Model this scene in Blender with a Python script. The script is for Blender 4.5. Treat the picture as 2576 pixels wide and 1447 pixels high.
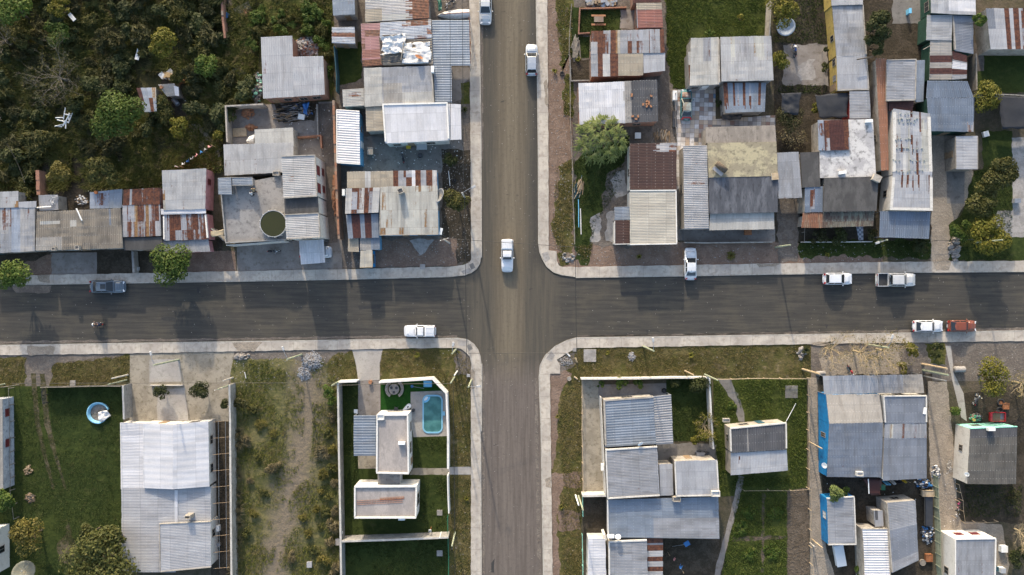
import bpy, bmesh, math, random
import numpy as np
from mathutils import Vector, Matrix, Euler
for o in list(bpy.data.objects): bpy.data.objects.remove(o)
SC = bpy.context.scene; COL = SC.collection
R = math.radians
# ---------------------------------------------------------------- camera, sky, sun, exposure
HC, S, CX, CY = 110.0, 18.0, 1288.0, 723.5       # drone height in metres, map units per metre, map centre
cam = bpy.data.cameras.new('drone_camera'); cam.sensor_width = 36.0
cam.lens = 36.0 * HC / (2576.0 / S); cam.clip_end = 3000; cam.clip_start = 1
co = bpy.data.objects.new('drone_camera', cam); co.location = (0, 0, HC); COL.objects.link(co); SC.camera = co
SUN_EL, SUN_AZ = R(20), math.atan2(-0.185, 1.0)
w = bpy.data.worlds.new("World"); SC.world = w; w.use_nodes = True
nt = w.node_tree; sky = nt.nodes.new('ShaderNodeTexSky'); sky.sky_type = 'NISHITA'; sky.sun_disc = False
sky.sun_elevation = SUN_EL; sky.sun_rotation = SUN_AZ; sky.air_density = 1.0; sky.dust_density = 2.4; sky.ozone_density = .6
nt.links.new(sky.outputs[0], nt.nodes['Background'].inputs[0]); nt.nodes['Background'].inputs[1].default_value = 0.15
sl = bpy.data.lights.new('sun', 'SUN'); sl.energy = 2.0; sl.angle = R(1.0); sl.color = (1.0, 0.88, 0.70)
so = bpy.data.objects.new('sun', sl); COL.objects.link(so); so.location = (-20, 80, 60)
so.rotation_euler = Vector((-math.sin(SUN_AZ) * math.cos(SUN_EL), -math.cos(SUN_AZ) * math.cos(SUN_EL), -math.sin(SUN_EL))).to_track_quat('-Z', 'Y').to_euler()
SC.view_settings.view_transform = 'Standard'; SC.view_settings.look = 'None'; SC.view_settings.gamma = 1
SC.view_settings.exposure = 1.42; SC.view_settings.use_curve_mapping = False
SC.cycles.max_bounces = 6; SC.cycles.transparent_max_bounces = 8
# ---------------------------------------------------------------- helpers
def P(x, y, z=0.0):                     # map point seen from straight above -> world point at height z
 k = (HC - z) / (HC * S)
 return Vector(((x - CX) * k, (CY - y) * k, z))
class MB:
 def __init__(s): s.v = []; s.f = []; s.m = []; s.uv = None; s.sm = False
 def face(s, pts, m=0):
  i = len(s.v); s.v += [tuple(p) for p in pts]; s.f.append(tuple(range(i, i + len(pts)))); s.m.append(m)
 def grid(s, rows, m=0, closed=False):          # rows of equal length, shared vertices
  i = len(s.v); n = len(rows[0])
  for r in rows: s.v += [tuple(p) for p in r]
  for a in range(len(rows) - 1):
   for b in range(n if closed else n - 1):
    c = (b + 1) % n
    s.f.append((i + a * n + b, i + a * n + c, i + (a + 1) * n + c, i + (a + 1) * n + b)); s.m.append(m)
  return i
 def box(s, c, d, rz=0.0, m=0, taper=1.0):
  ca, sa = math.cos(rz), math.sin(rz); q = []
  for z, t in ((-.5, 1.0), (.5, taper)):
   for x, y in ((-.5, -.5), (.5, -.5), (.5, .5), (-.5, .5)):
    X, Y = x * d[0] * t, y * d[1] * t
    q.append((c[0] + X * ca - Y * sa, c[1] + X * sa + Y * ca, c[2] + z * d[2]))
  i = len(s.v); s.v += q
  for f in ((3, 2, 1, 0), (4, 5, 6, 7), (0, 1, 5, 4), (1, 2, 6, 5), (2, 3, 7, 6), (3, 0, 4, 7)):
   s.f.append(tuple(i + k for k in f)); s.m.append(m)
 def prism(s, pts, z0, z1, m=0, top=True):      # pts: world xy(z) ring, z0/z1 scalars or lists
  n = len(pts); A = z0 if isinstance(z0, (list, tuple)) else [z0] * n; B = z1 if isinstance(z1, (list, tuple)) else [z1] * n
  i = len(s.v)
  s.v += [(p[0], p[1], A[k]) for k, p in enumerate(pts)] + [(p[0], p[1], B[k]) for k, p in enumerate(pts)]
  for k in range(n):
   j = (k + 1) % n; s.f.append((i + k, i + j, i + n + j, i + n + k)); s.m.append(m)
  if top: s.f.append(tuple(i + n + k for k in range(n))); s.m.append(m)
 def tube(s, pts, r, n=6, m=0, cap=True):
  pts = [Vector(p) for p in pts]; rr = r if isinstance(r, (list, tuple)) else [r] * len(pts); rows = []
  for k, p in enumerate(pts):
   d = (pts[min(k + 1, len(pts) - 1)] - pts[max(k - 1, 0)]); d = d.normalized() if d.length > 1e-6 else Vector((0, 0, 1))
   u = d.cross(Vector((0, 0, 1)))
   if u.length < .05: u = d.cross(Vector((1, 0, 0)))
   u.normalize(); v = d.cross(u)
   rows.append([p + (u * math.cos(6.2832 * j / n) + v * math.sin(6.2832 * j / n)) * rr[k] for j in range(n)])
  i = s.grid(rows, m, True)
  if cap:
   s.f.append(tuple(i + j for j in range(n))[::-1]); s.m.append(m)
   e = i + (len(rows) - 1) * n; s.f.append(tuple(e + j for j in range(n))); s.m.append(m)
 def lathe(s, prof, c, n=16, m=0, axis='z'):
  rows = []
  for r, z in prof:
   row = []
   for j in range(n):
    a = 6.2832 * j / n; p = (r * math.cos(a), r * math.sin(a), z)
    if axis == 'y': p = (p[0], p[2], p[1])
    if axis == 'x': p = (p[2], p[0], p[1])
    row.append((c[0] + p[0], c[1] + p[1], c[2] + p[2]))
   rows.append(row)
  s.grid(rows, m, True)
 def ell(s, c, d, n=10, k=6, m=0, jit=0.0, rnd=None):
  rows = []
  for a in range(k + 1):
   t = -math.pi / 2 + math.pi * a / k; row = []
   for b in range(n):
    q = 6.2832 * b / n; j = 1 + (rnd.uniform(-jit, jit) if jit else 0)
    row.append((c[0] + d[0] * math.cos(t) * math.cos(q) * j, c[1] + d[1] * math.cos(t) * math.sin(q) * j, c[2] + d[2] * math.sin(t) * j))
   rows.append(row)
  s.grid(rows, m, True)
 def build(s, name, mat, parent=None, local=False, smooth=False):
  me = bpy.data.meshes.new(name); off = Vector((0, 0, 0))
  if parent is not None and not local:
   off = parent.location.copy() + (parent.parent.location if parent.parent else Vector((0, 0, 0)))
  v = s.v if off.length == 0 else [(p[0] - off.x, p[1] - off.y, p[2] - off.z) for p in s.v]
  me.from_pydata(v, [], s.f)
  for mm in (mat if isinstance(mat, (list, tuple)) else [mat]): me.materials.append(mm)
  me.polygons.foreach_set('material_index', s.m)
  if smooth or s.sm: me.polygons.foreach_set('use_smooth', [True] * len(s.f))
  if s.uv is not None:
   ul = me.uv_layers.new(name='UVMap'); li = np.empty(len(me.loops), dtype=np.int32); me.loops.foreach_get('vertex_index', li)
   ul.data.foreach_set('uv', np.array(s.uv, dtype=np.float32)[li].ravel())
  me.update()
  o = bpy.data.objects.new(name, me); COL.objects.link(o)
  if parent is not None: o.parent = parent
  return o
def tag(o, label=None, cat=None, group=None, kind=None):
 if label: o['label'] = label
 if cat: o['category'] = cat
 if group: o['group'] = group
 if kind: o['kind'] = kind
 return o
def thing(name, label, cat, loc, rz=0.0, group=None):
 o = bpy.data.objects.new(name, None); COL.objects.link(o); o.empty_display_size = .3
 o.location = loc; o.rotation_euler = (0, 0, rz)
 return tag(o, label, cat, group)
def copy_tree(o, parent=None):
 c = o.copy(); COL.objects.link(c); c.parent = parent
 for ch in o.children: copy_tree(ch, c)
 return c
def one(name, label, cat, mb, mat, loc=(0, 0, 0), group=None, rz=0.0, smooth=False):   # a thing that is one mesh, local coords
 o = mb.build(name, mat, smooth=smooth); o.location = loc; o.rotation_euler = (0, 0, rz)
 return tag(o, label, cat, group)
# ---------------------------------------------------------------- materials
MAT = {}
def nodes(name):
 m = bpy.data.materials.new(name); m.use_nodes = True; t = m.node_tree; MAT[name] = m
 return m, t, t.nodes['Principled BSDF']
class G:
 """tiny node builder"""
 def __init__(s, t): s.t = t
 def n(s, typ, **k):
  x = s.t.nodes.new(typ)
  for a, b in k.items(): setattr(x, a, b)
  return x
 def link(s, a, b): s.t.links.new(a, b)
 def val(s, inp, v):
  if isinstance(v, (int, float)): inp.default_value = v
  elif isinstance(v, (tuple, list)): inp.default_value = v if len(v) == len(inp.default_value) else (*v, 1.0)
  else: s.link(v, inp)
 def math(s, op, a, b=0.0, c=0.0, clamp=False):
  x = s.n('ShaderNodeMath', operation=op, use_clamp=clamp)
  s.val(x.inputs[0], a); s.val(x.inputs[1], b); s.val(x.inputs[2], c); return x.outputs[0]
 def ramp(s, f, a, b, lo=0.0, hi=1.0):          # smooth step
  x = s.n('ShaderNodeMapRange', interpolation_type='SMOOTHSTEP')
  s.val(x.inputs[0], f); s.val(x.inputs[1], a); s.val(x.inputs[2], b); x.inputs[3].default_value = lo; x.inputs[4].default_value = hi
  return x.outputs[0]
 def mix(s, f, a, b, mode='MIX'):
  x = s.n('ShaderNodeMix', data_type='RGBA', blend_type=mode); s.val(x.inputs[0], f); s.val(x.inputs[6], a); s.val(x.inputs[7], b); return x.outputs[2]
 def pos(s): return s.n('ShaderNodeNewGeometry').outputs['Position']
 def map(s, v, sc=(1, 1, 1), loc=(0, 0, 0), rot=0.0):
  x = s.n('ShaderNodeMapping'); s.link(v, x.inputs[0]); x.inputs[3].default_value = sc; s.val(x.inputs[1], loc); x.inputs[2].default_value = (0, 0, rot); return x.outputs[0]
 def noise(s, v, scale, detail=3.0, rough=.55, dist=0.0):
  x = s.n('ShaderNodeTexNoise'); s.link(v, x.inputs['Vector']); x.inputs['Scale'].default_value = scale
  x.inputs['Detail'].default_value = detail; x.inputs['Roughness'].default_value = rough; x.inputs['Distortion'].default_value = dist; return x.outputs[0]
 def white(s, v):
  x = s.n('ShaderNodeTexWhiteNoise', noise_dimensions='3D'); s.link(v, x.inputs[0]); return x.outputs[0]
 def sep(s, v):
  x = s.n('ShaderNodeSeparateXYZ'); s.link(v, x.inputs[0]); return x.outputs
 def comb(s, a, b, c=0.0):
  x = s.n('ShaderNodeCombineXYZ'); s.val(x.inputs[0], a); s.val(x.inputs[1], b); s.val(x.inputs[2], c); return x.outputs[0]
 def bump(s, h, st, dist, pr):
  x = s.n('ShaderNodeBump'); x.inputs['Strength'].default_value = st; x.inputs['Distance'].default_value = dist; s.link(h, x.inputs['Height']); s.link(x.outputs[0], pr.inputs['Normal'])
def plain(name, col, rough=.6, metal=0.0, var=.12, sc=1.5, col2=None, bump=0.0, spec=None, coat=0.0):
 m, t, pr = nodes(name); g = G(t); p = g.pos()
 a = g.noise(p, sc, 4); b = g.noise(p, sc * 7, 3)
 f = g.math('ADD', g.math('MULTIPLY', a, .65), g.math('MULTIPLY', b, .35))
 f = g.ramp(f, .32, .68)
 c2 = col2 or tuple(max(0, x * (1 - var * 2)) for x in col)
 g.link(g.mix(f, c2, col), pr.inputs['Base Color'])
 pr.inputs['Roughness'].default_value = rough; pr.inputs['Metallic'].default_value = metal
 if spec is not None: pr.inputs['Specular IOR Level'].default_value = spec
 if coat: pr.inputs['Coat Weight'].default_value = coat; pr.inputs['Coat Roughness'].default_value = .08
 if bump: g.bump(b, bump, .05, pr)
 return m
RUST, RUST2 = (.135, .05, .024), (.05, .02, .013)
def metal(name, base, base2=None, rust=0.0, sheet=.9, row=2.4, tone=.16, stain=.5, rc=RUST, rc2=RUST2, rough=.5, streak=.3, met=.25, dirt=(.10, .09, .08)):
 """corrugated roofing: uv.x across the ribs and uv.y along them, metres"""
 m, t, pr = nodes(name); g = G(t)
 uv = g.n('ShaderNodeUVMap').outputs[0]; rnd = g.n('ShaderNodeObjectInfo').outputs['Random']
 off = g.math('MULTIPLY', rnd, 87.0)
 x, y, _ = g.sep(uv)
 sx = g.math('DIVIDE', x, sheet); sy = g.math('DIVIDE', g.math('ADD', y, g.math('MULTIPLY', rnd, row)), row)
 ix, iy = g.math('FLOOR', sx), g.math('FLOOR', sy)
 wn = g.white(g.comb(ix, iy, off)); wn2 = g.white(g.comb(iy, ix, g.math('ADD', off, 3.0)))
 n1 = g.noise(g.comb(g.math('MULTIPLY', x, 1.6), g.math('MULTIPLY', y, streak), off), 1.0, 5, .6)
 n2 = g.noise(g.comb(x, y, off), .45, 4, .6); n3 = g.noise(g.comb(x, y, off), 5.0, 3, .6)
 b2 = base2 or tuple(q * .72 for q in base)
 c = g.mix(g.ramp(wn, .15, .9), base, tuple(b2[i] * tone / .3 + base[i] * (1 - tone / .3) for i in range(3)) if tone < .3 else b2)
 c = g.mix(g.math('MULTIPLY', g.ramp(n1, .45, .73), stain), c, dirt)
 c = g.mix(g.math('MULTIPLY', g.ramp(n2, .42, .66), stain * .9), c, tuple(q * .82 for q in b2))
 c = g.mix(g.ramp(n3, .3, .75, 0, .22), c, tuple(q * .6 for q in base))
 fy = g.math('FRACT', sy); fx = g.math('FRACT', sx)
 seam = g.math('MAXIMUM', g.math('LESS_THAN', fy, .022), g.math('LESS_THAN', fx, .03))
 c = g.mix(g.math('MULTIPLY', seam, .28), c, (.06, .06, .065))
 c = g.mix(g.math('MULTIPLY', g.math('MULTIPLY', g.math('LESS_THAN', g.math('FRACT', g.math('DIVIDE', y, 1.15)), .07), g.math('LESS_THAN', g.math('FRACT', g.math('DIVIDE', x, .42)), .3)), .15), c, (.7, .7, .7))
 if rust > 0:
  nr = g.noise(g.comb(g.math('MULTIPLY', x, 2.6), g.math('MULTIPLY', y, streak), g.math('ADD', off, 9.0)), 1.0, 6, .68)
  nb = g.noise(g.comb(x, y, g.math('ADD', off, 5.0)), 3.0, 4, .7)
  f = g.math('ADD', g.math('MULTIPLY', nr, .6), g.math('MULTIPLY', wn2, .34)); f = g.math('ADD', f, g.math('MULTIPLY', nb, .22))
  th = .86 - .62 * rust
  c = g.mix(g.ramp(f, th - .03, th + .06), c, g.mix(g.ramp(nb, .35, .65), rc2, rc))
 g.link(c, pr.inputs['Base Color']); pr.inputs['Roughness'].default_value = rough; pr.inputs['Metallic'].default_value = met
 pr.inputs['Specular IOR Level'].default_value = .4
 return m
def stained(name, a, b, c, sc=.5, lo=.42, hi=.6, rough=.85, cracks=False, rot=0.0, st=(1, 1, 1), spec=(.05,.05,.05), sp=0.0):
 """slab / plaster / concrete with blotches a->b, dark stains c"""
 m, t, pr = nodes(name); g = G(t); p = g.map(g.pos(), st, rot=rot)
 n1 = g.noise(p, sc, 6, .62); n2 = g.noise(p, sc * 3.3, 5, .65); n3 = g.noise(p, sc * 16, 3, .6)
 k = g.mix(g.ramp(n1, lo, hi), a, b)
 k = g.mix(g.math('MULTIPLY', g.ramp(n2, .5, .68), .75), k, c)
 k = g.mix(g.ramp(n3, .35, .7, 0, .3), k, tuple(q * .55 for q in a))
 if sp: k = g.mix(g.ramp(g.noise(p, sc * 30, 2), .5 + sp * .3, .56 + sp * .3), k, spec)
 g.link(k, pr.inputs['Base Color']); pr.inputs['Roughness'].default_value = rough; pr.inputs['Specular IOR Level'].default_value = .25
 g.bump(n3, .35, .04, pr)
 return m
def brickmat(name, a, b, mortar, sc=1.0):
 m, t, pr = nodes(name); g = G(t)
 x, y, z = g.sep(g.pos()); v = g.comb(g.math('ADD', x, y), z, 0)
 br = g.n('ShaderNodeTexBrick'); g.link(v, br.inputs[0]); g.val(br.inputs['Color1'], a); g.val(br.inputs['Color2'], b); g.val(br.inputs['Mortar'], mortar)
 br.inputs['Scale'].default_value = sc; br.inputs['Brick Width'].default_value = .3; br.inputs['Row Height'].default_value = .18; br.inputs['Mortar Size'].default_value = .02
 k = g.mix(g.ramp(g.noise(g.pos(), .9, 5), .4, .7, 0, .5), br.outputs[0], tuple(q * .45 for q in a))
 g.link(k, pr.inputs['Base Color']); pr.inputs['Roughness'].default_value = .9
 return m
def leafmat(name, a, b, dry=None, sc=1.1, tr=.25):
 m, t, pr = nodes(name); g = G(t); p = g.pos(); oi = g.n('ShaderNodeObjectInfo').outputs['Random']
 n1 = g.noise(p, sc, 4, .6); n2 = g.noise(p, sc * 6, 2, .6)
 f = g.math('ADD', g.math('MULTIPLY', n1, .6), g.math('MULTIPLY', n2, .4))
 c = g.mix(g.ramp(f, .38, .62), a, b)
 if dry: c = g.mix(g.ramp(g.noise(p, sc * 2.3, 4, .6), .52, .66), c, dry)
 c = g.mix(g.math('MULTIPLY', oi, .45), c, tuple(q * .55 for q in a))
 g.link(c, pr.inputs['Base Color']); pr.inputs['Roughness'].default_value = .65; pr.inputs['Specular IOR Level'].default_value = .25
 ts = g.n('ShaderNodeBsdfTranslucent'); g.link(c, ts.inputs[0]); mx = g.n('ShaderNodeMixShader'); mx.inputs[0].default_value = tr
 g.link(pr.outputs[0], mx.inputs[1]); g.link(ts.outputs[0], mx.inputs[2]); g.link(mx.outputs[0], t.nodes['Material Output'].inputs[0])
 return m
def groundmat(name, a, b, c=None, s1=.35, s2=2.2, lo=.45, hi=.58, clo=.55, chi=.7, st=(1, 1, 1), rot=0, grain=.35, bump=.5):
 """soil / grass: large blotches a-b, extra patches c, fine grain"""
 m, t, pr = nodes(name); g = G(t); p = g.map(g.pos(), st, rot=rot)
 n1 = g.noise(p, s1, 6, .65, .3); n2 = g.noise(p, s2, 5, .65); n3 = g.noise(g.pos(), 9.0, 3, .7)
 f = g.math('ADD', g.math('MULTIPLY', n1, .62), g.math('MULTIPLY', n2, .38))
 k = g.mix(g.ramp(f, lo, hi), a, b)
 if c: k = g.mix(g.ramp(g.math('ADD', g.math('MULTIPLY', g.noise(p, s1 * 1.7, 5, .65), .6), g.math('MULTIPLY', n2, .4)), clo, chi), k, c)
 k = g.mix(g.ramp(n3, .35, .72, 0, grain), k, tuple(q * .3 for q in a))
 k = g.mix(g.ramp(g.noise(g.pos(), 5.5, 2, .5), .58, .72, 0, grain * .8), k, tuple(min(1, q * 1.7) for q in b))
 g.link(k, pr.inputs['Base Color']); pr.inputs['Roughness'].default_value = .95; pr.inputs['Specular IOR Level'].default_value = .1
 if bump: g.bump(n2, bump, .25, pr)
 return m
# ---------------------------------------------------------------- ground materials
def roadmat():
 m, t, pr = nodes('asphalt_road'); g = G(t); p = g.pos(); x, y, z = g.sep(p)
 xc = g.math('ADD', x, g.math('MULTIPLY', y, -.012))
 # the cross street runs north-south between x -4.4 and 3.7; traffic has dragged brown dust over it and the crossing
 nA = g.noise(g.map(p, (.16, 2.6, 1)), 1.0, 6, .68); nB = g.noise(g.map(p, (2.4, .11, 1)), 1.0, 6, .68); nC = g.noise(p, .28, 5, .6); nF = g.noise(p, 11.0, 3, .75); nG = g.noise(p, 2.2, 4, .65)
 inx = g.math('MULTIPLY', g.ramp(xc, -8.5, -3.6), g.ramp(xc, 9.5, 3.0))
 wob = g.math('MULTIPLY', g.math('SUBTRACT', nC, .5), 3.0)
 inx = g.ramp(g.math('ADD', inx, g.math('MULTIPLY', wob, .25)), .12, .8)
 dark = g.mix(g.ramp(nA, .32, .68), (.043, .041, .037), (.066, .061, .053))
 brownh = g.ramp(g.math('ADD', g.math('MULTIPLY', nC, .6), g.math('MULTIPLY', nA, .4)), .46, .62, 0, .5)
 dark = g.mix(brownh, dark, (.088, .077, .058))
 lane = g.math('MULTIPLY', g.ramp(xc, -3.4, -1.7), g.ramp(xc, 2.4, 1.2))
 core = g.math('MULTIPLY', g.math('MULTIPLY', g.ramp(xc, -1.6, -.9), g.ramp(xc, .9, .1)), g.ramp(nB, .3, .6, .35, 1))
 br = g.mix(g.ramp(nB, .3, .7), (.098, .082, .060), (.132, .110, .080))
 up = g.mix(lane, g.mix(g.ramp(nB, .35, .65), (.066, .060, .050), (.09, .079, .062)), br)
 up = g.mix(g.math('MULTIPLY', core, .55), up, (.17, .142, .10))
 low = g.mix(g.ramp(nB, .34, .66), (.098, .082, .071), (.138, .116, .10))
 low = g.mix(g.math('MULTIPLY', core, .3), low, (.165, .14, .118))
 v = g.mix(g.ramp(y, -8.5, -14.5), up, low)
 k = g.mix(inx, dark, v)
 rb = g.ramp(xc, 1.9, 3.2)
 k = g.mix(g.math('MULTIPLY', g.math('MULTIPLY', rb, g.ramp(y, 1.5, 4.5)), g.ramp(nG, .3, .7, .45, .8)), k, (.042, .04, .037))
 k = g.mix(g.math('MULTIPLY', g.ramp(nG, .48, .74), .35), k, (.06, .056, .05))
 k = g.mix(g.ramp(nF, .56, .8, 0, .32), k, (.2, .18, .15)); k = g.mix(g.ramp(nF, .46, .2, 0, .4), k, (.02, .02, .021))
 st = g.ramp(g.noise(g.map(p, (.5, 1.1, 1)), 1.1, 5, .6), .64, .72, 0, .6); k = g.mix(st, k, (.03, .03, .031))
 g.link(k, pr.inputs['Base Color']); pr.inputs['Roughness'].default_value = .92; pr.inputs['Specular IOR Level'].default_value = .15
 g.bump(nF, .5, .03, pr); return m
roadmat()
def pavemat():
 m, t, pr = nodes('pavement_concrete'); g = G(t); p = g.pos(); x, y, z = g.sep(p)
 n1 = g.noise(p, .35, 5, .6); n2 = g.noise(p, 1.7, 5, .65); n3 = g.noise(p, 8, 3, .6); nb = g.noise(g.map(p, (4, .5, 1)), 1.0, 3)
 k = g.mix(g.ramp(n1, .38, .62), (.46, .41, .345), (.35, .31, .265))
 k = g.mix(g.ramp(n2, .46, .68, 0, .7), k, (.25, .215, .175)); k = g.mix(g.ramp(nb, .4, .7, 0, .3), k, (.3, .28, .25)); k = g.mix(g.ramp(n3, .55, .8, 0, .5), k, (.2, .18, .15))
 fx = g.math('FRACT', g.math('DIVIDE', x, 3.05)); fy = g.math('FRACT', g.math('DIVIDE', y, 3.05))
 nm = g.n('ShaderNodeNewGeometry').outputs['Normal']
 horiz = g.math('LESS_THAN', g.math('ABSOLUTE', g.math('ADD', y, .4)), 9.0)
 j = g.math('ADD', g.math('MULTIPLY', g.math('LESS_THAN', fx, .016), horiz), g.math('MULTIPLY', g.math('LESS_THAN', fy, .016), g.math('SUBTRACT', 1.0, horiz)))
 k = g.mix(g.math('MULTIPLY', j, .55), k, (.16, .145, .125))
 g.link(k, pr.inputs['Base Color']); pr.inputs['Roughness'].default_value = .9; pr.inputs['Specular IOR Level'].default_value = .2
 g.bump(n3, .3, .03, pr); return m
pavemat()
groundmat('waste_ground', (.07, .063, .04), (.11, .09, .066), (.05, .058, .02), lo=.42, hi=.58)
groundmat('red_soil', (.165, .115, .087), (.215, .155, .12), (.10, .078, .055), s1=.7, s2=3.5, clo=.56, chi=.68)
groundmat('grey_soil', (.13, .11, .094), (.185, .158, .132), (.11, .095, .075), s1=.5, s2=3)
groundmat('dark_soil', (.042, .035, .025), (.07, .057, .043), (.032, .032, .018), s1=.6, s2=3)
groundmat('dirt_yard', (.115, .097, .082), (.165, .142, .122), (.10, .082, .065), s1=.5, s2=2.6)
groundmat('sandy_path', (.25, .212, .168), (.32, .272, .218), (.19, .155, .12), s1=.6, s2=3.5)
groundmat('dry_grass', (.07, .068, .022), (.115, .094, .04), (.19, .15, .09), s1=.4, s2=1.6, clo=.54, chi=.66, bump=.9)
groundmat('rough_grass', (.062, .07, .018), (.105, .095, .032), (.17, .135, .085), s1=.35, s2=1.3, clo=.57, chi=.68, bump=.9)
groundmat('green_grass', (.038, .048, .012), (.062, .074, .018), (.095, .10, .028), s1=.3, s2=1.5, bump=.8)
groundmat('lawn_grass', (.028, .041, .011), (.044, .058, .015), (.062, .066, .024), s1=.2, s2=1.2, bump=.6)
groundmat('scrub_floor', (.048, .046, .02), (.075, .066, .032), (.085, .068, .04), s1=.3, s2=1.4, bump=1.)
groundmat('tilled_soil', (.095, .075, .055), (.135, .108, .082), (.062, .05, .037), s1=.8, s2=3.2, bump=1.)
groundmat('artificial_turf', (.012, .048, .008), (.015, .058, .010), None, s1=1.5, s2=6, grain=.25, bump=.2)
stained('yard_concrete', (.19, .168, .15), (.245, .22, .198), (.13, .11, .09), sc=.4)
stained('smooth_concrete', (.31, .285, .258), (.36, .335, .30), (.22, .2, .175), sc=.35)
stained('mossy_concrete', (.30, .265, .21), (.23, .20, .155), (.12, .105, .07), sc=.6)
stained('dark_concrete', (.15, .14, .13), (.19, .18, .165), (.085, .078, .07), sc=.4)
stained('pale_cement', (.32, .30, .28), (.235, .22, .205), (.18, .16, .14), sc=.9)
def tilemat():
 m, t, pr = nodes('patchwork_tiles'); g = G(t); p = g.map(g.pos(), (1, 1, 1), rot=.03); x, y, z = g.sep(p)
 x2 = g.math('DIVIDE', x, .62); y2 = g.math('DIVIDE', y, .62); c = g.comb(g.math('FLOOR', x2), g.math('FLOOR', y2))
 a = g.white(c); r = g.n('ShaderNodeValToRGB'); r.color_ramp.interpolation = 'CONSTANT'; g.link(a, r.inputs[0])
 cols = [(0, (.40, .36, .33)), (.2, (.52, .50, .48)), (.38, (.28, .24, .22)), (.5, (.46, .39, .31)), (.62, (.56, .55, .55)), (.76, (.16, .155, .15)), (.85, (.27, .17, .13)), (.92, (.36, .28, .21)), (.975, (.13, .2, .3))]
 el = r.color_ramp.elements
 while len(el) < len(cols): el.new(.5)
 for e, (ps, cc) in zip(el, cols): e.position = ps; e.color = (*cc, 1)
 j = g.math('MAXIMUM', g.math('LESS_THAN', g.math('FRACT', x2), .05), g.math('LESS_THAN', g.math('FRACT', y2), .05))
 k = g.mix(j, r.outputs[0], (.12, .11, .1)); k = g.mix(g.ramp(g.noise(g.pos(), 1.5, 5), .45, .75, 0, .5), k, (.16, .14, .12))
 g.link(k, pr.inputs['Base Color']); pr.inputs['Roughness'].default_value = .6
tilemat()
def checkmat(name, a, b, s):
 m, t, pr = nodes(name); g = G(t); c = g.n('ShaderNodeTexChecker'); g.link(g.map(g.pos(), (1, 1, 0.0)), c.inputs[0]); g.val(c.inputs[1], a); g.val(c.inputs[2], b); c.inputs[3].default_value = s
 g.link(g.mix(g.ramp(g.noise(g.pos(), 2, 4), .4, .7, 0, .4), c.outputs[0], b), pr.inputs['Base Color'])
def lotmat():
 m, t, pr = nodes('vacant_ground'); g = G(t); p = g.pos(); x, y, z = g.sep(p)
 n1 = g.noise(p, .3, 6, .65, .4); n2 = g.noise(p, 1.5, 5, .65); n3 = g.noise(p, 8, 3, .7)
 xc = g.math('ADD', -28.4, g.math('MULTIPLY', g.math('MINIMUM', g.math('ADD', y, 19.0), 0.0), .25))
 d = g.math('ADD', g.math('ABSOLUTE', g.math('SUBTRACT', x, xc)), g.math('MULTIPLY', g.math('SUBTRACT', g.math('ADD', g.math('MULTIPLY', n1, .6), g.math('MULTIPLY', n2, .4)), .5), 9.0))
 k = g.mix(g.ramp(g.math('ADD', g.math('MULTIPLY', n1, .5), g.math('MULTIPLY', n2, .5)), .42, .6), (.075, .078, .02), (.15, .13, .05))
 k = g.mix(g.ramp(d, 4.2, .2, 0, .92), k, g.mix(n2, (.14, .108, .075), (.22, .175, .13)))
 k = g.mix(g.ramp(n3, .35, .72, 0, .4), k, (.03, .026, .012)); g.link(k, pr.inputs['Base Color']); pr.inputs['Roughness'].default_value = .95; g.bump(n2, .8, .25, pr)
lotmat(); groundmat('worn_lawn', (.05, .048, .022), (.11, .092, .06), (.15, .125, .09), s1=.5, s2=2.2)
plain('tar', (.026, .026, .026), .95, col2=(.036, .035, .033), sc=3)
checkmat('checker_tiles', (.42, .44, .48), (.14, .16, .2), 3.3)
# ---------------------------------------------------------------- ground sheets
def rough_ring(pts, step=10.0, amp=0.0, seed=0):
 out = []; n = len(pts)
 for i in range(n):
  a, b = pts[i], pts[(i + 1) % n]; d = math.hypot(b[0] - a[0], b[1] - a[1]); k = max(1, int(d / step)) if amp else 1
  for j in range(k):
   t = j / k; x, y = a[0] + (b[0] - a[0]) * t, a[1] + (b[1] - a[1]) * t
   if amp:
    q = math.sin(x * .11 + seed) + math.sin(y * .13 + seed * 2.3) + math.sin((x + y) * .29 + seed * 5) * .7 + math.sin((x - y) * .53 + seed) * .5
    L = max(d, 1e-6); x += -(b[1] - a[1]) / L * q * amp * .45; y += (b[0] - a[0]) / L * q * amp * .45
   out.append((x, y))
 return out
PATCHN = [0]
def patch(name, mat, pts, lvl=1, amp=0.0, z=None, edge=False):
 """flat ground sheet, 4 mm above the one below per level"""
 PATCHN[0] += 1
 zz = .004 * lvl + .00005 * PATCHN[0] if z is None else z
 mb = MB(); ring = [P(x, y) for x, y in rough_ring(pts, 9.0, amp, PATCHN[0])]
 if edge: mb.prism(ring, 0.0, zz)
 else: mb.face([(p.x, p.y, zz) for p in ring])
 o = mb.build(name, MAT[mat])
 if o.data.polygons[-1].normal.z < 0: o.data.flip_normals()
 return tag(o, kind='structure')
gm = MB(); gm.face([(-900, -900, 0), (900, -900, 0), (900, 900, 0), (-900, 900, 0)])
tag(gm.build('ground', MAT['waste_ground']), kind='structure')
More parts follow.
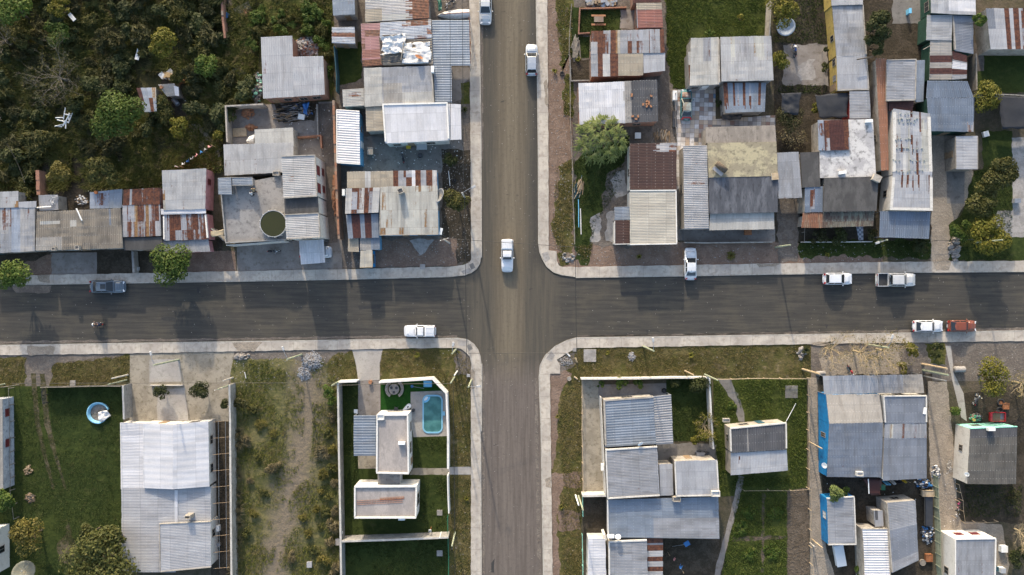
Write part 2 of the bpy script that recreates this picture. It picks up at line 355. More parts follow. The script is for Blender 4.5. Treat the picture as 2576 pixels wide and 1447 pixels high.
# roads: one sheet in the shape of the crossing, with rounded corners under the kerbs
patch('road', 'asphalt_road', [(-400, 722), (0, 719), (644, 709), (1130, 698), (1180, 691), (1202, 676), (1211, 655), (1209, 360), (1204, 0), (1199, -300),
  (1347, -300), (1347, 0), (1352, 360), (1353, 612), (1362, 651), (1374, 673), (1396, 691), (1448, 698), (1932, 690), (2576, 683), (2950, 679),
  (2950, 826), (2576, 831), (1932, 842), (1451, 848), (1426, 855), (1396, 870), (1371, 893), (1358, 918), (1354, 949), (1359, 1085), (1365, 1447), (1371, 1750),
  (1216, 1750), (1212, 1447), (1210, 1085), (1210, 909), (1206, 886), (1194, 869), (1176, 856), (1151, 851), (644, 859), (320, 864), (0, 869), (-400, 873)], 2)
def pavement(outer, inner):
 """raised concrete footway with a kerb lip along the road (outer) edge"""
 mb = MB(); top = .13
 inn = rough_ring(inner, 12, 1.1, len(inner) + inner[0][0])[:-max(1, int(math.dist(inner[-1], inner[0]) / 12))]; ring = [P(*q) for q in outer] + [P(*q) for q in inn][::-1]
 mb.prism(ring, 0.0, top)
 o = mb.build('pavement', MAT['pavement_concrete'])
 bm = bmesh.new(); bm.from_mesh(o.data); bmesh.ops.recalc_face_normals(bm, faces=bm.faces); bm.to_mesh(o.data); bm.free()
 tag(o, kind='structure')
 kb = MB(); pts = [P(*q) for q in outer]
 for a, b in zip(pts, pts[1:]):
  d = (b - a).normalized(); n = Vector((-d.y, d.x, 0)); c = (P(*inner[0]) - P(*outer[0])); n = n if n.dot(c) > 0 else -n
  q = [a - n * .02, b - n * .02, b + n * .14, a + n * .14]; kb.prism([(v.x, v.y) for v in q], 0.0, top + .012)
 tag(kb.build('kerb', MAT['kerb_concrete']), kind='structure')
stained('kerb_concrete', (.40, .37, .32), (.33, .30, .26), (.2, .18, .15), sc=.8)
pavement([(-400, 722), (0, 718), (322, 713), (644, 708), (900, 703), (1130, 697), (1165, 693), (1185, 687), (1199, 677), (1207, 664), (1210, 648), (1209, 360), (1204, 0), (1199, -300)],
   [(-400, 697), (0, 694), (322, 688), (644, 682), (900, 677), (1130, 671), (1150, 670), (1168, 666), (1180, 660), (1184, 654), (1185, 648), (1183, 360), (1180, 0), (1176, -300)])
pavement([(1346, -300), (1348, 0), (1353, 360), (1354, 612), (1357, 634), (1364, 652), (1375, 671), (1392, 685), (1412, 692), (1448, 697), (1730, 693), (1932, 689), (2300, 684), (2576, 682), (2950, 678)],
   [(1372, -300), (1376, 0), (1379, 360), (1380, 612), (1380, 631), (1400, 632), (1401, 655), (1406, 668), (1416, 672), (1448, 672), (1730, 667), (1932, 663), (2300, 658), (2576, 656), (2950, 652)])
pavement([(-400, 874), (0, 868), (322, 863), (644, 858), (900, 854), (1151, 850), (1176, 854), (1192, 865), (1203, 880), (1209, 897), (1211, 915), (1210, 1085), (1212, 1447), (1215, 1750)],
   [(-400, 898), (0, 893), (322, 889), (644, 883), (900, 879), (1144, 875), (1159, 878), (1172, 887), (1182, 897), (1185, 906), (1186, 915), (1185, 1085), (1185, 1447), (1187, 1750)])
pavement([(1370, 1750), (1366, 1447), (1360, 1085), (1355, 949), (1358, 919), (1371, 894), (1396, 871), (1426, 856), (1451, 849), (1700, 846), (1932, 842), (2220, 838), (2576, 831), (2950, 825)],
   [(1396, 1750), (1391, 1447), (1386, 1085), (1384, 941), (1409, 940), (1409, 920), (1401, 905), (1430, 886), (1451, 875), (1700, 871), (1932, 867), (2220, 863), (2576, 858), (2950, 852)])
# crossing ramps and inspection plates cast in the footway
for pts in ([(1160, 683), (1182, 674), (1190, 684), (1168, 694)], [(1363, 638), (1378, 633), (1384, 652), (1371, 661)], [(1150, 855), (1176, 858), (1171, 871), (1154, 869)], [(1373, 902), (1387, 884), (1396, 894), (1387, 910)]):
 patch('ramp', 'pale_cement', pts, z=.137)
for x, y in ((1188, 670), (1182, 874)):
 patch('manhole', 'dark_concrete', [(x - 8, y - 4), (x + 2, y - 9), (x + 8, y + 4), (x - 2, y + 9)], z=.138)
for q in ([(0, 866), (320, 861), (640, 856), (900, 852), (1150, 848), (1150, 845), (900, 846), (640, 850), (320, 854), (0, 858)], [(1452, 847), (1932, 841), (2576, 831), (2576, 825), (1932, 836), (1452, 844)], [(1211, 400), (1216, 400), (1215, 0), (1206, 0)], [(1212, 920), (1219, 920), (1220, 1447), (1213, 1447)], [(1352, 950), (1345, 950), (1352, 1447), (1362, 1447)], [(30, 718), (130, 718), (125, 738), (40, 736)]): patch('road_dust', 'grey_soil', q, 3, 2.2)
for q in ([(405, 800), (420, 797), (442, 800), (440, 806), (408, 805)], [(495, 722), (503, 722), (502, 738), (497, 738)], [(1235, 1415), (1245, 1405), (1243, 1440), (1235, 1440)], [(1623, 830), (1634, 832), (1628, 840)], [(2076, 815), (2084, 818), (2078, 828)], [(900, 770), (960, 768), (955, 776), (905, 779)], [(1560, 735), (1640, 733), (1638, 741), (1565, 743)]): patch('road_patch', 'tar', q, 3, 1.5)
for q in ([(70, 872), (138, 872), (135, 893), (72, 894)], [(585, 862), (660, 860), (640, 884), (600, 885)], [(1385, 1200), (1370, 1205), (1372, 1225), (1388, 1228)], [(95, 692), (128, 691), (128, 712), (100, 708)], [(2345, 658), (2390, 657), (2385, 680), (2352, 682)], [(1186, 930), (1196, 935), (1194, 975), (1186, 980)], [(1376, 200), (1370, 210), (1372, 260), (1378, 270)], [(1900, 664), (1960, 663), (1950, 672), (1910, 673)], [(2040, 861), (2100, 860), (2080, 868), (2045, 868)]): patch('soil_spill', 'sandy_path', q, 3, 2.6, z=.141)
# --- upper left block
patch('scrubland', 'scrub_floor', [(-300, -300), (835, -300), (840, 260), (660, 262), (566, 268), (560, 430), (400, 470), (100, 500), (-300, 500)], 1, 5)
patch('weedy_ground', 'rough_grass', [(590, -100), (835, -100), (838, 250), (660, 100), (640, 262), (560, 200), (600, 60)], 2, 7)
patch('bare_soil', 'dirt_yard', [(570, -60), (660, -60), (640, 40), (600, 60), (572, 20)], 3, 6)
patch('bare_soil', 'sandy_path', [(455, 300), (480, 295), (545, 355), (560, 420), (500, 430), (480, 400), (470, 350)], 3, 6)
patch('bare_soil', 'dark_soil', [(410, 180), (470, 180), (475, 290), (420, 300)], 3, 7)
patch('dirt_yard', 'dark_soil', [(105, 400), (330, 380), (330, 490), (210, 530), (110, 510)], 3, 5)
patch('concrete_yard', 'yard_concrete', [(569, 268), (838, 255), (842, 420), (700, 440), (569, 365)], 3, 0)
patch('dirt_yard', 'dark_soil', [(690, 262), (800, 258), (790, 300), (700, 308)], 4, 5)
patch('dirt_yard', 'dirt_yard', [(838, -60), (1185, -60), (1186, 640), (1160, 668), (860, 676), (850, 420)], 2, 0)
patch('grass_strip', 'lawn_grass', [(846, 105), (910, 105), (912, 200), (850, 215)], 3, 4)
patch('concrete_yard', 'dark_concrete', [(915, 345), (1160, 352), (1175, 420), (1110, 432), (880, 432)], 3, 3)
patch('concrete_yard', 'yard_concrete', [(1136, 170), (1183, 170), (1183, 200), (1160, 215), (1160, 250), (1137, 260)], 4, 2)
patch('planting_bed', 'rough_grass', [(1160, 212), (1182, 205), (1182, 262), (1161, 262)], 4, 3)
patch('planting_bed', 'dark_soil', [(1110, 375), (1185, 378), (1186, 660), (1120, 665), (1110, 600)], 4, 4)
patch('dirt_yard', 'red_soil', [(940, 605), (1150, 600), (1150, 668), (945, 672)], 4, 4)
patch('concrete_yard', 'pale_cement', [(1030, 602), (1095, 604), (1090, 615), (1060, 640), (1040, 625)], 5, 5)
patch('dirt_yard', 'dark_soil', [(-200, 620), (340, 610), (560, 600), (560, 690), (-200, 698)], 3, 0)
patch('concrete_yard', 'yard_concrete', [(128, 636), (244, 635), (244, 690), (128, 692)], 4, 0)
patch('dirt_yard', 'red_soil', [(60, 660), (128, 640), (128, 691), (60, 696)], 4, 5)
patch('dirt_yard', 'red_soil', [(460, 630), (594, 632), (594, 684), (460, 688)], 4, 3)
patch('concrete_yard', 'yard_concrete', [(596, 612), (860, 600), (861, 678), (596, 684)], 4, 0)
patch('earth_passage', 'dirt_yard', [(800, 262), (850, 258), (850, 610), (826, 612)], 4, 0)
# --- upper right block
patch('verge', 'red_soil', [(1372, -100), (1440, -100), (1443, 660), (1381, 665)], 1, 0)
patch('grass_strip', 'rough_grass', [(1395, -60), (1440, -60), (1438, 130), (1412, 180), (1404, 80)], 2, 7)
patch('grass_strip', 'rough_grass', [(1425, 190), (1442, 190), (1442, 290), (1418, 285), (1412, 230)], 2, 6)
patch('grass_strip', 'dry_grass', [(1405, 420), (1440, 400), (1443, 640), (1420, 655), (1385, 580), (1398, 500)], 2, 7)
patch('grass_strip', 'dry_grass', [(1402, 640), (1440, 628), (1432, 668), (1410, 670)], 3, 5)
patch('dirt_yard', 'dirt_yard', [(1438, -100), (1700, -100), (1700, 470), (1442, 470)], 1, 0)
patch('lawn', 'lawn_grass', [(1436, 20), (1563, 22), (1560, 90), (1437, 90)], 2, 3)
patch('lawn', 'lawn_grass', [(1436, 92), (1484, 92), (1484, 146), (1437, 146)], 2, 2)
patch('bare_soil', 'dark_soil', [(1434, 150), (1482, 150), (1482, 202), (1436, 202)], 3, 2)
patch('gravel_path', 'yard_concrete', [(1560, 25), (1595, 25), (1592, 72), (1560, 72)], 3, 3)
patch('lawn', 'green_grass', [(1672, -100), (1940, -100), (1936, 95), (1732, 96), (1730, 225), (1690, 225), (1676, 150)], 2, 6)
patch('lawn', 'lawn_grass', [(1443, 400), (1585, 340), (1560, 470), (1500, 560), (1480, 650), (1444, 655)], 2, 7)
patch('dirt_yard', 'dirt_yard', [(1530, 430), (1588, 400), (1588, 625), (1480, 620), (1515, 530)], 3, 7)
patch('broken_paving', 'pale_cement', [(1532, 450), (1565, 430), (1580, 480), (1548, 500)], 4, 6)
patch('broken_paving', 'pale_cement', [(1488, 550), (1508, 535), (1512, 600), (1486, 608)], 4, 6)
patch('broken_paving', 'pale_cement', [(1525, 535), (1545, 530), (1540, 610), (1522, 606)], 4, 5)
patch('verge', 'red_soil', [(1443, 612), (2220, 605), (2220, 664), (1416, 675)], 1, 0)
patch('verge_grass', 'lawn_grass', [(1450, 620), (1490, 618), (1478, 665), (1460, 668)], 2, 5)
patch('verge_grass', 'lawn_grass', [(2000, 605), (2350, 600), (2350, 655), (2080, 640), (2010, 650)], 2, 8)
patch('tiled_yard', 'patchwork_tiles', [(1695, 226), (1800, 224), (1800, 300), (1950, 290), (1950, 330), (1790, 345), (1778, 420), (1700, 480), (1703, 360)], 4, 0)
patch('dirt_yard', 'dark_concrete', [(1700, 470), (1740, 470), (1740, 605), (1705, 605)], 3, 0)
patch('tiled_yard', 'yard_concrete', [(1720, 570), (1950, 570), (1950, 608), (1720, 610)], 3, 0)
patch('dirt_yard', 'dark_soil', [(1944, -100), (2345, -100), (2345, 620), (1950, 610)], 1, 0)
patch('concrete_yard', 'yard_concrete', [(1970, 115), (2082, 112), (2084, 215), (1968, 212)], 3, 4)
patch('concrete_yard', 'pale_cement', [(2000, 160), (2045, 150), (2050, 190), (2010, 205)], 4, 8)
patch('concrete_yard', 'dark_concrete', [(2245, -60), (2325, -60), (2330, 60), (2245, 60)], 3, 3)
patch('earth_path', 'dirt_yard', [(1955, 500), (2010, 500), (2005, 660), (1960, 662)], 3, 4)
patch('checker_path', 'checker_tiles', [(2153, 565), (2171, 565), (2172, 605), (2160, 605)], 4, 0)
patch('sandy_lane', 'sandy_path', [(2345, 320), (2410, 320), (2450, 440), (2430, 515), (2395, 560), (2388, 660), (2343, 662)], 2, 3)
patch('concrete_slab', 'dark_concrete', [(2381, 425), (2427, 425), (2425, 512), (2382, 512)], 3, 0)
patch('planting_bed', 'lawn_grass', [(2388, 655), (2390, 570), (2430, 515), (2450, 430), (2600, 400), (2600, 655)], 2, 5)
patch('lawn', 'lawn_grass', [(2455, 130), (2620, 130), (2620, 235), (2455, 235)], 2, 4)
patch('lawn', 'lawn_grass', [(2470, 330), (2545, 330), (2548, 530), (2480, 530)], 3, 3)
patch('concrete_yard', 'pale_cement', [(2545, 345), (2650, 345), (2650, 595), (2530, 598), (2490, 560), (2510, 530), (2547, 530)], 4, 2)
patch('wall_passage', 'dirt_yard', [(2450, 110), (2475, 110), (2475, 180), (2450, 180)], 3, 2)
# --- lower left block
patch('verge', 'grey_soil', [(-200, 880), (1190, 870), (1186, 980), (-200, 985)], 1, 0)
patch('verge_grass', 'dry_grass', [(-200, 905), (66, 900), (65, 975), (-200, 980)], 2, 6)
patch('verge_grass', 'dry_grass', [(135, 915), (300, 895), (327, 892), (326, 968), (120, 972)], 2, 6)
patch('lawn', 'lawn_grass', [(-100, 970), (118, 972), (320, 968), (310, 1060), (306, 1600), (-100, 1600)], 3, 0)
for a in (0, 20):
 patch('wheel_track', 'worn_lawn', [(78 + a * 1.1, 940), (90 + a * 1.1, 940), (101 + a * 1.2, 1060), (116 + a * 1.4, 1140), (138 + a * 1.5, 1230), (132 + a * 1.5, 1230), (108 + a * 1.4, 1150), (88 + a * 1.2, 1065)], 4, 1.5)
patch('driveway', 'grey_soil', [(70, 893), (135, 893), (128, 945), (108, 955), (98, 925), (84, 950), (72, 935)], 3, 3)
patch('bare_soil', 'worn_lawn', [(172, 1315), (185, 1345), (195, 1380), (180, 1420), (150, 1410), (142, 1380), (165, 1345)], 5, 5)
patch('concrete_drive', 'mossy_concrete', [(327, 892), (590, 884), (575, 965), (577, 1000), (575, 1070), (530, 1075), (326, 1070)], 4, 0)
patch('concrete_drive', 'smooth_concrete', [(376, 905), (452, 903), (456, 960), (376, 962)], 5, 0)
patch('concrete_drive', 'smooth_concrete', [(395, 985), (464, 975), (474, 1058), (395, 1058)], 5, 1.5)
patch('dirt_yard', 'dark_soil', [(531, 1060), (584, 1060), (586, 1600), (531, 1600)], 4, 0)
patch('vacant_lot', 'vacant_ground', [(582, 905), (850, 900), (853, 1600), (586, 1600), (580, 1000)], 2, 4)
patch('bare_soil', 'grey_soil', [(600, 890), (880, 885), (870, 905), (780, 925), (735, 900), (650, 905)], 3, 6)
patch('verge_grass', 'dry_grass', [(850, 885), (888, 882), (900, 955), (850, 960), (820, 930)], 3, 6)
patch('concrete_drive', 'smooth_concrete', [(886, 880), (963, 879), (955, 915), (955, 956), (901, 958), (896, 920)], 3, 0)
patch('garden_ground', 'lawn_grass', [(856, 964), (1125, 960), (1128, 1360), (860, 1362)], 3, 0)
patch('concrete_drive', 'yard_concrete', [(901, 958), (957, 958), (957, 1050), (901, 1050)], 4, 0)
patch('concrete_slab', 'mossy_concrete', [(901, 1145), (948, 1145), (948, 1179), (901, 1179)], 4, 0)
patch('artificial_turf', 'artificial_turf', [(958, 964), (1090, 957), (1122, 990), (1033, 985), (1033, 1045), (958, 1045)], 4, 0)
patch('pool_terrace', 'smooth_concrete', [(1033, 986), (1110, 983), (1124, 995), (1125, 1097), (1040, 1100), (1033, 1050)], 5, 0)
patch('garden_path', 'mossy_concrete', [(1035, 1178), (1127, 1178), (1127, 1195), (1030, 1195)], 4, 1)
patch('garden_path', 'smooth_concrete', [(1127, 1175), (1185, 1174), (1185, 1194), (1129, 1194)], 4, 0)
patch('lawn', 'lawn_grass', [(858, 1362), (1129, 1348), (1131, 1600), (862, 1600)], 3, 0)
patch('verge_grass', 'dry_grass', [(960, 880), (1144, 876), (1183, 905), (1186, 1175), (1131, 1175), (1126, 990), (1090, 952), (955, 955), (956, 915)], 2, 2)
patch('verge_grass', 'dry_grass', [(1130, 1196), (1186, 1196), (1187, 1600), (1131, 1600)], 2, 1)
patch('bare_soil', 'grey_soil', [(1140, 900), (1160, 885), (1185, 905), (1184, 940), (1150, 945)], 3, 6)
# --- lower right block
patch('verge', 'dry_grass', [(1400, 905), (1451, 874), (2040, 866), (2040, 955), (1462, 955), (1462, 1600), (1386, 1600), (1384, 941), (1409, 940)], 1, 2)
patch('bare_soil', 'red_soil', [(1384, 941), (1420, 925), (1440, 940), (1405, 1000), (1400, 1100), (1390, 1180), (1386, 1180)], 2, 4)
patch('bare_soil', 'red_soil', [(1388, 1190), (1462, 1188), (1460, 1225), (1420, 1222), (1400, 1300), (1412, 1447), (1405, 1600), (1391, 1600)], 2, 5)
patch('bare_soil', 'grey_soil', [(1398, 920), (1408, 900), (1445, 885), (1448, 910), (1425, 930), (1410, 940)], 3, 5)
patch('bare_soil', 'red_soil', [(1400, 1285), (1462, 1290), (1460, 1330), (1405, 1335)], 3, 5)
patch('concrete_yard', 'mossy_concrete', [(1464, 957), (1510, 957), (1522, 1080), (1530, 1245), (1466, 1248)], 3, 0)
patch('concrete_yard', 'yard_concrete', [(1505, 968), (1676, 964), (1676, 1000), (1505, 1000)], 4, 0)
patch('lawn', 'lawn_grass', [(1676, 955), (1790, 955), (1795, 1110), (1676, 1110)], 3, 0)
patch('concrete_yard', 'dark_concrete', [(1650, 1118), (1755, 1115), (1800, 1120), (1805, 1165), (1655, 1170)], 4, 2)
patch('bare_soil', 'dark_soil', [(1466, 1250), (1527, 1250), (1527, 1356), (1468, 1358)], 3, 0)
patch('dirt_yard', 'dark_soil', [(1660, 1350), (1815, 1350), (1815, 1600), (1660, 1600)], 3, 0)
patch('lawn', 'green_grass', [(1793, 955), (2030, 950), (2030, 1240), (1800, 1250)], 3, 0)
patch('garden_path', 'dark_concrete', [(1806, 955), (1840, 955), (1866, 1020), (1873, 1060), (1858, 1060), (1850, 1020)], 4, 3)
patch('garden_path', 'yard_concrete', [(1858, 1195), (1872, 1200), (1858, 1260), (1812, 1447), (1800, 1600), (1785, 1600), (1800, 1430), (1845, 1260)], 5, 1.5)
patch('vegetable_garden', 'green_grass', [(1858, 1235), (1980, 1232), (1980, 1600), (1800, 1600), (1815, 1440)], 4, 3)
patch('tilled_strip', 'tilled_soil', [(1980, 1235), (2035, 1228), (2040, 1600), (1980, 1600)], 4, 2)
patch('garden_furrow', 'tilled_soil', [(1845, 1352), (1978, 1346), (1978, 1354), (1842, 1362)], 5, 3)
patch('garden_furrow', 'tilled_soil', [(1916, 1240), (1924, 1240), (1922, 1440), (1914, 1440)], 5, 3)
patch('earth_lane', 'sandy_path', [(2032, 950), (2056, 950), (2058, 1150), (2070, 1260), (2078, 1380), (2110, 1480), (2110, 1600), (2040, 1600), (2036, 1200)], 3, 1)
patch('front_yard', 'grey_soil', [(2040, 866), (2600, 857), (2600, 960), (2040, 955)], 2, 0)
patch('front_yard', 'sandy_path', [(2060, 905), (2260, 868), (2262, 940), (2070, 945)], 3, 5)
patch('grass_clump_bed', 'rough_grass', [(2325, 862), (2380, 862), (2382, 920), (2340, 915)], 3, 5)
patch('dirt_yard', 'dark_soil', [(2060, 940), (2345, 940), (2345, 1600), (2080, 1600)], 2, 0)
patch('earth_lane', 'sandy_path', [(2334, 960), (2382, 960), (2392, 1060), (2402, 1160), (2407, 1290), (2420, 1310), (2520, 1320), (2540, 1420), (2500, 1600), (2360, 1600), (2356, 1340), (2340, 1180)], 4, 2)
patch('concrete_path', 'smooth_concrete', [(2378, 870), (2392, 870), (2400, 940), (2424, 990), (2432, 1060), (2418, 1050), (2396, 960)], 4, 0)
patch('dirt_yard', 'dark_soil', [(2415, 990), (2600, 960), (2600, 1320), (2415, 1310)], 3, 3)
# ---------------------------------------------------------------- grass as tufts
def in_poly(x, y, poly):
 c = np.zeros(len(x), bool); n = len(poly)
 for i in range(n):
  x1, y1 = poly[i]; x2, y2 = poly[i - 1]
  if y1 == y2: continue
  c ^= ((y1 > y) != (y2 > y)) & (x < (x2 - x1) * (y - y1) / (y2 - y1) + x1)
 return c
def vnoise(x, y, s, seed=0):
 rs = np.random.RandomState(seed); t = rs.rand(64, 64); xs, ys = x / s, y / s
 i, j = np.floor(xs).astype(int), np.floor(ys).astype(int); fx, fy = xs - i, ys - j; fx = fx * fx * (3 - 2 * fx); fy = fy * fy * (3 - 2 * fy)
 a, b, c, d = t[i % 64, j % 64], t[(i + 1) % 64, j % 64], t[i % 64, (j + 1) % 64], t[(i + 1) % 64, (j + 1) % 64]
 return (a * (1 - fx) + b * fx) * (1 - fy) + (c * (1 - fx) + d * fx) * fy
def grass(name, polys, mat, dens, h=.22, wd=.05, holes=(), seed=1, clump=.45, lean=.8, cs=40):
 rs = np.random.RandomState(seed); X = []; Y = []
 for poly in polys:
  xs = [p[0] for p in poly]; ys = [p[1] for p in poly]; n = int((max(xs) - min(xs)) * (max(ys) - min(ys)) / S / S * dens)
  x = rs.uniform(min(xs), max(xs), n); y = rs.uniform(min(ys), max(ys), n); k = in_poly(x, y, poly)
  for hp in holes: k &= ~in_poly(x, y, hp)
  v = .6 * vnoise(x, y, cs, seed) + .4 * vnoise(x, y, cs / 3.3, seed + 1); k &= v > clump * rs.uniform(.7, 1.3, n)
  X.append(x[k]); Y.append(y[k])
 x = (np.concatenate(X) - CX) / S; y = (CY - np.concatenate(Y)) / S; n = len(x)
 B = 3; x = np.repeat(x, B) + rs.normal(0, .05, n * B); y = np.repeat(y, B) + rs.normal(0, .05, n * B); n = n * B
 a = rs.uniform(0, 6.283, n); hh = h * rs.uniform(.5, 1.4, n); ln = hh * lean * rs.uniform(.4, 1.3, n); ww = wd * rs.uniform(.6, 1.3, n)
 dx, dy = np.cos(a), np.sin(a)
 v = np.empty((n, 3, 3), np.float32)
 v[:, 0, 0] = x - dy * ww; v[:, 0, 1] = y + dx * ww; v[:, 0, 2] = .0
 v[:, 1, 0] = x + dy * ww; v[:, 1, 1] = y - dx * ww; v[:, 1, 2] = .0
 v[:, 2, 0] = x + dx * ln; v[:, 2, 1] = y + dy * ln; v[:, 2, 2] = hh
 return mesh_np(name, v.reshape(-1, 3), np.arange(n * 3).reshape(-1, 3), mat)
def mesh_np(name, v, f, mat, kind='stuff'):
 me = bpy.data.meshes.new(name); nf, k = f.shape
 me.vertices.add(len(v)); me.vertices.foreach_set('co', np.asarray(v, np.float32).ravel())
 me.loops.add(nf * k); me.loops.foreach_set('vertex_index', f.astype(np.int32).ravel())
 me.polygons.add(nf); me.polygons.foreach_set('loop_start', np.arange(0, nf * k, k, dtype=np.int32)); me.polygons.foreach_set('loop_total', np.full(nf, k, np.int32))
 me.materials.append(MAT[mat]); me.update(calc_edges=True)
 o = bpy.data.objects.new(name, me); COL.objects.link(o)
 if kind: o['kind'] = kind
 return o
leafmat('blade_dry', (.13, .11, .035), (.21, .17, .065), (.28, .22, .12), sc=.6)
leafmat('blade_rough', (.062, .075, .017), (.12, .12, .03), (.19, .155, .07), sc=.5)
leafmat('blade_lot', (.095, .115, .022), (.18, .175, .04), (.21, .17, .075), sc=.5)
leafmat('blade_green', (.052, .08, .014), (.09, .12, .022), (.13, .15, .03), sc=.6)
leafmat('blade_lawn', (.031, .050, .010), (.054, .074, .016), (.075, .08, .026), sc=.5)
# ---------------------------------------------------------------- building materials
metal('galv', (.285, .288, .30), rust=.06); metal('galv_bright', (.375, .375, .385), rust=.05, stain=.3); metal('galv_blue', (.20, .232, .275), rust=.0, stain=.4)
metal('galv_light', (.37, .365, .36), rust=.10, stain=.4); metal('galv_slate', (.195, .21, .24), rust=.04, stain=.4); metal('galv_rust', (.335, .33, .335), rust=.36, sheet=1.0, streak=.12)
metal('galv_rust_more', (.31, .315, .335), rust=.58, sheet=.8, streak=.14); metal('galv_streak', (.45, .435, .385), rust=.24, sheet=.8, streak=.12, rc=(.24, .14, .06), rc2=(.12, .06, .025))
metal('rust', (.30, .16, .09), rust=.98, sheet=.9, streak=.2); metal('rust_dark', (.12, .05, .03), rust=.9, rc=(.075, .027, .02), rc2=(.045, .017, .014), streak=.5)
metal('ochre_rust', (.38, .35, .29), rust=.62, streak=.12, rc=(.26, .15, .065), rc2=(.15, .08, .035))
metal('white_sheet', (.54, .535, .55), rust=0, stain=.16, met=.1); metal('white_rust', (.48, .465, .44), rust=.2, streak=.12); metal('cream_sheet', (.40, .37, .31), rust=.05, stain=.3, met=0)
metal('fibre', (.28, .265, .245), rust=0, stain=.45, met=0, rough=.9, dirt=(.12, .105, .09)); metal('fibre_beige', (.31, .27, .21), rust=0, stain=.4, met=0, rough=.9); metal('fibre_pale', (.38, .37, .345), rust=0, stain=.35, met=0, rough=.9)
metal('fibre_old', (.155, .137, .115), (.24, .21, .17), rust=0, stain=.6, met=0, rough=.95, dirt=(.06, .052, .045)); metal('fibre_mott', (.075, .072, .067), (.12, .115, .105), rust=0, stain=.8, met=0, rough=.95, dirt=(.045, .042, .038)); metal('fibre_dark', (.075, .077, .085), rust=0, stain=.4, met=0, rough=.9, dirt=(.03, .03, .033))
metal('maroon', (.045, .02, .016), rust=0, stain=.4, met=0, rough=.7, dirt=(.045, .02, .018)); metal('red_sheet', (.22, .08, .062), rust=.1, stain=.3, met=0); metal('pink_sheet', (.27, .13, .13), rust=.3, stain=.3, met=0)
metal('copper', (.27, .125, .07), rust=.05, stain=.35, met=.1); metal('tile_roof', (.21, .095, .055), (.12, .06, .04), rust=0, stain=.7, met=0, rough=.9, sheet=.25, row=.4, dirt=(.20, .20, .15)); metal('tile_mossy', (.075, .05, .04), (.16, .16, .13), rust=.0, stain=.8, met=0, rough=.9, sheet=.25, row=.4, dirt=(.24, .26, .2))
metal('patch_sheet', (.32, .31, .30), (.24, .25, .27), rust=.22, sheet=1.1, row=1.9, tone=.3, stain=.6); metal('patch_blue', (.28, .31, .36), (.25, .28, .33), rust=.2, sheet=1.0, row=1.7, tone=.3, stain=.6)
metal('slate_blue', (.14, .172, .222), rust=0, stain=.35, met=.2)
stained('slab_dark', (.056, .055, .055), (.085, .083, .082), (.045, .045, .047), sc=.6, st=(1, .45, 1)); stained('slab_blue', (.062, .067, .08), (.115, .122, .14), (.03, .032, .038), sc=.7, st=(1.6, .4, 1))
stained('slab_moss', (.36, .32, .21), (.24, .21, .15), (.11, .10, .075), sc=.45, lo=.45, hi=.55); stained('slab_lichen', (.50, .485, .47), (.34, .33, .33), (.10, .097, .092), sc=.55, lo=.44, hi=.58)
stained('slab_sand', (.27, .235, .20), (.20, .175, .15), (.11, .1, .085), sc=.5, st=(1.5, .6, 1)); stained('slab_pale', (.34, .305, .28), (.27, .245, .23), (.22, .2, .19), sc=.5, st=(1, .5, 1)); stained('slab_grey', (.27, .255, .24), (.21, .2, .19), (.10, .095, .09), sc=.5)
stained('white_wall', (.54, .52, .48), (.44, .42, .385), (.36, .33, .29), sc=.7, lo=.5, hi=.7); stained('clean_white', (.64, .62, .58), (.57, .55, .51), (.5, .48, .44), sc=.5, lo=.55, hi=.75)
stained('dirty_white', (.40, .42, .46), (.28, .3, .34), (.14, .15, .17), sc=.9); stained('render_wall', (.36, .33, .29), (.27, .245, .21), (.15, .135, .115), sc=.7); stained('cement_wall', (.29, .28, .26), (.22, .21, .2), (.12, .115, .11), sc=.7)
stained('blue_wall', (.012, .205, .47), (.015, .17, .39), (.02, .09, .2), sc=.6); stained('sky_blue_wall', (.12, .32, .50), (.10, .26, .42), (.06, .14, .22), sc=.6); stained('pink_wall', (.55, .27, .28), (.47, .22, .23), (.3, .15, .15), sc=.6)
stained('yellow_wall', (.46, .34, .10), (.38, .28, .09), (.2, .15, .06), sc=.7); stained('green_wall', (.025, .075, .055), (.02, .055, .042), (.012, .03, .024), sc=.7); stained('mint_wall', (.28, .62, .50), (.24, .54, .44), (.14, .3, .25), sc=.7); stained('red_wall', (.20, .025, .028), (.15, .02, .024), (.1, .015, .018), sc=.7)
stained('teal_wall', (.03, .085, .11), (.025, .07, .09), (.015, .05, .07), sc=.7)
brickmat('brick', (.27, .125, .08), (.21, .095, .062), (.2, .165, .135)); brickmat('brick_orange', (.32, .15, .085), (.26, .12, .07), (.24, .175, .13))
plain('dark_glass', (.02, .025, .03), .12, spec=.6, var=.05); plain('maroon_paint', (.13, .02, .025), .5); plain('white_paint', (.72, .72, .70), .45, var=.08); plain('white_plastic', (.75, .75, .73), .4, var=.04)
plain('wood', (.27, .19, .115), .8, col2=(.16, .11, .065), sc=3); plain('wood_pale', (.42, .33, .22), .8, col2=(.28, .21, .13), sc=3); plain('wood_grey', (.25, .225, .19), .85, col2=(.15, .13, .11), sc=3); plain('wood_green', (.30, .33, .24), .8, col2=(.2, .22, .15), sc=3)
plain('steel', (.33, .34, .36), .45, .6); plain('steel_dark', (.05, .052, .058), .5, .3); plain('rust_iron', (.30, .12, .045), .8, col2=(.16, .06, .025), sc=4); plain('black_rubber', (.018, .018, .019), .85); plain('black_cloth', (.012, .013, .017), .95, col2=(.022, .022, .028), sc=2)
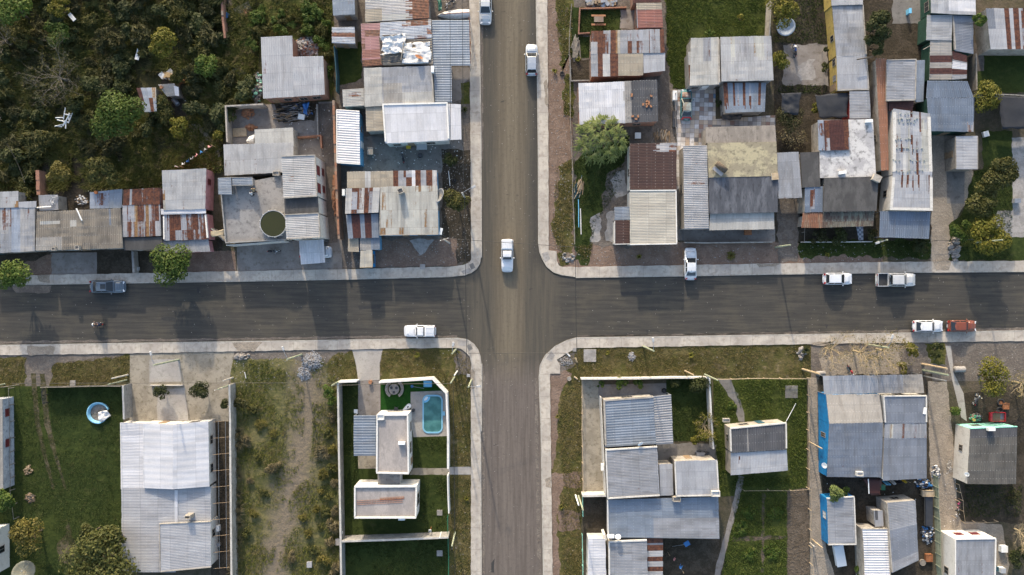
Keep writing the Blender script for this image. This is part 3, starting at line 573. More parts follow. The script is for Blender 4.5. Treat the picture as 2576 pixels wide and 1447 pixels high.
plain('concrete_post', (.46, .44, .40), .85, col2=(.33, .31, .28)); plain('terracotta', (.33, .155, .075), .8, col2=(.24, .11, .055), sc=4); plain('blue_plastic', (.03, .16, .40), .4, var=.05); plain('red_plastic', (.5, .03, .03), .4, var=.05); plain('yellow_plastic', (.6, .42, .03), .4, var=.05); plain('green_plastic', (.03, .2, .11), .5, var=.1); plain('pink_plastic', (.6, .07, .25), .4, var=.05)
plain('orange_plastic', (.5, .16, .04), .5, var=.05); plain('sky_plastic', (.16, .46, .68), .35, var=.05); plain('cardboard', (.42, .29, .15), .9); plain('grey_plastic', (.35, .36, .37), .5, var=.05); plain('cable_black', (.012, .012, .013), .6)
plain('tarp_white', (.66, .65, .63), .6, col2=(.48, .46, .43), sc=2.5); plain('tarp_green', (.035, .15, .10), .5, col2=(.02, .09, .065), sc=3); plain('tarp_blue', (.03, .15, .42), .5); plain('tarp_dark', (.03, .032, .036), .7, col2=(.05, .05, .05), sc=2); plain('shade_net', (.016, .018, .023), .95, col2=(.024, .026, .032), sc=.6); plain('tarp_sand', (.42, .34, .22), .8)
plain('stone', (.30, .275, .25), .9, col2=(.18, .16, .14), sc=5); plain('stone_grey', (.34, .335, .34), .9, col2=(.2, .2, .205), sc=5)
plain('bark', (.11, .085, .06), .9, col2=(.06, .045, .032), sc=4); plain('bark_pale', (.36, .29, .175), .9, col2=(.25, .19, .11), sc=4); plain('bark_grey', (.22, .19, .155), .9, col2=(.14, .12, .1), sc=4)
# ---------------------------------------------------------------- building kit
def inset(pts, d):
 c = sum(pts, Vector((0, 0, 0))) / len(pts); out = []
 for p in pts:
  v = p - c; v.z = 0; L = v.length; q = p - v * min(.5, d * 1.414 / max(L, .01)); out.append(q)
 return out
def corrugated(mats, pts, d='v', per=.2, amp=.014, st=(), seed=0, sag=.02, cell=1.1):
 A, B, C, D = pts; mb = MB(); mb.uv = []; rnd = random.Random(seed)
 e = ((B - A).length + (C - D).length) / 2, ((D - A).length + (C - B).length) / 2
 Ls, Lt = e if d == 'v' else e[::-1]
 nper = max(2, round(Ls / per)); ns = nper * 4; ntt = max(1, round(Lt / cell)); prof = (0, .85, 1, .85)[0:0] or (0, 1, 1, 0)
 bumps = [[rnd.uniform(-sag, sag) for _ in range(max(2, int(Ls / 1.2)) + 2)] for _ in range(ntt + 1)]
 rows = []
 for j in range(ntt + 1):
  t = j / ntt; row = []
  jt = [rnd.uniform(-.025, .025) for _ in range(ns // 16 + 2)]
  for i in range(ns + 1):
   s = i / ns; u, v = (s, t) if d == 'v' else (t, s)
   p = A * (1 - u) * (1 - v) + B * u * (1 - v) + C * u * v + D * (1 - u) * v
   q = s * (len(bumps[j]) - 2); k = int(q); fz = bumps[j][k] * (1 - q + k) + bumps[j][k + 1] * (q - k)
   z = p.z + amp * prof[i % 4] + fz
   if j in (0, ntt):                         # uneven sheet ends
    dv = (D - A if d == 'v' else B - A); dv = dv / max(dv.length, .01); p = p + dv * jt[i // 16]
   row.append((p.x, p.y, z)); mb.uv.append((s * Ls, t * Lt))
  rows.append(row)
 mb.grid(rows)
 nf = len(mb.f)
 jj = [[rnd.uniform(-.09, .09) for _ in range(ns // 2 + 1)] for _ in range(2)]
 for (s0, s1, t0, t1, mi) in st:
  for q in range(nf):
   j, i = divmod(q, ns); s, t = (i + .5) / ns, (j + .5) / ntt
   jk = 'rust' in mats[mi].name or 'streak' in mats[mi].name
   if s0 <= s <= s1 and (t0 if t0 < .02 else t0 + jk * jj[0][i // 2]) <= t <= (t1 if t1 > .98 else t1 + jk * jj[1][i // 2]): mb.m[q] = mi
 # edge lip all round so the sheet has thickness
 n = ns + 1; ring = [(0, i) for i in range(n)] + [(j, ns) for j in range(1, ntt + 1)] + [(ntt, i) for i in range(ns - 1, -1, -1)] + [(j, 0) for j in range(ntt - 1, 0, -1)]
 base = len(mb.v)
 for (j, i) in ring:
  p = rows[j][i]; mb.v.append((p[0], p[1], p[2] - .05)); mb.uv.append(mb.uv[j * n + i])
 L = len(ring)
 for k in range(L):
  a, b = ring[k], ring[(k + 1) % L]
  mb.f.append((b[0] * n + b[1], a[0] * n + a[1], base + k, base + (k + 1) % L)); mb.m.append(0)
 return mb
HS = [0]
def house(name, label, cat, wall, roofs, win=(), group=None):
 """roofs: (material, [TL, TR, BR, BL] as seen from above, height or four heights, options)"""
 HS[0] += 1
 z0 = roofs[0][2]; z0 = z0 if isinstance(z0, (int, float)) else sum(z0) / 4
 c = sum((P(*q, z0) for q in roofs[0][1]), Vector((0, 0, 0))) / 4; root = thing(name, label, cat, (c.x, c.y, 0), 0, group)
 wb = MB(); corners = []; wm2 = [MAT[wall]]
 for k, r in enumerate(roofs):
  mat, pts, z = r[:3]; o = r[3] if len(r) > 3 else {}
  zs = [z] * 4 if isinstance(z, (int, float)) else list(z)
  W = [P(x, y, zz) for (x, y), zz in zip(pts, zs)]; ins = inset(W, o.get('over', .1) + .004 * k); corners.append((ins, zs, o))
  if o.get('flat'):
   mb = MB(); q = [W[3], W[2], W[1], W[0]]
   zz = [v.z for v in q]; mb.prism(q, [a - .18 for a in zz], zz)
   sl_ = mb.build('slab', MAT[mat], root)
  else:
   st = [(a, b, c2, d2, i + 1) for i, (a, b, c2, d2, _) in enumerate(o.get('st', ()))]
   mm = [MAT[mat]] + [MAT[s[4]] for s in o.get('st', ())]
   q = W
   if o.get('d', 'v') == 'v': pass
   corrugated(mm, q, o.get('d', 'v'), o.get('per', .21), o.get('amp', .016), st, HS[0] * 31 + k, o.get('sag', .02), .45 if st else 1.1).build('roof', mm, root)
  if o.get('open'):
   for p, zz in zip(ins, zs): pb = MB(); pb.box((p.x, p.y, (zz - .08) / 2), (.09, .09, zz - .08)); pb.build('post', MAT['steel'], root)
  elif o.get('wall', True):
   b0 = o.get('z0', 0.0); zb = [zz - (.07 if not o.get('flat') else .185) for zz in zs]
   wb.prism([ins[3], ins[2], ins[1], ins[0]], b0, zb[::-1], top=True)
   if 'front' in o: wb.m[-5 + 'BRTL'.index(o['front'][0])] = 1; wm2.append(MAT[o['front'][1]])
  if o.get('rim'):
   wd, ht = o.get('rw', .16), o.get('rh', .16)
   for e in o['rim']:
    rb = MB(); i = 'TRBL'.index(e); a, b = W[i], W[(i + 1) % 4]; dv = (b - a); L = dv.length; dv /= L; nn = Vector((dv.y, -dv.x, 0)).normalized()   # inward for clockwise order seen from above
    inn = nn * (wd / 2 - .03); a2, b2 = a + inn, b + inn
    za, zb2 = a.z, b.z; h = Vector((dv.x, dv.y, 0)).normalized() * (.0 if e in 'TB' else -wd)
    s2 = nn * wd / 2; a2 -= h; b2 += h
    q = [a2 - s2, b2 - s2, b2 + s2, a2 + s2]
    rb.prism(q[::-1], [za - .22, zb2 - .22, zb2 - .22, za - .22][::-1], [za + ht, zb2 + ht, zb2 + ht, za + ht][::-1])
    rb.build('parapet', MAT[o.get('rm', 'white_wall')], root)
 if wb.v: wb.build('wall', wm2, root)
 for wdef in win:
  k, e, t, wd, zb, ht, mat = wdef[:7]; kind = wdef[7] if len(wdef) > 7 else 'window'
  ins, zs, o = corners[k]; a, b = ins[e], ins[(e + 1) % 4]; a = Vector((a.x, a.y, 0)); b = Vector((b.x, b.y, 0)); p = a.lerp(b, t); dv = (b - a).normalized(); rz = math.atan2(dv.y, dv.x)
  nn = Vector((-dv.y, dv.x, 0)); fb = MB(); pc = p + nn * .02
  if kind == 'door':
   fb.box((pc.x, pc.y, zb + ht / 2), (wd, .09, ht), rz); f = fb.build('door', MAT[mat], root)
   hb = MB(); hp = pc + dv * wd * .38 + nn * .06; hb.box((hp.x, hp.y, zb + 1.0), (.12, .05, .05), rz); hb.build('handle', MAT['steel'], f)
  else:
   t2 = .055
   for dx, dz, ww, hh in ((0, -ht / 2, wd + .12, t2), (0, ht / 2, wd + .12, t2), (-wd / 2, 0, t2, ht - t2), (wd / 2, 0, t2, ht - t2), (0, 0, .04, ht - t2)):
    q = pc + dv * dx; fb.box((q.x, q.y, zb + ht / 2 + dz), (ww, .1, hh), rz)
   f = fb.build('window', MAT['wood_grey' if mat != 'maroon_paint' else 'maroon_paint'], root)
   gb = MB(); gb.box((pc.x, pc.y, zb + ht / 2), (wd, .055, ht), rz); gb.build('pane', MAT[mat], f)
 return root
def chimney(root, x, y, z0, w, d, h, mat='render_wall', rz=0.0, name='chimney'):
 p = P(x, y, z0 + h); mb = MB(); z = z0 - .25; hh = h + .25
 t = .09                                             # hollow shaft
 for dx, dy, a, b in ((0, d / 2 - t / 2, w, t), (0, -d / 2 + t / 2, w, t), (-w / 2 + t / 2, 0, t, d - 2 * t), (w / 2 - t / 2, 0, t, d - 2 * t)):
  X = dx * math.cos(rz) - dy * math.sin(rz); Y = dx * math.sin(rz) + dy * math.cos(rz)
  mb.box((p.x + X, p.y + Y, z + hh / 2), (a, b, hh), rz)
 mb.box((p.x, p.y, z + hh * .4), (w - 2.2 * t, d - 2.2 * t, hh * .8), rz)
 return mb.build(name, MAT[mat], root)
# ---------------------------------------------------------------- houses, upper left block
A = house('brick_house', 'unfinished orange brick house with an L-shaped grey ribbed roof beside the rubble heap', 'house', 'brick',
 [('galv_bright', [(656, 94), (735, 90), (740, 244), (662, 248)], 3.4, dict(per=.3, amp=.03, over=.12)), ('galv_bright', [(735, 143), (813, 141), (817, 238), (739, 244)], 3.42, dict(per=.3, amp=.03, over=.12))],
 [(0, 2, .3, 1.0, 1.1, 1.1, 'dark_glass'), (1, 2, .35, 1.1, 1.1, 1.1, 'dark_glass'), (1, 2, .8, 1.0, 1.1, 1.1, 'dark_glass'), (0, 2, .75, .9, .05, 2.0, 'wood', 'door')])
house('shed', 'small blue grey shed cut by the top edge behind the grey patchwork roof', 'shed', 'cement_wall', [('galv_blue', [(834, -40), (890, -42), (893, 36), (838, 39)], 2.6, dict(st=[(.7, .95, .55, .7, 'galv_slate')]))], [(0, 2, .4, .8, .05, 1.9, 'wood', 'door')])
house('house', 'long house with a grey, beige and rusted patchwork roof beside the boat', 'house', 'cement_wall',
 [('galv', [(918, -60), (1078, -64), (1080, 46), (919, 56)], 3.0, dict(d='h', st=[(.0, .55, .68, 1, 'galv_rust_more'), (.72, 1, .0, .26, 'fibre_beige'), (.86, 1, .26, .66, 'fibre_pale'), (.55, 1, .68, 1, 'rust')]))], [(0, 1, .5, 1.0, 1.0, 1.0, 'dark_glass')])
house('shed', 'small tin shed with a blue grey rust-streaked roof beside the weedy lot', 'shed', 'wood_grey', [('patch_blue', [(835, 69), (892, 68), (894, 111), (835, 108)], 2.3, dict(d='h', st=[(.3, .6, 0, 1, 'galv_rust_more')]))], [(0, 2, .5, .8, .05, 1.8, 'wood', 'door')])
deb = house('house', 'ramshackle house with red sheets and a broken, tarpaulin-covered roof', 'house', 'cement_wall',
 [('pink_sheet', [(908, 60), (958, 58), (962, 164), (912, 168)], 3.0, dict(d='h', st=[(.62, .8, 0, 1, 'red_sheet'), (.85, 1, 0, 1, 'rust')])),
 ('patch_blue', [(957, 57), (1084, 49), (1086, 96), (955, 102)], 3.05, dict(d='h', st=[(0, .3, .5, 1, 'galv_rust')])),
 ('fibre_old', [(956, 94), (1086, 92), (1089, 162), (960, 164)], 2.98, dict(d='h', per=.33, amp=.04, sag=.05))], [(2, 1, .5, .8, 1., 1., 'dark_glass')])
house('carport', 'long blue grey ribbed porch roof between the street footway and the tarpaulin house', 'carport', 'cement_wall',
 [('galv_blue', [(1086, 51), (1180, 51), (1183, 165), (1089, 166)], 2.75, dict(d='h', per=.34, amp=.022, open=1)), ('galv_blue', [(1090, 166), (1135, 166), (1137, 258), (1094, 258)], 2.76, dict(d='h', per=.34, amp=.022, open=1))])
big = house('house', 'wide grey metal-roofed house dotted with rows of nail holes behind the ribbed porch', 'house', 'render_wall',
 [('galv', [(915, 171), (1086, 166), (1092, 262), (917, 269)], 3.1, dict(rim='R', rm='render_wall', st=[(0, .26, 0, 1, 'fibre_pale'), (.28, .55, .4, .9, 'fibre'), (.55, 1, .65, 1, 'fibre_pale')])),
 ('fibre_pale', [(861, 226), (915, 222), (917, 266), (863, 269)], 2.5, dict(d='h', st=[(.2, .45, .4, .8, 'galv_rust_more')])), ('fibre_beige', [(920, 269), (964, 268), (966, 329), (922, 331)], 2.9, dict(d='h'))])
house('house', 'clean white flat-roofed house with a raised rim, south of the nail-dotted grey roof', 'house', 'white_wall',
 [('white_sheet', [(962, 262), (1126, 258), (1130, 353), (969, 361)], 3.2, dict(rim='TRL', rm='clean_white', rw=.22, rh=.12)), ('white_sheet', [(1126, 261), (1159, 263), (1161, 351), (1130, 353)], 2.9, dict(open=1))],
 [(0, 2, .3, 1.1, 1., 1.1, 'dark_glass'), (0, 2, .62, .9, .05, 2.05, 'wood', 'door'), (0, 2, .85, 1., 1., 1., 'dark_glass')])
house('workshop', 'narrow blue-walled workshop with a white big-ribbed roof beside the red brick wall', 'workshop', 'sky_blue_wall',
 [('white_sheet', [(846, 275), (904, 279), (906, 414), (847, 410)], 3.0, dict(d='h', per=.33, amp=.03, rim='LB', rm='clean_white', rw=.14, rh=.05))], [(0, 1, .6, .9, .05, 2., 'white_paint', 'door'), (0, 1, .3, .8, 1.1, .8, 'dark_glass')])
# middle of the block
lt = house('house', 'house with a stepped pale grey metal roof beside the brick-strewn walled yard', 'house', 'render_wall',
 [('fibre_pale', [(640, 326), (737, 321), (739, 368), (641, 366)], 3.2, {}), ('galv_light', [(562, 364), (738, 358), (738, 432), (565, 442)], 3.21, dict(over=.1))], [(1, 2, .3, .9, 1., 1., 'dark_glass')])
chimney(lt, 694, 436, 3.1, .9, .6, .5)
two = house('house', 'white two-storey house with two ribbed roofs and a flat terrace for the round pool', 'house', 'white_wall',
 [('galv_light', [(708, 393), (793, 390), (798, 494), (713, 499)], 5.7, dict(d='h', per=.24, amp=.018, rim='TRB', rm='render_wall', rw=.12, rh=.1)), ('slab_dark', [(714, 497), (799, 494), (802, 536), (717, 540)], 5.3, dict(flat=1)),
 ('galv_light', [(717, 540), (802, 536), (806, 597), (721, 602)], 5.7, dict(d='h', per=.24, amp=.018, rim='TRB', rm='render_wall', rw=.12, rh=.1)), ('slab_grey', [(556, 470), (716, 440), (722, 604), (569, 612)], 3.0, dict(flat=1, rim='LB', rm='cement_wall', rh=.35))],
 [(0, 1, .33, 1.2, 3.4, 1.5, 'maroon_paint'), (0, 1, .78, 1.2, 3.4, 1.5, 'maroon_paint'), (0, 1, .3, .9, .9, 1.2, 'maroon_paint'), (0, 1, .75, .9, .9, 1.2, 'maroon_paint'), (2, 2, .5, 1.2, 3.6, 1.1, 'dark_glass')])
house('shed', 'low L-shaped blue grey tin shed at the corner of the pool terrace', 'shed', 'cement_wall',
 [('galv_blue', [(548, 448), (582, 446), (584, 490), (549, 489)], 4.2, dict(d='h', rim='RL', rm='steel_dark', rw=.06, rh=.04)), ('galv_blue', [(582, 447), (635, 446), (637, 466), (583, 467)], 4.1, dict(d='h', rim='TRB', rm='cement_wall', rw=.08, rh=.05))])
house('carport', 'white ribbed carport roof with a silver car poking out from under it', 'carport', 'white_wall', [('white_sheet', [(752, 605), (814, 603), (818, 661), (757, 665)], 2.5, dict(per=.34, amp=.03, open=1))])
house('house', 'grey patchwork tin-roofed house at the left edge above the street tree', 'house', 'cement_wall',
 [('patch_sheet', [(-60, 523), (88, 521), (88, 632), (-60, 640)], 3.0, dict(st=[(.44, .6, 0, .45, 'galv_rust'), (.6, .75, 0, 1, 'patch_blue')])), ('galv_light', [(-60, 484), (46, 481), (46, 522), (-60, 524)], 3.1, dict(st=[(.9, 1, .75, 1, 'ochre_rust')])), ('galv_bright', [(46, 508), (91, 506), (91, 522), (46, 523)], 3.05, dict(wall=False))],
 [(0, 2, .6, 1., 1., 1., 'dark_glass'), (0, 2, .8, .9, .05, 2., 'teal_wall', 'door')])
old = house('house', 'house with a wide weathered brown corrugated fibre-cement roof', 'house', 'cement_wall',
 [('fibre_old', [(93, 533), (303, 524), (309, 624), (90, 631)], 3.3, dict(per=.26, amp=.045, sag=.03, st=[(.04, .28, .27, .37, 'fibre_pale'), (.40, .47, .24, .40, 'fibre_pale'), (.86, .88, .02, .4, 'galv_slate'), (.0, .3, .7, 1, 'fibre')]))],
 [(0, 2, .3, 1.1, 1., 1.1, 'dark_glass'), (0, 2, .55, .9, .05, 2., 'wood', 'door'), (0, 2, .8, 1.1, 1., 1.1, 'dark_glass')])
chimney(old, 134, 626, 3.2, .55, .45, .5); chimney(old, 193, 623, 3.2, .6, .55, .7)
house('shed', 'low grey tin lean-to behind the brown fibre-cement roof, with bicycle wheels on top', 'shed', 'cement_wall', [('galv', [(97, 491), (145, 490), (147, 528), (99, 531)], 2.4, {})])
house('shed', 'blue grey tin shed under the dark round tree, its sheets spotted with holes', 'shed', 'cement_wall', [('patch_blue', [(226, 484), (308, 476), (306, 523), (226, 525)], 2.6, dict(st=[(.6, 1, 0, 1, 'galv_blue')]))])
house('house', 'narrow house with a rust-striped tin roof between the brown and the pink houses', 'house', 'cement_wall',
 [('galv_rust', [(308, 516), (402, 513), (405, 594), (308, 597)], 3.1, dict(sheet=1, st=[(.12, .22, .0, 1, 'galv_rust_more'), (.32, .4, 0, 1, 'ochre_rust'), (.62, .7, 0, 1, 'ochre_rust'), (.78, .86, 0, 1, 'galv_rust_more')])),
 ('rust', [(311, 477), (402, 472), (402, 514), (309, 517)], 3.15, dict(st=[(.18, .24, 0, 1, 'galv'), (.5, .55, 0, 1, 'galv_rust'), (.62, .68, 0, 1, 'galv_rust'), (.82, .88, 0, 1, 'galv_rust')])), ('slab_dark', [(308, 598), (407, 596), (409, 628), (312, 630)], 2.9, dict(flat=1))], [(2, 2, .5, .9, .05, 2., 'wood', 'door')])
house('house', 'pink-walled house with a pale upper roof and a rust-streaked lower roof', 'house', 'pink_wall',
 [('galv_light', [(407, 429), (519, 424), (516, 526), (411, 529)], 3.1, dict(over=.06, st=[(0, .05, .55, 1, 'ochre_rust')])), ('white_sheet', [(404, 526), (517, 524), (518, 537), (406, 540)], 3.0, dict(d='h', wall=False)),
 ('galv_rust_more', [(411, 540), (518, 536), (524, 602), (412, 606)], 2.8, dict(per=.3, amp=.035, rim='LR', rm='clean_white', rw=.2, rh=.1)), ('galv', [(409, 606), (524, 602), (529, 633), (410, 637)], 2.5, dict(over=.3))],
 [(0, 1, .3, .7, 1.3, 1., 'maroon_paint')])
cor = house('house', 'corner house with a cream and grey patched roof, rust bands along its top edge', 'house', 'sky_blue_wall',
 [('fibre_beige', [(873, 432), (1099, 428), (1100, 468), (873, 474)], 3.3, dict(st=[(.20, .265, 0, 1, 'white_rust'), (.515, .57, 0, 1, 'rust'), (.57, .63, 0, 1, 'galv'), (.63, .72, 0, 1, 'galv_rust_more'), (.72, .76, 0, 1, 'white_sheet'), (.76, .82, 0, 1, 'rust'), (.82, .88, 0, 1, 'galv'), (.88, .95, 0, 1, 'rust'), (.95, 1, 0, 1, 'white_rust')])),
 ('galv_streak', [(957, 470), (1101, 467), (1103, 590), (955, 592)], 3.35, dict(over=.12, rim='BL', rm='render_wall', rw=.1, rh=.05)),
 ('white_rust', [(870, 474), (956, 472), (952, 535), (868, 538)], 3.4, dict(st=[(.18, .4, .0, 1, 'galv_rust_more'), (.56, .8, 0, 1, 'galv_rust_more')])), ('galv_blue', [(870, 541), (952, 537), (953, 598), (876, 600)], 2.9, dict(st=[(.16, .42, 0, 1, 'rust_dark'), (.56, .78, 0, 1, 'rust_dark')])),
 ('fibre', [(905, 598), (955, 596), (956, 628), (906, 630)], 2.6, dict(st=[(.55, 1, 0, 1, 'galv_blue')])), ('fibre_beige', [(876, 600), (902, 600), (903, 634), (875, 633)], 2.5, {})],
 [(1, 2, .3, 1.1, 1., 1.1, 'dark_glass'), (1, 2, .6, .9, .05, 2., 'wood', 'door'), (1, 1, .4, 1., 1., 1., 'dark_glass')])
chimney(cor, 1007, 480, 3.3, .75, .7, 1.25, 'render_wall', .4)
house('kiosk', 'small cream-roofed blue kiosk standing on the edge of the footway', 'kiosk', 'blue_wall', [('cream_sheet', [(907, 631), (936, 629), (937, 672), (905, 673)], 2.6, dict(over=.05, rim='RB', rm='wood_pale', rw=.06, rh=.03, st=[(.36, .42, 0, 1, 'galv_rust')]))], [(0, 1, .5, 1.2, 1.0, .9, 'dark_glass')])
house('shack', 'patched tin shack in the scrub behind the big green tree', 'shack', 'wood_grey', [('patch_blue', [(343, 222), (392, 220), (394, 280), (363, 282)], 2.4, dict(st=[(0, .22, 0, .7, 'rust_dark'), (.55, .8, .4, 1, 'rust'), (.78, 1, 0, .5, 'ochre_rust')]))])
# ---------------------------------------------------------------- houses, upper right block
house('house', 'house with a faded red tin roof at the top edge above the rust-striped roof', 'house', 'brick',
 [('red_sheet', [(1602, 24), (1665, 24), (1668, 70), (1604, 71)], 3.0, dict(d='h', rim='L', rm='steel', rw=.06, rh=.05)), ('fibre_beige', [(1601, 8), (1664, 7), (1665, 24), (1602, 25)], 3.0, dict(d='h')), ('rust_dark', [(1590, -50), (1660, -52), (1662, 6), (1592, 8)], 3.0, {})], [(0, 3, .5, 1., 1., 1., 'dark_glass')])
house('house', 'house under a tin roof with bold brown rust stripes and a patch of dull grey', 'house', 'brick',
 [('galv', [(1487, 78), (1670, 73), (1672, 133), (1486, 136)], 3.0, dict(over=.08, st=[(.0, .09, 0, 1, 'galv_rust'), (.09, .17, 0, 1, 'rust'), (.17, .24, .1, 1, 'galv_rust_more'), (.265, .34, 0, 1, 'rust'), (.34, .4, 0, 1, 'ochre_rust'), (.50, .56, 0, 1, 'galv_rust_more'), (.62, .72, 0, 1, 'galv_rust_more'), (.79, .88, 0, 1, 'galv_rust_more'), (.94, 1, 0, 1, 'rust')])),
 ('galv', [(1486, 136), (1618, 134), (1618, 190), (1487, 193)], 2.98, dict(st=[(0, .13, 0, 1, 'galv'), (.13, .23, 0, 1, 'rust'), (.23, .36, 0, 1, 'white_rust'), (.37, .52, 0, 1, 'rust'), (.52, 1, 0, 1, 'fibre_beige')])), ('galv_bright', [(1618, 134), (1673, 133), (1673, 178), (1619, 184)], 2.9, {})],
 [(0, 3, .5, 1., 1., 1., 'dark_glass'), (1, 2, .4, .9, .05, 2., 'wood', 'door')])
wb = house('brick_house', 'brick house, roof half white and half near-black sheet, with loose bricks', 'house', 'brick',
 [('white_sheet', [(1455, 210), (1571, 205), (1573, 310), (1458, 314)], 3.3, dict(per=.3, amp=.035, st=[(.96, 1, .15, .5, 'white_rust')])), ('fibre_dark', [(1571, 204), (1653, 201), (1656, 306), (1573, 309)], 3.32, dict(per=.3, amp=.05, st=[(0, .2, 0, 1, 'slab_grey')]))],
 [(0, 3, .5, 1.1, 1., 1.1, 'dark_glass'), (1, 2, .6, 1., 1., .9, 'dark_glass')])
house('house', 'house with one cream and one dark red roof and a maroon lean-to', 'house', 'white_wall',
 [('cream_sheet', [(1585, 479), (1701, 478), (1703, 614), (1585, 616)], 3.3, dict(d='h', rim='TRB', rm='clean_white', rw=.14, rh=.08)), ('maroon', [(1546, 555), (1585, 554), (1585, 614), (1546, 615)], 2.6, dict(d='h', rim='LB', rm='white_wall', rw=.1, rh=.06)), ('galv_blue', [(1546, 521), (1584, 520), (1585, 553), (1546, 554)], 2.62, dict(d='h', open=1)),
 ('maroon', [(1584, 362), (1702, 359), (1702, 477), (1584, 477)], 3.1, dict(d='h', st=[(.0, .19, .55, 1, 'galv_rust')]))],
 [(1, 2, .5, .9, .05, 2., 'wood', 'door'), (0, 2, .5, 1.2, 1., 1.1, 'dark_glass'), (3, 3, .4, 1., 1., 1., 'dark_glass')])
gal = house('house', 'house with pale fibre sheets on the left and rust-streaked light sheets on the right', 'house', 'cement_wall',
 [('fibre_pale', [(1738, 96), (1808, 94), (1811, 212), (1735, 216)], 3.1, dict(rim='R', rm='render_wall', rw=.18, rh=.12, st=[(.45, .72, 0, .5, 'galv')])), ('galv_light', [(1812, 93), (1940, 90), (1946, 202), (1815, 205)], 3.3, dict(st=[(.2, .28, 0, .5, 'galv_streak'), (.4, .55, 0, .5, 'galv_rust'), (.65, .85, 0, .5, 'galv_streak'), (.9, 1, 0, .5, 'galv_rust')])),
 ('galv_blue', [(1819, 208), (1927, 208), (1924, 281), (1824, 284)], 2.7, dict(st=[(0, .1, 0, .8, 'rust'), (.22, .27, 0, .8, 'rust'), (.32, .36, 0, .8, 'galv_rust_more'), (.45, .52, 0, .8, 'rust'), (.6, .66, 0, .8, 'galv_rust_more'), (.82, .89, 0, .8, 'rust')])), ('rust', [(1731, 130), (1744, 129), (1747, 213), (1734, 214)], 2.7, dict(st=[(0, 1, 0, .35, 'galv_light')]))],
 [(0, 2, .4, .9, .05, 2., 'white_paint', 'door'), (0, 2, .75, .9, 1., .9, 'dark_glass')])
dk = house('house', 'large flat-roofed house, roof half ochre mossy concrete and half blue-black slab', 'house', 'render_wall',
 [('slab_sand', [(1775, 320), (1950, 315), (1953, 358), (1777, 360)], 3.2, dict(flat=1)), ('slab_moss', [(1780, 360), (1953, 357), (1957, 443), (1783, 447)], 3.3, dict(flat=1)), ('slab_blue', [(1783, 447), (1957, 443), (1956, 534), (1785, 538)], 3.25, dict(flat=1)),
 ('galv', [(1719, 367), (1779, 365), (1783, 576), (1722, 577)], 3.1, dict(d='h', per=.24, amp=.025, st=[(.42, .47, .2, .8, 'galv_rust')])), ('fibre_pale', [(1786, 538), (1947, 535), (1948, 577), (1784, 579)], 2.8, dict(open=1)), ('galv', [(1955, 384), (2009, 382), (2018, 497), (1958, 500)], 3.0, dict(open=1))],
 [(2, 2, .3, 1.2, 1., 1.1, 'dark_glass'), (2, 2, .6, .9, .05, 2., 'wood', 'door'), (3, 3, .5, 1.2, 1., 1., 'dark_glass')])
house('house', 'yellow-walled narrow house with a long blue grey roof at the top right', 'house', 'yellow_wall',
 [('galv', [(2093, 12), (2171, 10), (2180, 140), (2104, 142)], 2.7, dict(rim='R', rm='render_wall', rw=.14, rh=.08, st=[(.48, 1, .1, .46, 'galv_bright')])), ('galv_bright', [(2104, 142), (2180, 140), (2186, 226), (2107, 228)], 2.7, dict(rim='RB', rm='render_wall', rw=.14, rh=.08)), ('galv_bright', [(2088, -60), (2170, -60), (2171, 12), (2092, 14)], 2.9, {})],
 [(0, 3, .38, .8, 1.2, 1.0, 'dark_glass'), (1, 3, .9, .9, 1.2, 1., 'dark_glass'), (1, 3, .4, .8, 1.2, 1., 'steel'), (1, 3, .15, .9, .05, 2., 'wood', 'door')])
house('annex', 'low blue grey tin annex with a dark red side wall below the yellow house', 'annex', 'red_wall', [('galv', [(2137, 230), (2187, 229), (2191, 298), (2137, 299)], 2.7, dict(d='h'))])
house('house', 'rust-brown ribbed strip roof running down beside pale blue sheets', 'house', 'render_wall',
 [('copper', [(2203, 148), (2230, 147), (2236, 428), (2217, 430)], 3.0, dict(per=.25, amp=.03)), ('galv', [(2231, 151), (2305, 149), (2303, 252), (2230, 254)], 3.5, dict(d='h', rim='TRB', rm='render_wall', rw=.12, rh=.07, st=[(.06, .13, .55, 1, 'galv_bright')])), ('galv_blue', [(2306, 152), (2327, 151), (2323, 256), (2303, 257)], 2.7, {}),
 ('rust_dark', [(2235, 256), (2298, 254), (2296, 280), (2236, 280)], 2.9, dict(d='h'))], [(0, 3, .3, .9, 1., 1., 'dark_glass')])
lb = house('house', 'long light grey tin roof littered with rows of plastic bottles and rust streaks', 'house', 'white_wall',
 [('galv_bright', [(2247, 274), (2340, 286), (2345, 440), (2246, 440)], 3.4, dict(over=.05, rim='LR', rm='white_wall', rw=.42, rh=.05, st=[(.0, .2, .1, .5, 'white_rust'), (.2, .26, .5, .95, 'galv_rust'), (.26, .4, .6, 1, 'white_rust'), (.4, .44, .3, 1, 'galv_streak'), (.75, .95, .2, .9, 'galv_streak'), (.46, .52, .0, .6, 'galv_rust_more'), (.6, .66, .5, 1, 'galv_rust'), (.7, .74, .0, .3, 'rust')])),
 ('galv_bright', [(2246, 440), (2345, 440), (2346, 530), (2239, 528)], 3.4, dict(over=.05, rim='LRB', rm='white_wall', rw=.36, rh=.05, st=[(.22, .27, 0, .35, 'rust'), (.36, .41, 0, .35, 'rust'), (.5, .54, 0, .35, 'galv_rust_more'), (.63, .68, 0, .35, 'rust'), (.85, .95, 0, .5, 'galv_rust')]))], [(1, 3, .5, .9, 1., 1., 'dark_glass')])
house('porch', 'plain blue ribbed porch roof at the front of the bottle-strewn long house', 'porch', 'steel', [('slate_blue', [(2214, 531), (2341, 533), (2337, 601), (2212, 597)], 2.7, dict(per=.28, amp=.04, open=1))])
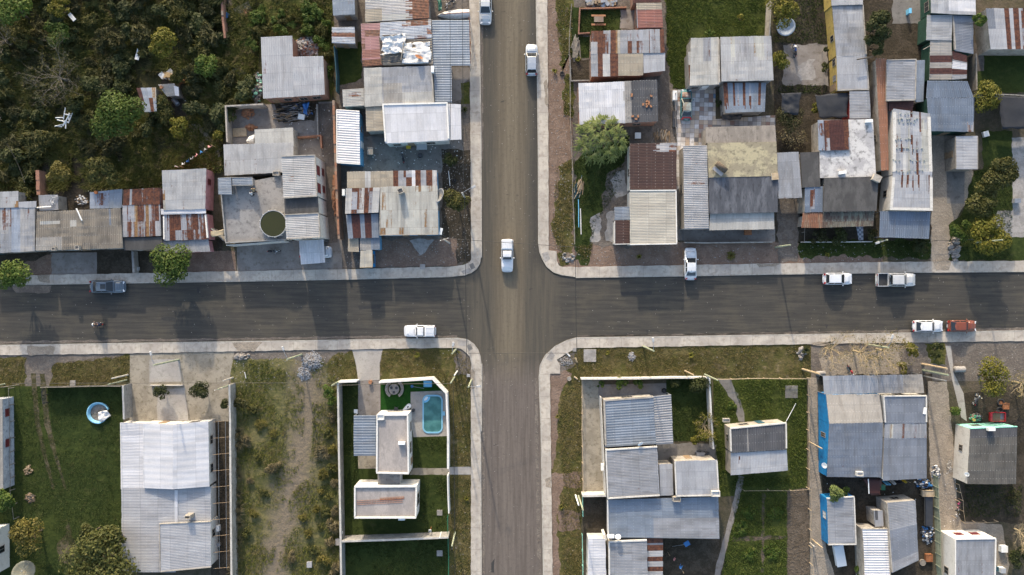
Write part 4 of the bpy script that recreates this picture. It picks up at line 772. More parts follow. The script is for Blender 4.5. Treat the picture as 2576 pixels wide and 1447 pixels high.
tr = house('house', 'house with a white lichen-crusted slab, charcoal slab and mossy tile porch', 'house', 'render_wall',
 [('slab_lichen', [(2061, 302), (2196, 300), (2204, 444), (2063, 448)], 3.2, dict(flat=1)), ('slab_dark', [(2013, 384), (2060, 382), (2064, 470), (2019, 472)], 3.1, dict(flat=1)), ('slab_dark', [(2074, 448), (2210, 444), (2205, 531), (2072, 533)], 3.4, dict(flat=1)), ('slate_blue', [(2025, 471), (2071, 469), (2070, 533), (2024, 535)], 3.0, dict(st=[(.3, .55, .1, .9, 'galv_rust_more')])),
 ('tile_mossy', [(2070, 534), (2200, 531), (2197, 569), (2068, 573)], 2.9, dict(per=.24, amp=.05, over=.4)), ('tile_roof', [(2020, 535), (2070, 534), (2068, 573), (2016, 573)], 2.9, dict(per=.24, amp=.05, over=.4)), ('rust_dark', [(2072, 303), (2134, 301), (2138, 377), (2076, 379)], 3.5, dict(wall=False, st=[(.05, .2, 0, 1, 'galv_rust_more'), (.8, 1, 0, 1, 'galv_rust_more')])), ('patch_blue', [(2057, 303), (2072, 303), (2076, 378), (2059, 378)], 3.45, dict(wall=False))],
 [(4, 2, .3, 1.2, 1., 1.1, 'dark_glass'), (4, 2, .7, .9, .05, 2., 'wood', 'door')])
house('house', 'green-walled house with white, grey and rust-banded roofs stepping down', 'house', 'green_wall',
 [('galv_bright', [(2341, -60), (2453, -62), (2455, 38), (2342, 33)], 3.0, dict(st=[(.4, 1, 0, .9, 'white_sheet')])), ('galv_light', [(2332, 38), (2396, 37), (2394, 102), (2330, 101)], 2.6, dict(d='h')), ('galv_slate', [(2396, 38), (2448, 40), (2449, 136), (2402, 128)], 2.55, dict(d='h', rim='L', rm='render_wall', rw=.16, rh=.1)),
 ('fibre', [(2340, 102), (2394, 101), (2394, 201), (2338, 201)], 2.5, dict(d='h', st=[(.38, .56, 0, 1, 'rust_dark'), (.70, .86, 0, 1, 'rust_dark')])), ('galv', [(2396, 128), (2432, 140), (2432, 198), (2395, 201)], 2.45, dict(d='h', st=[(.0, .3, 0, 1, 'rust_dark'), (.35, .6, 0, 1, 'white_sheet'), (.62, .82, 0, 1, 'rust_dark')]))],
 [(0, 3, .25, 1.3, 1.2, 1.1, 'dark_glass')])
house('house', 'blue grey big-ribbed tin roof standing below the rust-banded roof at the right', 'house', 'green_wall',
 [('slate_blue', [(2333, 203), (2434, 204), (2450, 246), (2330, 246)], 3.2, dict(per=.26, amp=.035, wall=False)), ('slate_blue', [(2331, 246), (2451, 247), (2449, 332), (2338, 330)], 3.2, dict(per=.26, amp=.035, st=[(.85, 1, .8, 1, 'galv_rust')]))], [(1, 2, .5, .9, .05, 2., 'wood', 'door')])
house('shed', 'separate small pale blue flat shed beside the sandy lane', 'shed', 'wood_grey', [('galv_bright', [(2404, 343), (2460, 342), (2460, 426), (2405, 426)], 2.9, dict(d='h', rim='RL', rm='wood_grey', rw=.08, rh=.03))], [(0, 3, .5, .9, .05, 2., 'wood', 'door')])
house('house', 'house cut by the right edge, white roof with broad brown stripes and a grey porch', 'house', 'render_wall',
 [('galv_bright', [(2480, 21), (2650, 20), (2650, 124), (2492, 124)], 3.2, dict(st=[(.27, .34, 0, 1, 'rust'), (.40, .48, 0, 1, 'rust'), (.52, .6, 0, 1, 'galv_rust_more'), (.0, .12, .0, .5, 'galv_slate')]))], [(0, 2, .2, 1., 1., 1., 'dark_glass')])
# ---------------------------------------------------------------- houses, lower left block
big2 = house('house', 'long white-roofed house with a shallow gabled upper roof and a brick chimney', 'house', 'white_wall',
 [('white_sheet', [(303, 1063), (362, 1065), (362, 1232), (305, 1232)], 2.3, dict(d='h', rim='L', rm='clean_white', rw=.08, rh=.04)), ('white_sheet', [(360, 1064), (436, 1068), (435, 1231), (360, 1228)], (2.7, 3.4, 3.4, 2.7), dict(d='h', per=.9, amp=.012)), ('white_sheet', [(436, 1068), (524, 1059), (527, 1224), (435, 1231)], (3.4, 2.7, 2.7, 3.4), dict(d='h', per=.9, amp=.012)),
 ('galv_bright', [(305, 1228), (442, 1228), (442, 1440), (307, 1440)], (2.3, 2.6, 2.6, 2.3), dict(d='h', over=.08)), ('galv_bright', [(443, 1228), (530, 1224), (531, 1330), (443, 1330)], (2.6, 2.3, 2.3, 2.6), dict(d='h')), ('white_sheet', [(439, 1232), (447, 1232), (447, 1315), (439, 1315)], 2.66, dict(wall=False)),
 ('galv_bright', [(401, 1318), (530, 1312), (531, 1427), (403, 1439)], 3.0, dict(d='h', rim='TLB', rm='render_wall', rw=.12, rh=.08))],
 [(2, 1, .3, 1.1, 1.2, .9, 'dark_glass'), (2, 1, .75, 1.1, 1.2, .9, 'dark_glass'), (6, 1, .3, 1., 1.2, 1., 'dark_glass'), (1, 0, .5, .9, .05, 2., 'wood', 'door'), (2, 0, .5, 1.2, 1., 1.1, 'dark_glass')])
chimney(big2, 471, 1302, 2.4, .8, .5, 1.5, 'render_wall', 0)
house('house', 'weathered grey-white building cut by the left edge with two maroon windows', 'house', 'dirty_white', [('fibre', [(-90, 1008), (6, 1004), (8, 1232), (-90, 1232)], 2.5, dict(over=.02))], [(0, 1, .16, 1., 1.0, .9, 'maroon_paint'), (0, 1, .5, 1., 1.0, .9, 'maroon_paint')])
house('house', 'clean bluish white house cut by the left edge near the round yellowish shrub', 'house', 'clean_white', [('galv_bright', [(-90, 1338), (-10, 1333), (-9, 1445), (-90, 1470)], 2.9, dict(over=.02))], [(0, 1, .5, .9, 1.2, 1.3, 'dark_glass')])
mod = house('modern_house', 'modern white cubic house with two pale flat roofs, next to the swimming pool', 'house', 'clean_white',
 [('slab_pale', [(948, 1043), (1027, 1042), (1029, 1192), (947, 1190)], 3.8, dict(flat=1, over=.0, rim='TRBL', rm='clean_white', rw=.2, rh=.22)), ('slab_pale', [(892, 1223), (1049, 1222), (1047, 1303), (892, 1303)], 3.6, dict(flat=1, over=0, rim='TRBL', rm='clean_white', rw=.2, rh=.22)), ('slab_grey', [(950, 1190), (1006, 1190), (1006, 1222), (950, 1222)], 2.8, dict(flat=1, over=0.02)), ],
 [(0, 1, .25, 1.2, 1., 1.2, 'dark_glass'), (0, 1, .6, 1.4, 1.4, 1.2, 'dark_glass'), (1, 1, .5, 1.6, 1., 2., 'dark_glass'), (0, 0, .5, 2.0, 1.0, .5, 'dark_glass'), (0, 1, .85, .9, .05, 2.1, 'wood', 'door')])
chimney(mod, 957, 1050, 3.8, .95, .75, .4, 'clean_white')
house('carport', 'blue big-ribbed carport roof joined to the modern white house', 'carport', 'steel', [('galv_blue', [(890, 1045), (946, 1045), (946, 1147), (890, 1147)], 2.9, dict(d='h', per=.36, amp=.03, open=1))])
# ---------------------------------------------------------------- houses, lower right block
j = house('house', 'sprawling house of several grey blue roofs behind the pale block street wall', 'house', 'render_wall',
 [('galv_blue', [(1518, 1006), (1643, 997), (1650, 1117), (1522, 1125)], 3.2, dict(d='h', per=.36, amp=.03, rim='TL', rm='render_wall', rw=.24, rh=.12)), ('galv', [(1643, 997), (1688, 992), (1694, 1116), (1650, 1119)], 2.95, dict(d='h', per=.33, amp=.035, open=1)),
 ('galv', [(1523, 1131), (1653, 1123), (1660, 1247), (1528, 1255)], 3.7, dict(d='h', rim='TLB', rm='white_wall', rw=.18, rh=.1)), ('galv_bright', [(1658, 1168), (1692, 1167), (1694, 1246), (1661, 1247)], 3.1, {}), ('galv_bright', [(1697, 1160), (1804, 1157), (1809, 1247), (1701, 1249)], 3.7, dict(rim='BRL', rm='white_wall', rw=.16, rh=.08)),
 ('galv_blue', [(1528, 1257), (1807, 1250), (1810, 1356), (1529, 1352)], 3.0, dict(d='h', rim='L', rm='clean_white', rw=.14, rh=.08, st=[(.5, 1, .4, 1, 'galv')]))],
 [(2, 3, .5, 1., 1., 1., 'dark_glass'), (0, 3, .5, 1., 1., 1., 'dark_glass'), (0, 0, .5, 1.5, 1., 1.1, 'dark_glass'), (4, 0, .4, .9, .05, 2., 'wood', 'door')])
chimney(j, 1801, 1243, 3.6, 1.15, .75, .55, 'white_wall'); chimney(j, 1703, 1257, 3.1, 1., .65, .6, 'render_wall')
house('house', 'grey-roofed house at the bottom edge with a white side roof and rust-banded lean-to', 'house', 'white_wall',
 [('galv', [(1531, 1362), (1627, 1358), (1631, 1500), (1532, 1500)], 3.2, dict(d='h', rim='TL', rm='white_wall', rw=.2, rh=.1)), ('white_sheet', [(1480, 1355), (1523, 1355), (1526, 1500), (1478, 1500)], 2.9, dict(d='h', rim='L', rm='clean_white', rw=.08, rh=.04)), ('rust', [(1628, 1352), (1668, 1351), (1667, 1500), (1630, 1500)], 2.6, dict(d='h', st=[(.10, .13, 0, 1, 'galv'), (.23, .33, 0, 1, 'galv_light'), (.41, .5, 0, 1, 'galv_light'), (.58, .7, 0, 1, 'galv_light')]))], [(1, 3, .4, 1., 1., 1., 'dark_glass')])
gh = house('cottage', 'small cottage with a half dark, half light roof alone in the green garden', 'cottage', 'render_wall',
 [('fibre_dark', [(1836, 1077), (1978, 1063), (1979, 1131), (1838, 1139)], 3.3, dict(per=.3, amp=.05, rim='TLR', rm='white_wall', rw=.18, rh=.12, st=[(.3, .32, 0, 1, 'fibre')])), ('galv_bright', [(1838, 1140), (1979, 1132), (1982, 1184), (1838, 1196)], 3.1, dict(st=[(.14, .17, .1, .4, 'rust')]))],
 [(0, 0, .3, 1.2, 1., 1., 'dark_glass'), (0, 0, .62, .9, .05, 2., 'teal_wall', 'door'), (0, 3, .5, .9, 1., 1., 'dark_glass')])
chimney(gh, 1828, 1058, 2.9, .9, .5, .3, 'render_wall')
bl = house('house', 'big house with a bright blue side wall and twin slate-grey roofs', 'house', 'blue_wall',
 [('galv_bright', [(2070, 946), (2207, 944), (2211, 989), (2073, 992)], 2.7, dict(open=1)), ('galv', [(2208, 944), (2320, 942), (2325, 989), (2211, 990)], 2.7, dict(open=1, st=[(.55, 1, 0, 1, 'fibre')])),
 ('fibre', [(2078, 993), (2212, 991), (2221, 1063), (2086, 1066)], (3.0, 3.0, 3.8, 3.8), dict(over=.02)), ('slate_blue', [(2086, 1066), (2221, 1063), (2218, 1201), (2080, 1200)], (3.8, 3.8, 3.0, 3.0), dict(over=.02, st=[(0, 1, .0, 1, 'galv_slate')]))],
 [(3, 3, .75, .6, 1., 1.4, 'dark_glass'), (2, 0, .5, .9, .05, 2., 'wood', 'door')])
chimney(bl, 2164, 1193, 3.0, .9, .6, .6, 'white_wall')
house('house', 'house adjoining the blue-walled one, slate roof with a row of rust streaks', 'house', 'white_wall',
 [('galv_slate', [(2222, 996), (2331, 995), (2331, 1065), (2226, 1066)], 3.5, dict(rim='TRL', rm='white_wall', rw=.16, rh=.1)), ('galv', [(2226, 1066), (2331, 1065), (2331, 1102), (2224, 1103)], 3.48, dict(st=[(.12, .2, 0, 1, 'galv_streak'), (.42, .47, 0, 1, 'galv_rust'), (.7, .76, 0, 1, 'galv_rust_more'), (.83, .87, 0, 1, 'galv_rust')])), ('galv_slate', [(2224, 1103), (2331, 1102), (2331, 1204), (2221, 1209)], 3.46, {})], [(0, 0, .5, 1.2, 1., 1., 'dark_glass')])
house('shed', 'blue-walled long shed with a white front rim and a fern growing against it', 'shed', 'blue_wall', [('galv', [(2080, 1254), (2149, 1249), (2154, 1370), (2084, 1371)], 2.5, dict(d='h', over=.02, rim='TRB', rm='white_wall', rw=.14, rh=.08))], [(0, 3, .6, .9, 1., 1., 'white_paint')])
house('house', 'narrow slate-ribbed house joined to a white boldly striped roof at the bottom edge', 'house', 'render_wall',
 [('galv', [(2231, 1265), (2303, 1259), (2311, 1410), (2244, 1442)], 3.3, dict(d='h', over=.03, rim='L', rm='render_wall', rw=.12, rh=.06, st=[(.4, .85, 0, 1, 'galv_slate')])), ('white_sheet', [(2170, 1330), (2234, 1330), (2243, 1500), (2178, 1500)], 3.0, dict(d='h', per=.34, amp=.05, rim='TR', rm='render_wall', rw=.14, rh=.06))], [(0, 0, .5, 1., 1., 1., 'dark_glass')])
house('shed', 'tiny white tin hut with a dark strip across its roof between the sheds', 'shed', 'render_wall', [('galv_bright', [(2198, 1284), (2221, 1284), (2223, 1324), (2201, 1325)], 2.6, dict(st=[(.1, .4, .05, .55, 'fibre_dark')]))])
nh = house('house', 'house with a ridged dark grey fibre roof, white side wall and mint green front', 'house', 'white_wall',
 [('fibre_mott', [(2441, 1078), (2559, 1073), (2556, 1218), (2433, 1218)], 3.6, dict(per=.27, amp=.045, over=.04, rim='T', rm='mint_wall', rw=.1, rh=.06, front=('T', 'mint_wall'), st=[(0, 1, 0, .2, 'fibre_dark'), (0, 1, .24, .26, 'fibre_pale')]))], [(0, 0, .3, 1.2, 1., 1., 'dark_glass'), (0, 3, .6, .8, 1.2, .8, 'dark_glass')])
wl = house('house', 'tall white house at the bottom right corner with two maroon windows facing the lane', 'house', 'clean_white', [('galv', [(2402, 1356), (2505, 1354), (2502, 1510), (2402, 1510)], 3.85, dict(over=.02, rim='TRL', rm='clean_white', rw=.14, rh=.12))], [(0, 0, .3, 1., 1.3, .9, 'maroon_paint'), (0, 0, .7, 1.1, 1.3, .9, 'maroon_paint'), (0, 3, .4, .9, 1.3, 1., 'dark_glass')])
# ---------------------------------------------------------------- boundary walls, fences, poles, cables
def boundary(label, pts, h=2.0, t=.18, mat='cement_wall', name='boundary_wall', cat='wall', cap=None, rag=0.0, seed=0, group=None):
 """masonry wall along a line given at the height of its top"""
 W = [P(x, y, h) for x, y in pts]; c = W[0].copy(); c.z = 0; rnd = random.Random(seed + len(pts) * 7 + int(W[0].x))
 root = thing(name, label, cat, c, 0, group); mb = MB(); L = []; Rr = []
 for i, p in enumerate(W):
  d0 = (W[i] - W[i - 1]).normalized() if i else (W[1] - W[0]).normalized(); d1 = (W[i + 1] - W[i]).normalized() if i < len(W) - 1 else d0
  n = Vector((-(d0 + d1).y, (d0 + d1).x, 0)); n.normalize(); k = t / 2 / max(.4, n.dot(Vector((-d0.y, d0.x, 0))))
  L.append(p + n * k); Rr.append(p - n * k)
 for i in range(len(W) - 1):
  ns = max(1, int((W[i + 1] - W[i]).length / .6)) if rag else 1
  for s in range(ns):
   a, b = s / ns, (s + 1) / ns; q = [L[i].lerp(L[i + 1], a), L[i].lerp(L[i + 1], b), Rr[i].lerp(Rr[i + 1], b), Rr[i].lerp(Rr[i + 1], a)]
   mb.prism(q[::-1], 0, h + (rnd.uniform(-rag, rag * .3) if rag else 0))
 mb.build('wall', MAT[mat], root)
 if cap:
  cb = MB()
  for i in range(len(W) - 1):
   u = (W[i + 1] - W[i]).normalized(); n = Vector((-u.y, u.x, 0)) * (t / 2 + .03); a, b = W[i], W[i + 1]
   cb.prism([a - n, b - n, b + n, a + n], h + .004 * (i % 2) + .002, h + .05 + .004 * (i % 2))
  cb.build('coping', MAT[cap], root)
 return root
def fence(label, pts, h=1.4, mat='wood_grey', rails=2, step=2.0, name='fence', cat='fence', panel=None, pr=.06, jit=.06, seed=1, rr=.03, group=None):
 """posts with rails (and an optional cloth or sheet panel), points on the ground"""
 rnd = random.Random(seed); W = [P(x, y) for x, y in pts]; root = thing(name, label, cat, W[0], 0, group); posts = []
 for i in range(len(W) - 1):
  n = max(1, round((W[i + 1] - W[i]).length / step))
  for k in range(n + (1 if i == len(W) - 2 else 0)):
   posts.append(W[i].lerp(W[i + 1], k / n))
 tops = []
 for p in posts:
  q = p + Vector((rnd.uniform(-jit, jit), rnd.uniform(-jit, jit), h * rnd.uniform(.94, 1.06))); tops.append(q)
  mb = MB(); mb.tube([p, q], [pr, pr * .85], 6); mb.build('post', MAT[mat], root)
 for r in range(rails):
  f = 1 - r / max(1, rails) * .8; mb = MB()
  mb.tube([a.lerp(b, f * .97) for a, b in zip(posts, tops)], rr, 5); mb.build('rail', MAT[mat], root)
 if panel:
  mb = MB(); rows = [[a.lerp(b, f) + Vector((0, 0, 0)) for a, b in zip(posts, tops)] for f in (.03, .5, .95)]
  mb.grid(rows); o = mb.build('panel', MAT[panel], root); m = o.modifiers.new('thick', 'SOLIDIFY'); m.thickness = .02
 return root
boundary('grey block wall round the debris yard south of the brick house', [(571, 357), (567, 267), (662, 262)], 2.1, .2, 'render_wall', seed=1)
boundary('tall red brick wall running between the two-storey house and the corner house', [(838, 252), (842, 362), (847, 500), (852, 601)], 2.6, .3, 'brick_orange', name='brick_wall', rag=.12)
boundary('broken red brick wall at the top edge beside the blue barrel', [(556, -30), (560, 50), (565, 95)], 1.6, .28, 'brick', name='brick_wall', rag=.1)
boundary('low orange brick foundation framing a pit beside the stepped grey roof', [(741, 346), (806, 341), (808, 372)], .8, .22, 'brick_orange', name='brick_foundation', rag=.05)
boundary('short red brick wall in the yard behind the bicycle lean-to', [(93, 428), (96, 490)], 1.9, .5, 'brick', name='brick_wall', rag=.1)
boundary('short grey wall between the street tree and the car-park slab', [(333, 632), (336, 686)], 1.3, .3, 'cement_wall')
boundary('dark-stained wall on the left of the pool terrace passage', [(531, 575), (562, 605)], 2.2, .14, 'cement_wall')
boundary('thin white wall in front of the round-pool house', [(569, 617), (640, 612), (716, 606)], 2.9, .1, 'white_wall')
boundary('teal painted plank wall along the weedy yard beside the nail-dotted roof', [(840, 115), (846, 190), (846, 230)], 1.9, .1, 'teal_wall', name='plank_wall')
boundary('low grey footing between the debris yard floor and the brick passage', [(797, 262), (800, 350)], .5, .2, 'render_wall')
boundary('brick edging of the upper lawn across from the silver hatchback', [(1459, 18), (1456, 84), (1484, 82)], .6, .16, 'brick', name='low_brick_wall', rag=.04)
boundary('long low brick edging on top of the upper lawn', [(1461, 21), (1510, 20), (1576, 18)], .5, .16, 'brick_orange', name='low_brick_wall', rag=.04)
boundary('low block edging of the bare soil plot below the rust-striped house', [(1434, 150), (1436, 203), (1482, 202)], .5, .14, 'cement_wall', name='low_wall')
boundary('render front wall with dark planters before the blue-black slab house', [(1723, 610), (1775, 611), (1851, 610), (1945, 609)], .9, .14, 'render_wall')
boundary('white front kerb wall before the mossy tile porch', [(2017, 609), (2100, 609), (2195, 608)], .5, .12, 'white_wall', name='low_wall')
boundary('dirty plaster wall at the left of the green-walled house yard', [(1940, 0), (1936, 90)], 2.0, .16, 'render_wall')
boundary('wooden board wall at the right of the rust-banded house', [(2456, 135), (2458, 225)], 1.8, .16, 'wood_grey', name='board_wall', cat='wall')
boundary('thin wall under the concrete overhang behind the shade nets', [(2460, 235), (2576, 240)], 2.2, .12, 'cement_wall')
boundary('grey plastered wall between the dark lawn and the concrete drive', [(309, 970), (312, 1055)], 2.3, .18, 'cement_wall', cap='concrete_post')
boundary('long grey wall east of the pergola beams and west of the vacant lot', [(577, 968), (579, 1060), (580, 1200), (583, 1500)], 2.2, .2, 'render_wall', cap='concrete_post')
boundary('low concrete sill across the drive beside the clipped bush', [(377, 970), (459, 970)], .5, .1, 'concrete_post', name='low_wall')
boundary('white-capped wall on the left side of the modern house garden', [(850, 964), (853, 1150), (856, 1300), (859, 1500)], 2.3, .2, 'cement_wall', cap='concrete_post')
boundary('white wall panel left of the modern house gateway', [(851, 962), (897, 960)], 2.2, .18, 'clean_white')
boundary('white angled garden wall wrapping round the swimming pool corner', [(953, 962), (1088, 953), (1123, 990), (1127, 1098), (1127, 1180)], 2.2, .2, 'clean_white', cap='clean_white')
boundary('white wall section between the garden path and the lower lawn', [(1126, 1197), (1127, 1250), (1129, 1292)], 2.0, .16, 'clean_white')
boundary('cement wall closing the modern garden at its bottom', [(859, 1362), (990, 1358), (1128, 1352)], 2.3, .2, 'cement_wall', cap='concrete_post')
boundary('pale block wall on the street front of the sprawling grey-roofed house', [(1462, 954), (1600, 953), (1690, 951), (1785, 951)], 1.6, .2, 'white_wall', rag=.03)
boundary('white wall between the bushy garden and the cottage garden', [(1785, 952), (1789, 1040), (1795, 1130)], 1.8, .22, 'white_wall')
boundary('white plastered wall with posts beside the mossy concrete drive', [(1512, 1000), (1516, 1080), (1524, 1250)], 2.2, .12, 'white_wall')
boundary('cream wall closing the mossy drive, painted blue at its foot', [(1465, 1248), (1524, 1247)], 1.8, .3, 'white_wall')
boundary('white stub wall beside the bottom street house', [(1520, 1345), (1524, 1360)], 2.4, .35, 'clean_white')
# fences
fence('leaning wood post fence along the red soil verge above the crossing', [(1437, 20), (1431, 100), (1432, 200), (1434, 300), (1438, 400), (1440, 500), (1444, 615)], 1.3, 'wood_grey', 2, 2.2, pr=.07)
fence('post and rail fence along the left side of the mossy drive', [(1463, 958), (1463, 1080), (1465, 1245)], 1.2, 'wood_pale', 2, 2.4)
fence('mint green pipe fence in front of the bottom street house', [(1465, 1250), (1465, 1295)], 1.1, 'mint_wall', 2, 1.6)
fence('long mint green pipe fence nearest the bottom edge', [(1464, 1342), (1466, 1500)], 1.1, 'mint_wall', 2, 2.0)
fence('wire fence with pale posts along the top of the cottage garden', [(1793, 953), (1880, 951), (1960, 950), (2030, 950)], 1.3, 'wood_pale', 2, 2.6)
fence('wire fence with pale posts along the right of the cottage garden', [(2030, 950), (2028, 1080), (2028, 1225)], 1.3, 'wood_pale', 2, 2.6)
fence('post fence between the tilled strip and the earth lane', [(2032, 1228), (2034, 1330), (2038, 1500)], 1.3, 'wood_pale', 2, 2.6)
fence('low fence across the cottage garden above the vegetable rows', [(1868, 1231), (1930, 1230), (1985, 1231), (2030, 1228)], 1.0, 'wood_pale', 1, 2.6)
fence('dark green cloth fence along the top of the big left lawn', [(120, 972), (225, 970), (315, 968)], 1.6, 'wood_grey', 1, 2.8, panel='tarp_dark')
fence('black metal gate leaf standing open at the wheel tracks', [(120, 972), (122, 1012)], 1.5, 'steel_dark', 4, 1.0, name='gate', cat='gate')
fence('wire fence with bent posts along the far left house', [(36, 975), (38, 1100), (38, 1230), (48, 1300)], 1.2, 'wood_grey', 1, 2.0)
fence('thin fence at the left end of the verge', [(-60, 975), (20, 972), (48, 968)], 1.2, 'wood_grey', 1, 2.4)
fence('green wire fence along the lower right of the dark lawn', [(1128, 1296), (1130, 1400), (1131, 1500)], 1.4, 'green_plastic', 2, 2.5, pr=.04, rr=.02)
fence('old plank fence along the right of the earth lane, hung with washing', [(2346, 1195), (2350, 1300), (2354, 1420), (2362, 1500)], 1.5, 'wood_green', 2, 1.6, panel='wood_green')
fence('leaning stake fence on the right of the earth lane below the fibre-roofed house', [(2402, 1215), (2412, 1255), (2417, 1310), (2500, 1308)], 1.1, 'wood_pale', 1, 1.5)
fence('wire fence beside the front yard of the mossy tile porch', [(2017, 610), (2018, 560)], 1.1, 'wood_grey', 1, 1.5)
fence('black iron fence closing the lane beside the stone heap', [(2345, 607), (2393, 606), (2445, 604)], 1.2, 'steel_dark', 2, 1.8, pr=.035, rr=.02)
fence('ragged fence along the dark gully between the two upper plots', [(1697, 240), (1694, 300), (1698, 340)], 1.2, 'wood_grey', 1, 1.6)
fence('scrap metal fence at the end of the footway beside the ribbed porch', [(1182, 55), (1184, 110), (1184, 160)], 1.7, 'rust_iron', 3, 1.5)
# ---------------------------------------------------------------- poles and street lamps
def hgt(b, t):
 db = math.hypot(b[0] - CX, b[1] - CY); dt = math.hypot(t[0] - CX, t[1] - CY); return HC * (1 - db / dt)
def pole(label, base, top, mat='wood_green', r=.14, lamp=None, lampmat='grey_plastic', group=None, name=None, tip=.75, ins=False):
 h = max(1.5, min(9, hgt(base, top))); b = P(*base); root = thing(name or ('street_lamp' if lamp else 'utility_pole'), label, 'street lamp' if lamp else 'pole', b, 0, group)
 mb = MB(); mb.tube([b, Vector((b.x, b.y, h))], [r, r * tip], 8); mb.build('pole', MAT[mat], root)
 if lamp:
  e = P(lamp[0], lamp[1], h + .1); mb = MB(); mb.tube([Vector((b.x, b.y, h - .35)), Vector((b.x, b.y, h - .3)).lerp(e, .5) + Vector((0, 0, .25)), e], .035, 6); mb.build('lamp_arm', MAT['steel'], root)
  d = (e - Vector((b.x, b.y, h))); rz = math.atan2(d.y, d.x); mb = MB(); mb.box((e.x, e.y, e.z), (.62, .3, .14), rz, 0, .75); lh = mb.build('lamp_head', MAT[lampmat], root)
  mb = MB(); mb.box((e.x, e.y, e.z - .085), (.4, .2, .03), rz); mb.build('lens', MAT['white_plastic'], lh)
 if ins:
  mb = MB(); mb.box((b.x, b.y, h - .3), (1.2, .1, .1), .3); ca = mb.build('crossarm', MAT['wood_grey'], root)
  for k in (-.5, 0, .5):
   mb = MB(); mb.lathe([(.0, .0), (.05, .0), (.04, .1), (.0, .12)], (b.x + k * math.cos(.3), b.y + k * math.sin(.3), h - .25), 8); mb.build('insulator', MAT['white_plastic'], ca)
 return root
pole('green-stained wooden street lamp pole leaning over the concrete drive', (450, 905), (386, 917), lamp=(379, 889))
pole('wooden street lamp pole beside the gravel heap', (759, 892), (722, 903), lamp=(712, 877))
pole('short-looking wooden street lamp pole on the corner verge by the white van', (1147, 879), (1139, 891), lamp=(1140, 866))
pole('wooden street lamp pole on the verge above the sprawling grey-roofed house', (1618, 871), (1644, 885), lamp=(1643, 855))
pole('wooden street lamp pole among the bare trees', (2180, 866), (2236, 875), lamp=(2245, 847))
pole('street lamp pole inside the dark tree at the corner house', (1172, 503), (1164, 484), 'concrete_post', lamp=(1191, 470))
pole('street lamp pole beside the pool wall with its arm over the footway', (1186, 956), (1177, 973), lamp=(1204, 972))
pole('double lamp pole in front of the blue ribbed porch', (2207, 607), (2232, 600), 'wood_green', lamp=(2208, 611))
pole('pale concrete post on the left verge beside the dark lawn wall', (322, 943), (281, 951), 'concrete_post', .12)
pole('mossy wooden post beside the pale concrete one at the dark lawn wall', (319, 956), (272, 966), 'wood_green', .11)
pole('pale concrete post at the head of the vacant-lot wall', (586, 950), (561, 958), 'concrete_post', .12)
pole('mossy wooden pole at the head of the vacant-lot wall', (584, 967), (548, 980), 'wood_green', .13, ins=True)
pole('white post on the corner verge near the white boulder', (1150, 934), (1146, 946), 'white_paint', .12)
pole('mossy post below the white one on the corner verge', (1143, 949), (1138, 966), 'wood_green', .13)
pole('mossy wooden pole at the left corner of the modern house wall', (858, 957), (836, 972), 'wood_green', .14)
pole('mossy tall pole on the verge below the modern garden wall', (1145, 1339), (1139, 1374), 'wood_green', .13)
pole('white pole against the outside corner of the modern garden wall', (1110, 1339), (1107, 1353), 'white_paint', .1)
pole('white post standing by the mint fence', (1448, 1246), (1458, 1270), 'white_paint', .13)
pole('mossy post standing by the mint fence beside the white one', (1455, 1247), (1468, 1283), 'wood_green', .13)
pole('thick mossy corner pole carrying the cables at the upper left corner', (1131, 612), (1107, 598), 'concrete_post', .13, ins=True)
pole('light green pole on the verge left of the earth path', (1951, 622), (1987, 610), 'wood_green', .14)
pole('mossy pole lying in the view over the front wall of the cottage garden', (1773, 942), (1805, 957), 'wood_green', .14)
pole('pale leaning post on the grass above the cottage garden wall', (1723, 933), (1746, 941), 'wood_pale', .12)
pole('rough log pole left of the blue-walled house', (2019, 929), (2062, 940), 'wood_pale', .17)
pole('bare log pole by the sandy lane entrance', (2320, 916), (2382, 930), 'wood_pale', .17)
pole('mossy log pole below the bare one at the sandy lane entrance', (2322, 931), (2384, 949), 'wood_green', .19)
pole('white tube pole at the sandy lane entrance', (2324, 946), (2380, 958), 'concrete_post', .1)
pole('green pole behind the bushes right of the sandy lane', (2455, 610), (2522, 603), 'wood_green', .12)
pole('thin white pole rising behind the pink house', (452, 422), (451, 396), 'white_paint', .08)
pole('short stake by the left wheel track', (12, 966), (-8, 970), 'wood_green', .12)
pole('pale pole leaning over the earth lane below the blue shed', (2042, 1356), (2074, 1372), 'wood_pale', .11)
pole('stout white fence post of the earth lane', (2038, 1366), (2049, 1375), 'concrete_post', .12)
pole('pale pole leaning over the lane beside the blue wall', (2036, 1112), (2070, 1125), 'wood_pale', .1)
def cable(label, a, b, za, zb, sag=.4, r=.03, group=None):
 A, B = P(*a, za), P(*b, zb); mb = MB(); n = 14
 mb.tube([A.lerp(B, t / n) - Vector((0, 0, 4 * sag * (t / n) * (1 - t / n))) for t in range(n + 1)], r, 4)
 o = mb.build('overhead_cable', MAT['cable_black']); o.location = (0, 0, 0); return tag(o, label, 'cable', group)
cable('thin black cable crossing the upper street from the corner pole', (1107, 599), (1452, 622), 7, 5.5)
cable('thin black cable along the left footway, crossing the main road at the corner', (1168, 484), (1175, 1000), 7, 6.5)
cable('thin black cable crossing the main road to the right-hand verge', (1447, 617), (1452, 930), 5.5, 5.5)
cable('thin black cable crossing the lower street at the garden corner', (1178, 889), (1451, 889), 6.5, 5.5)
cable('thin black cable above the ribbed porch, left of the pair', (1131, -60), (1133, 350), 6, 6)
cable('thin black cable above the ribbed porch, right of the pair', (1162, -60), (1166, 470), 6, 6.5)
cable('thin cable down the corner verge beside the modern garden wall', (1140, 968), (1145, 1500), 6, 6)
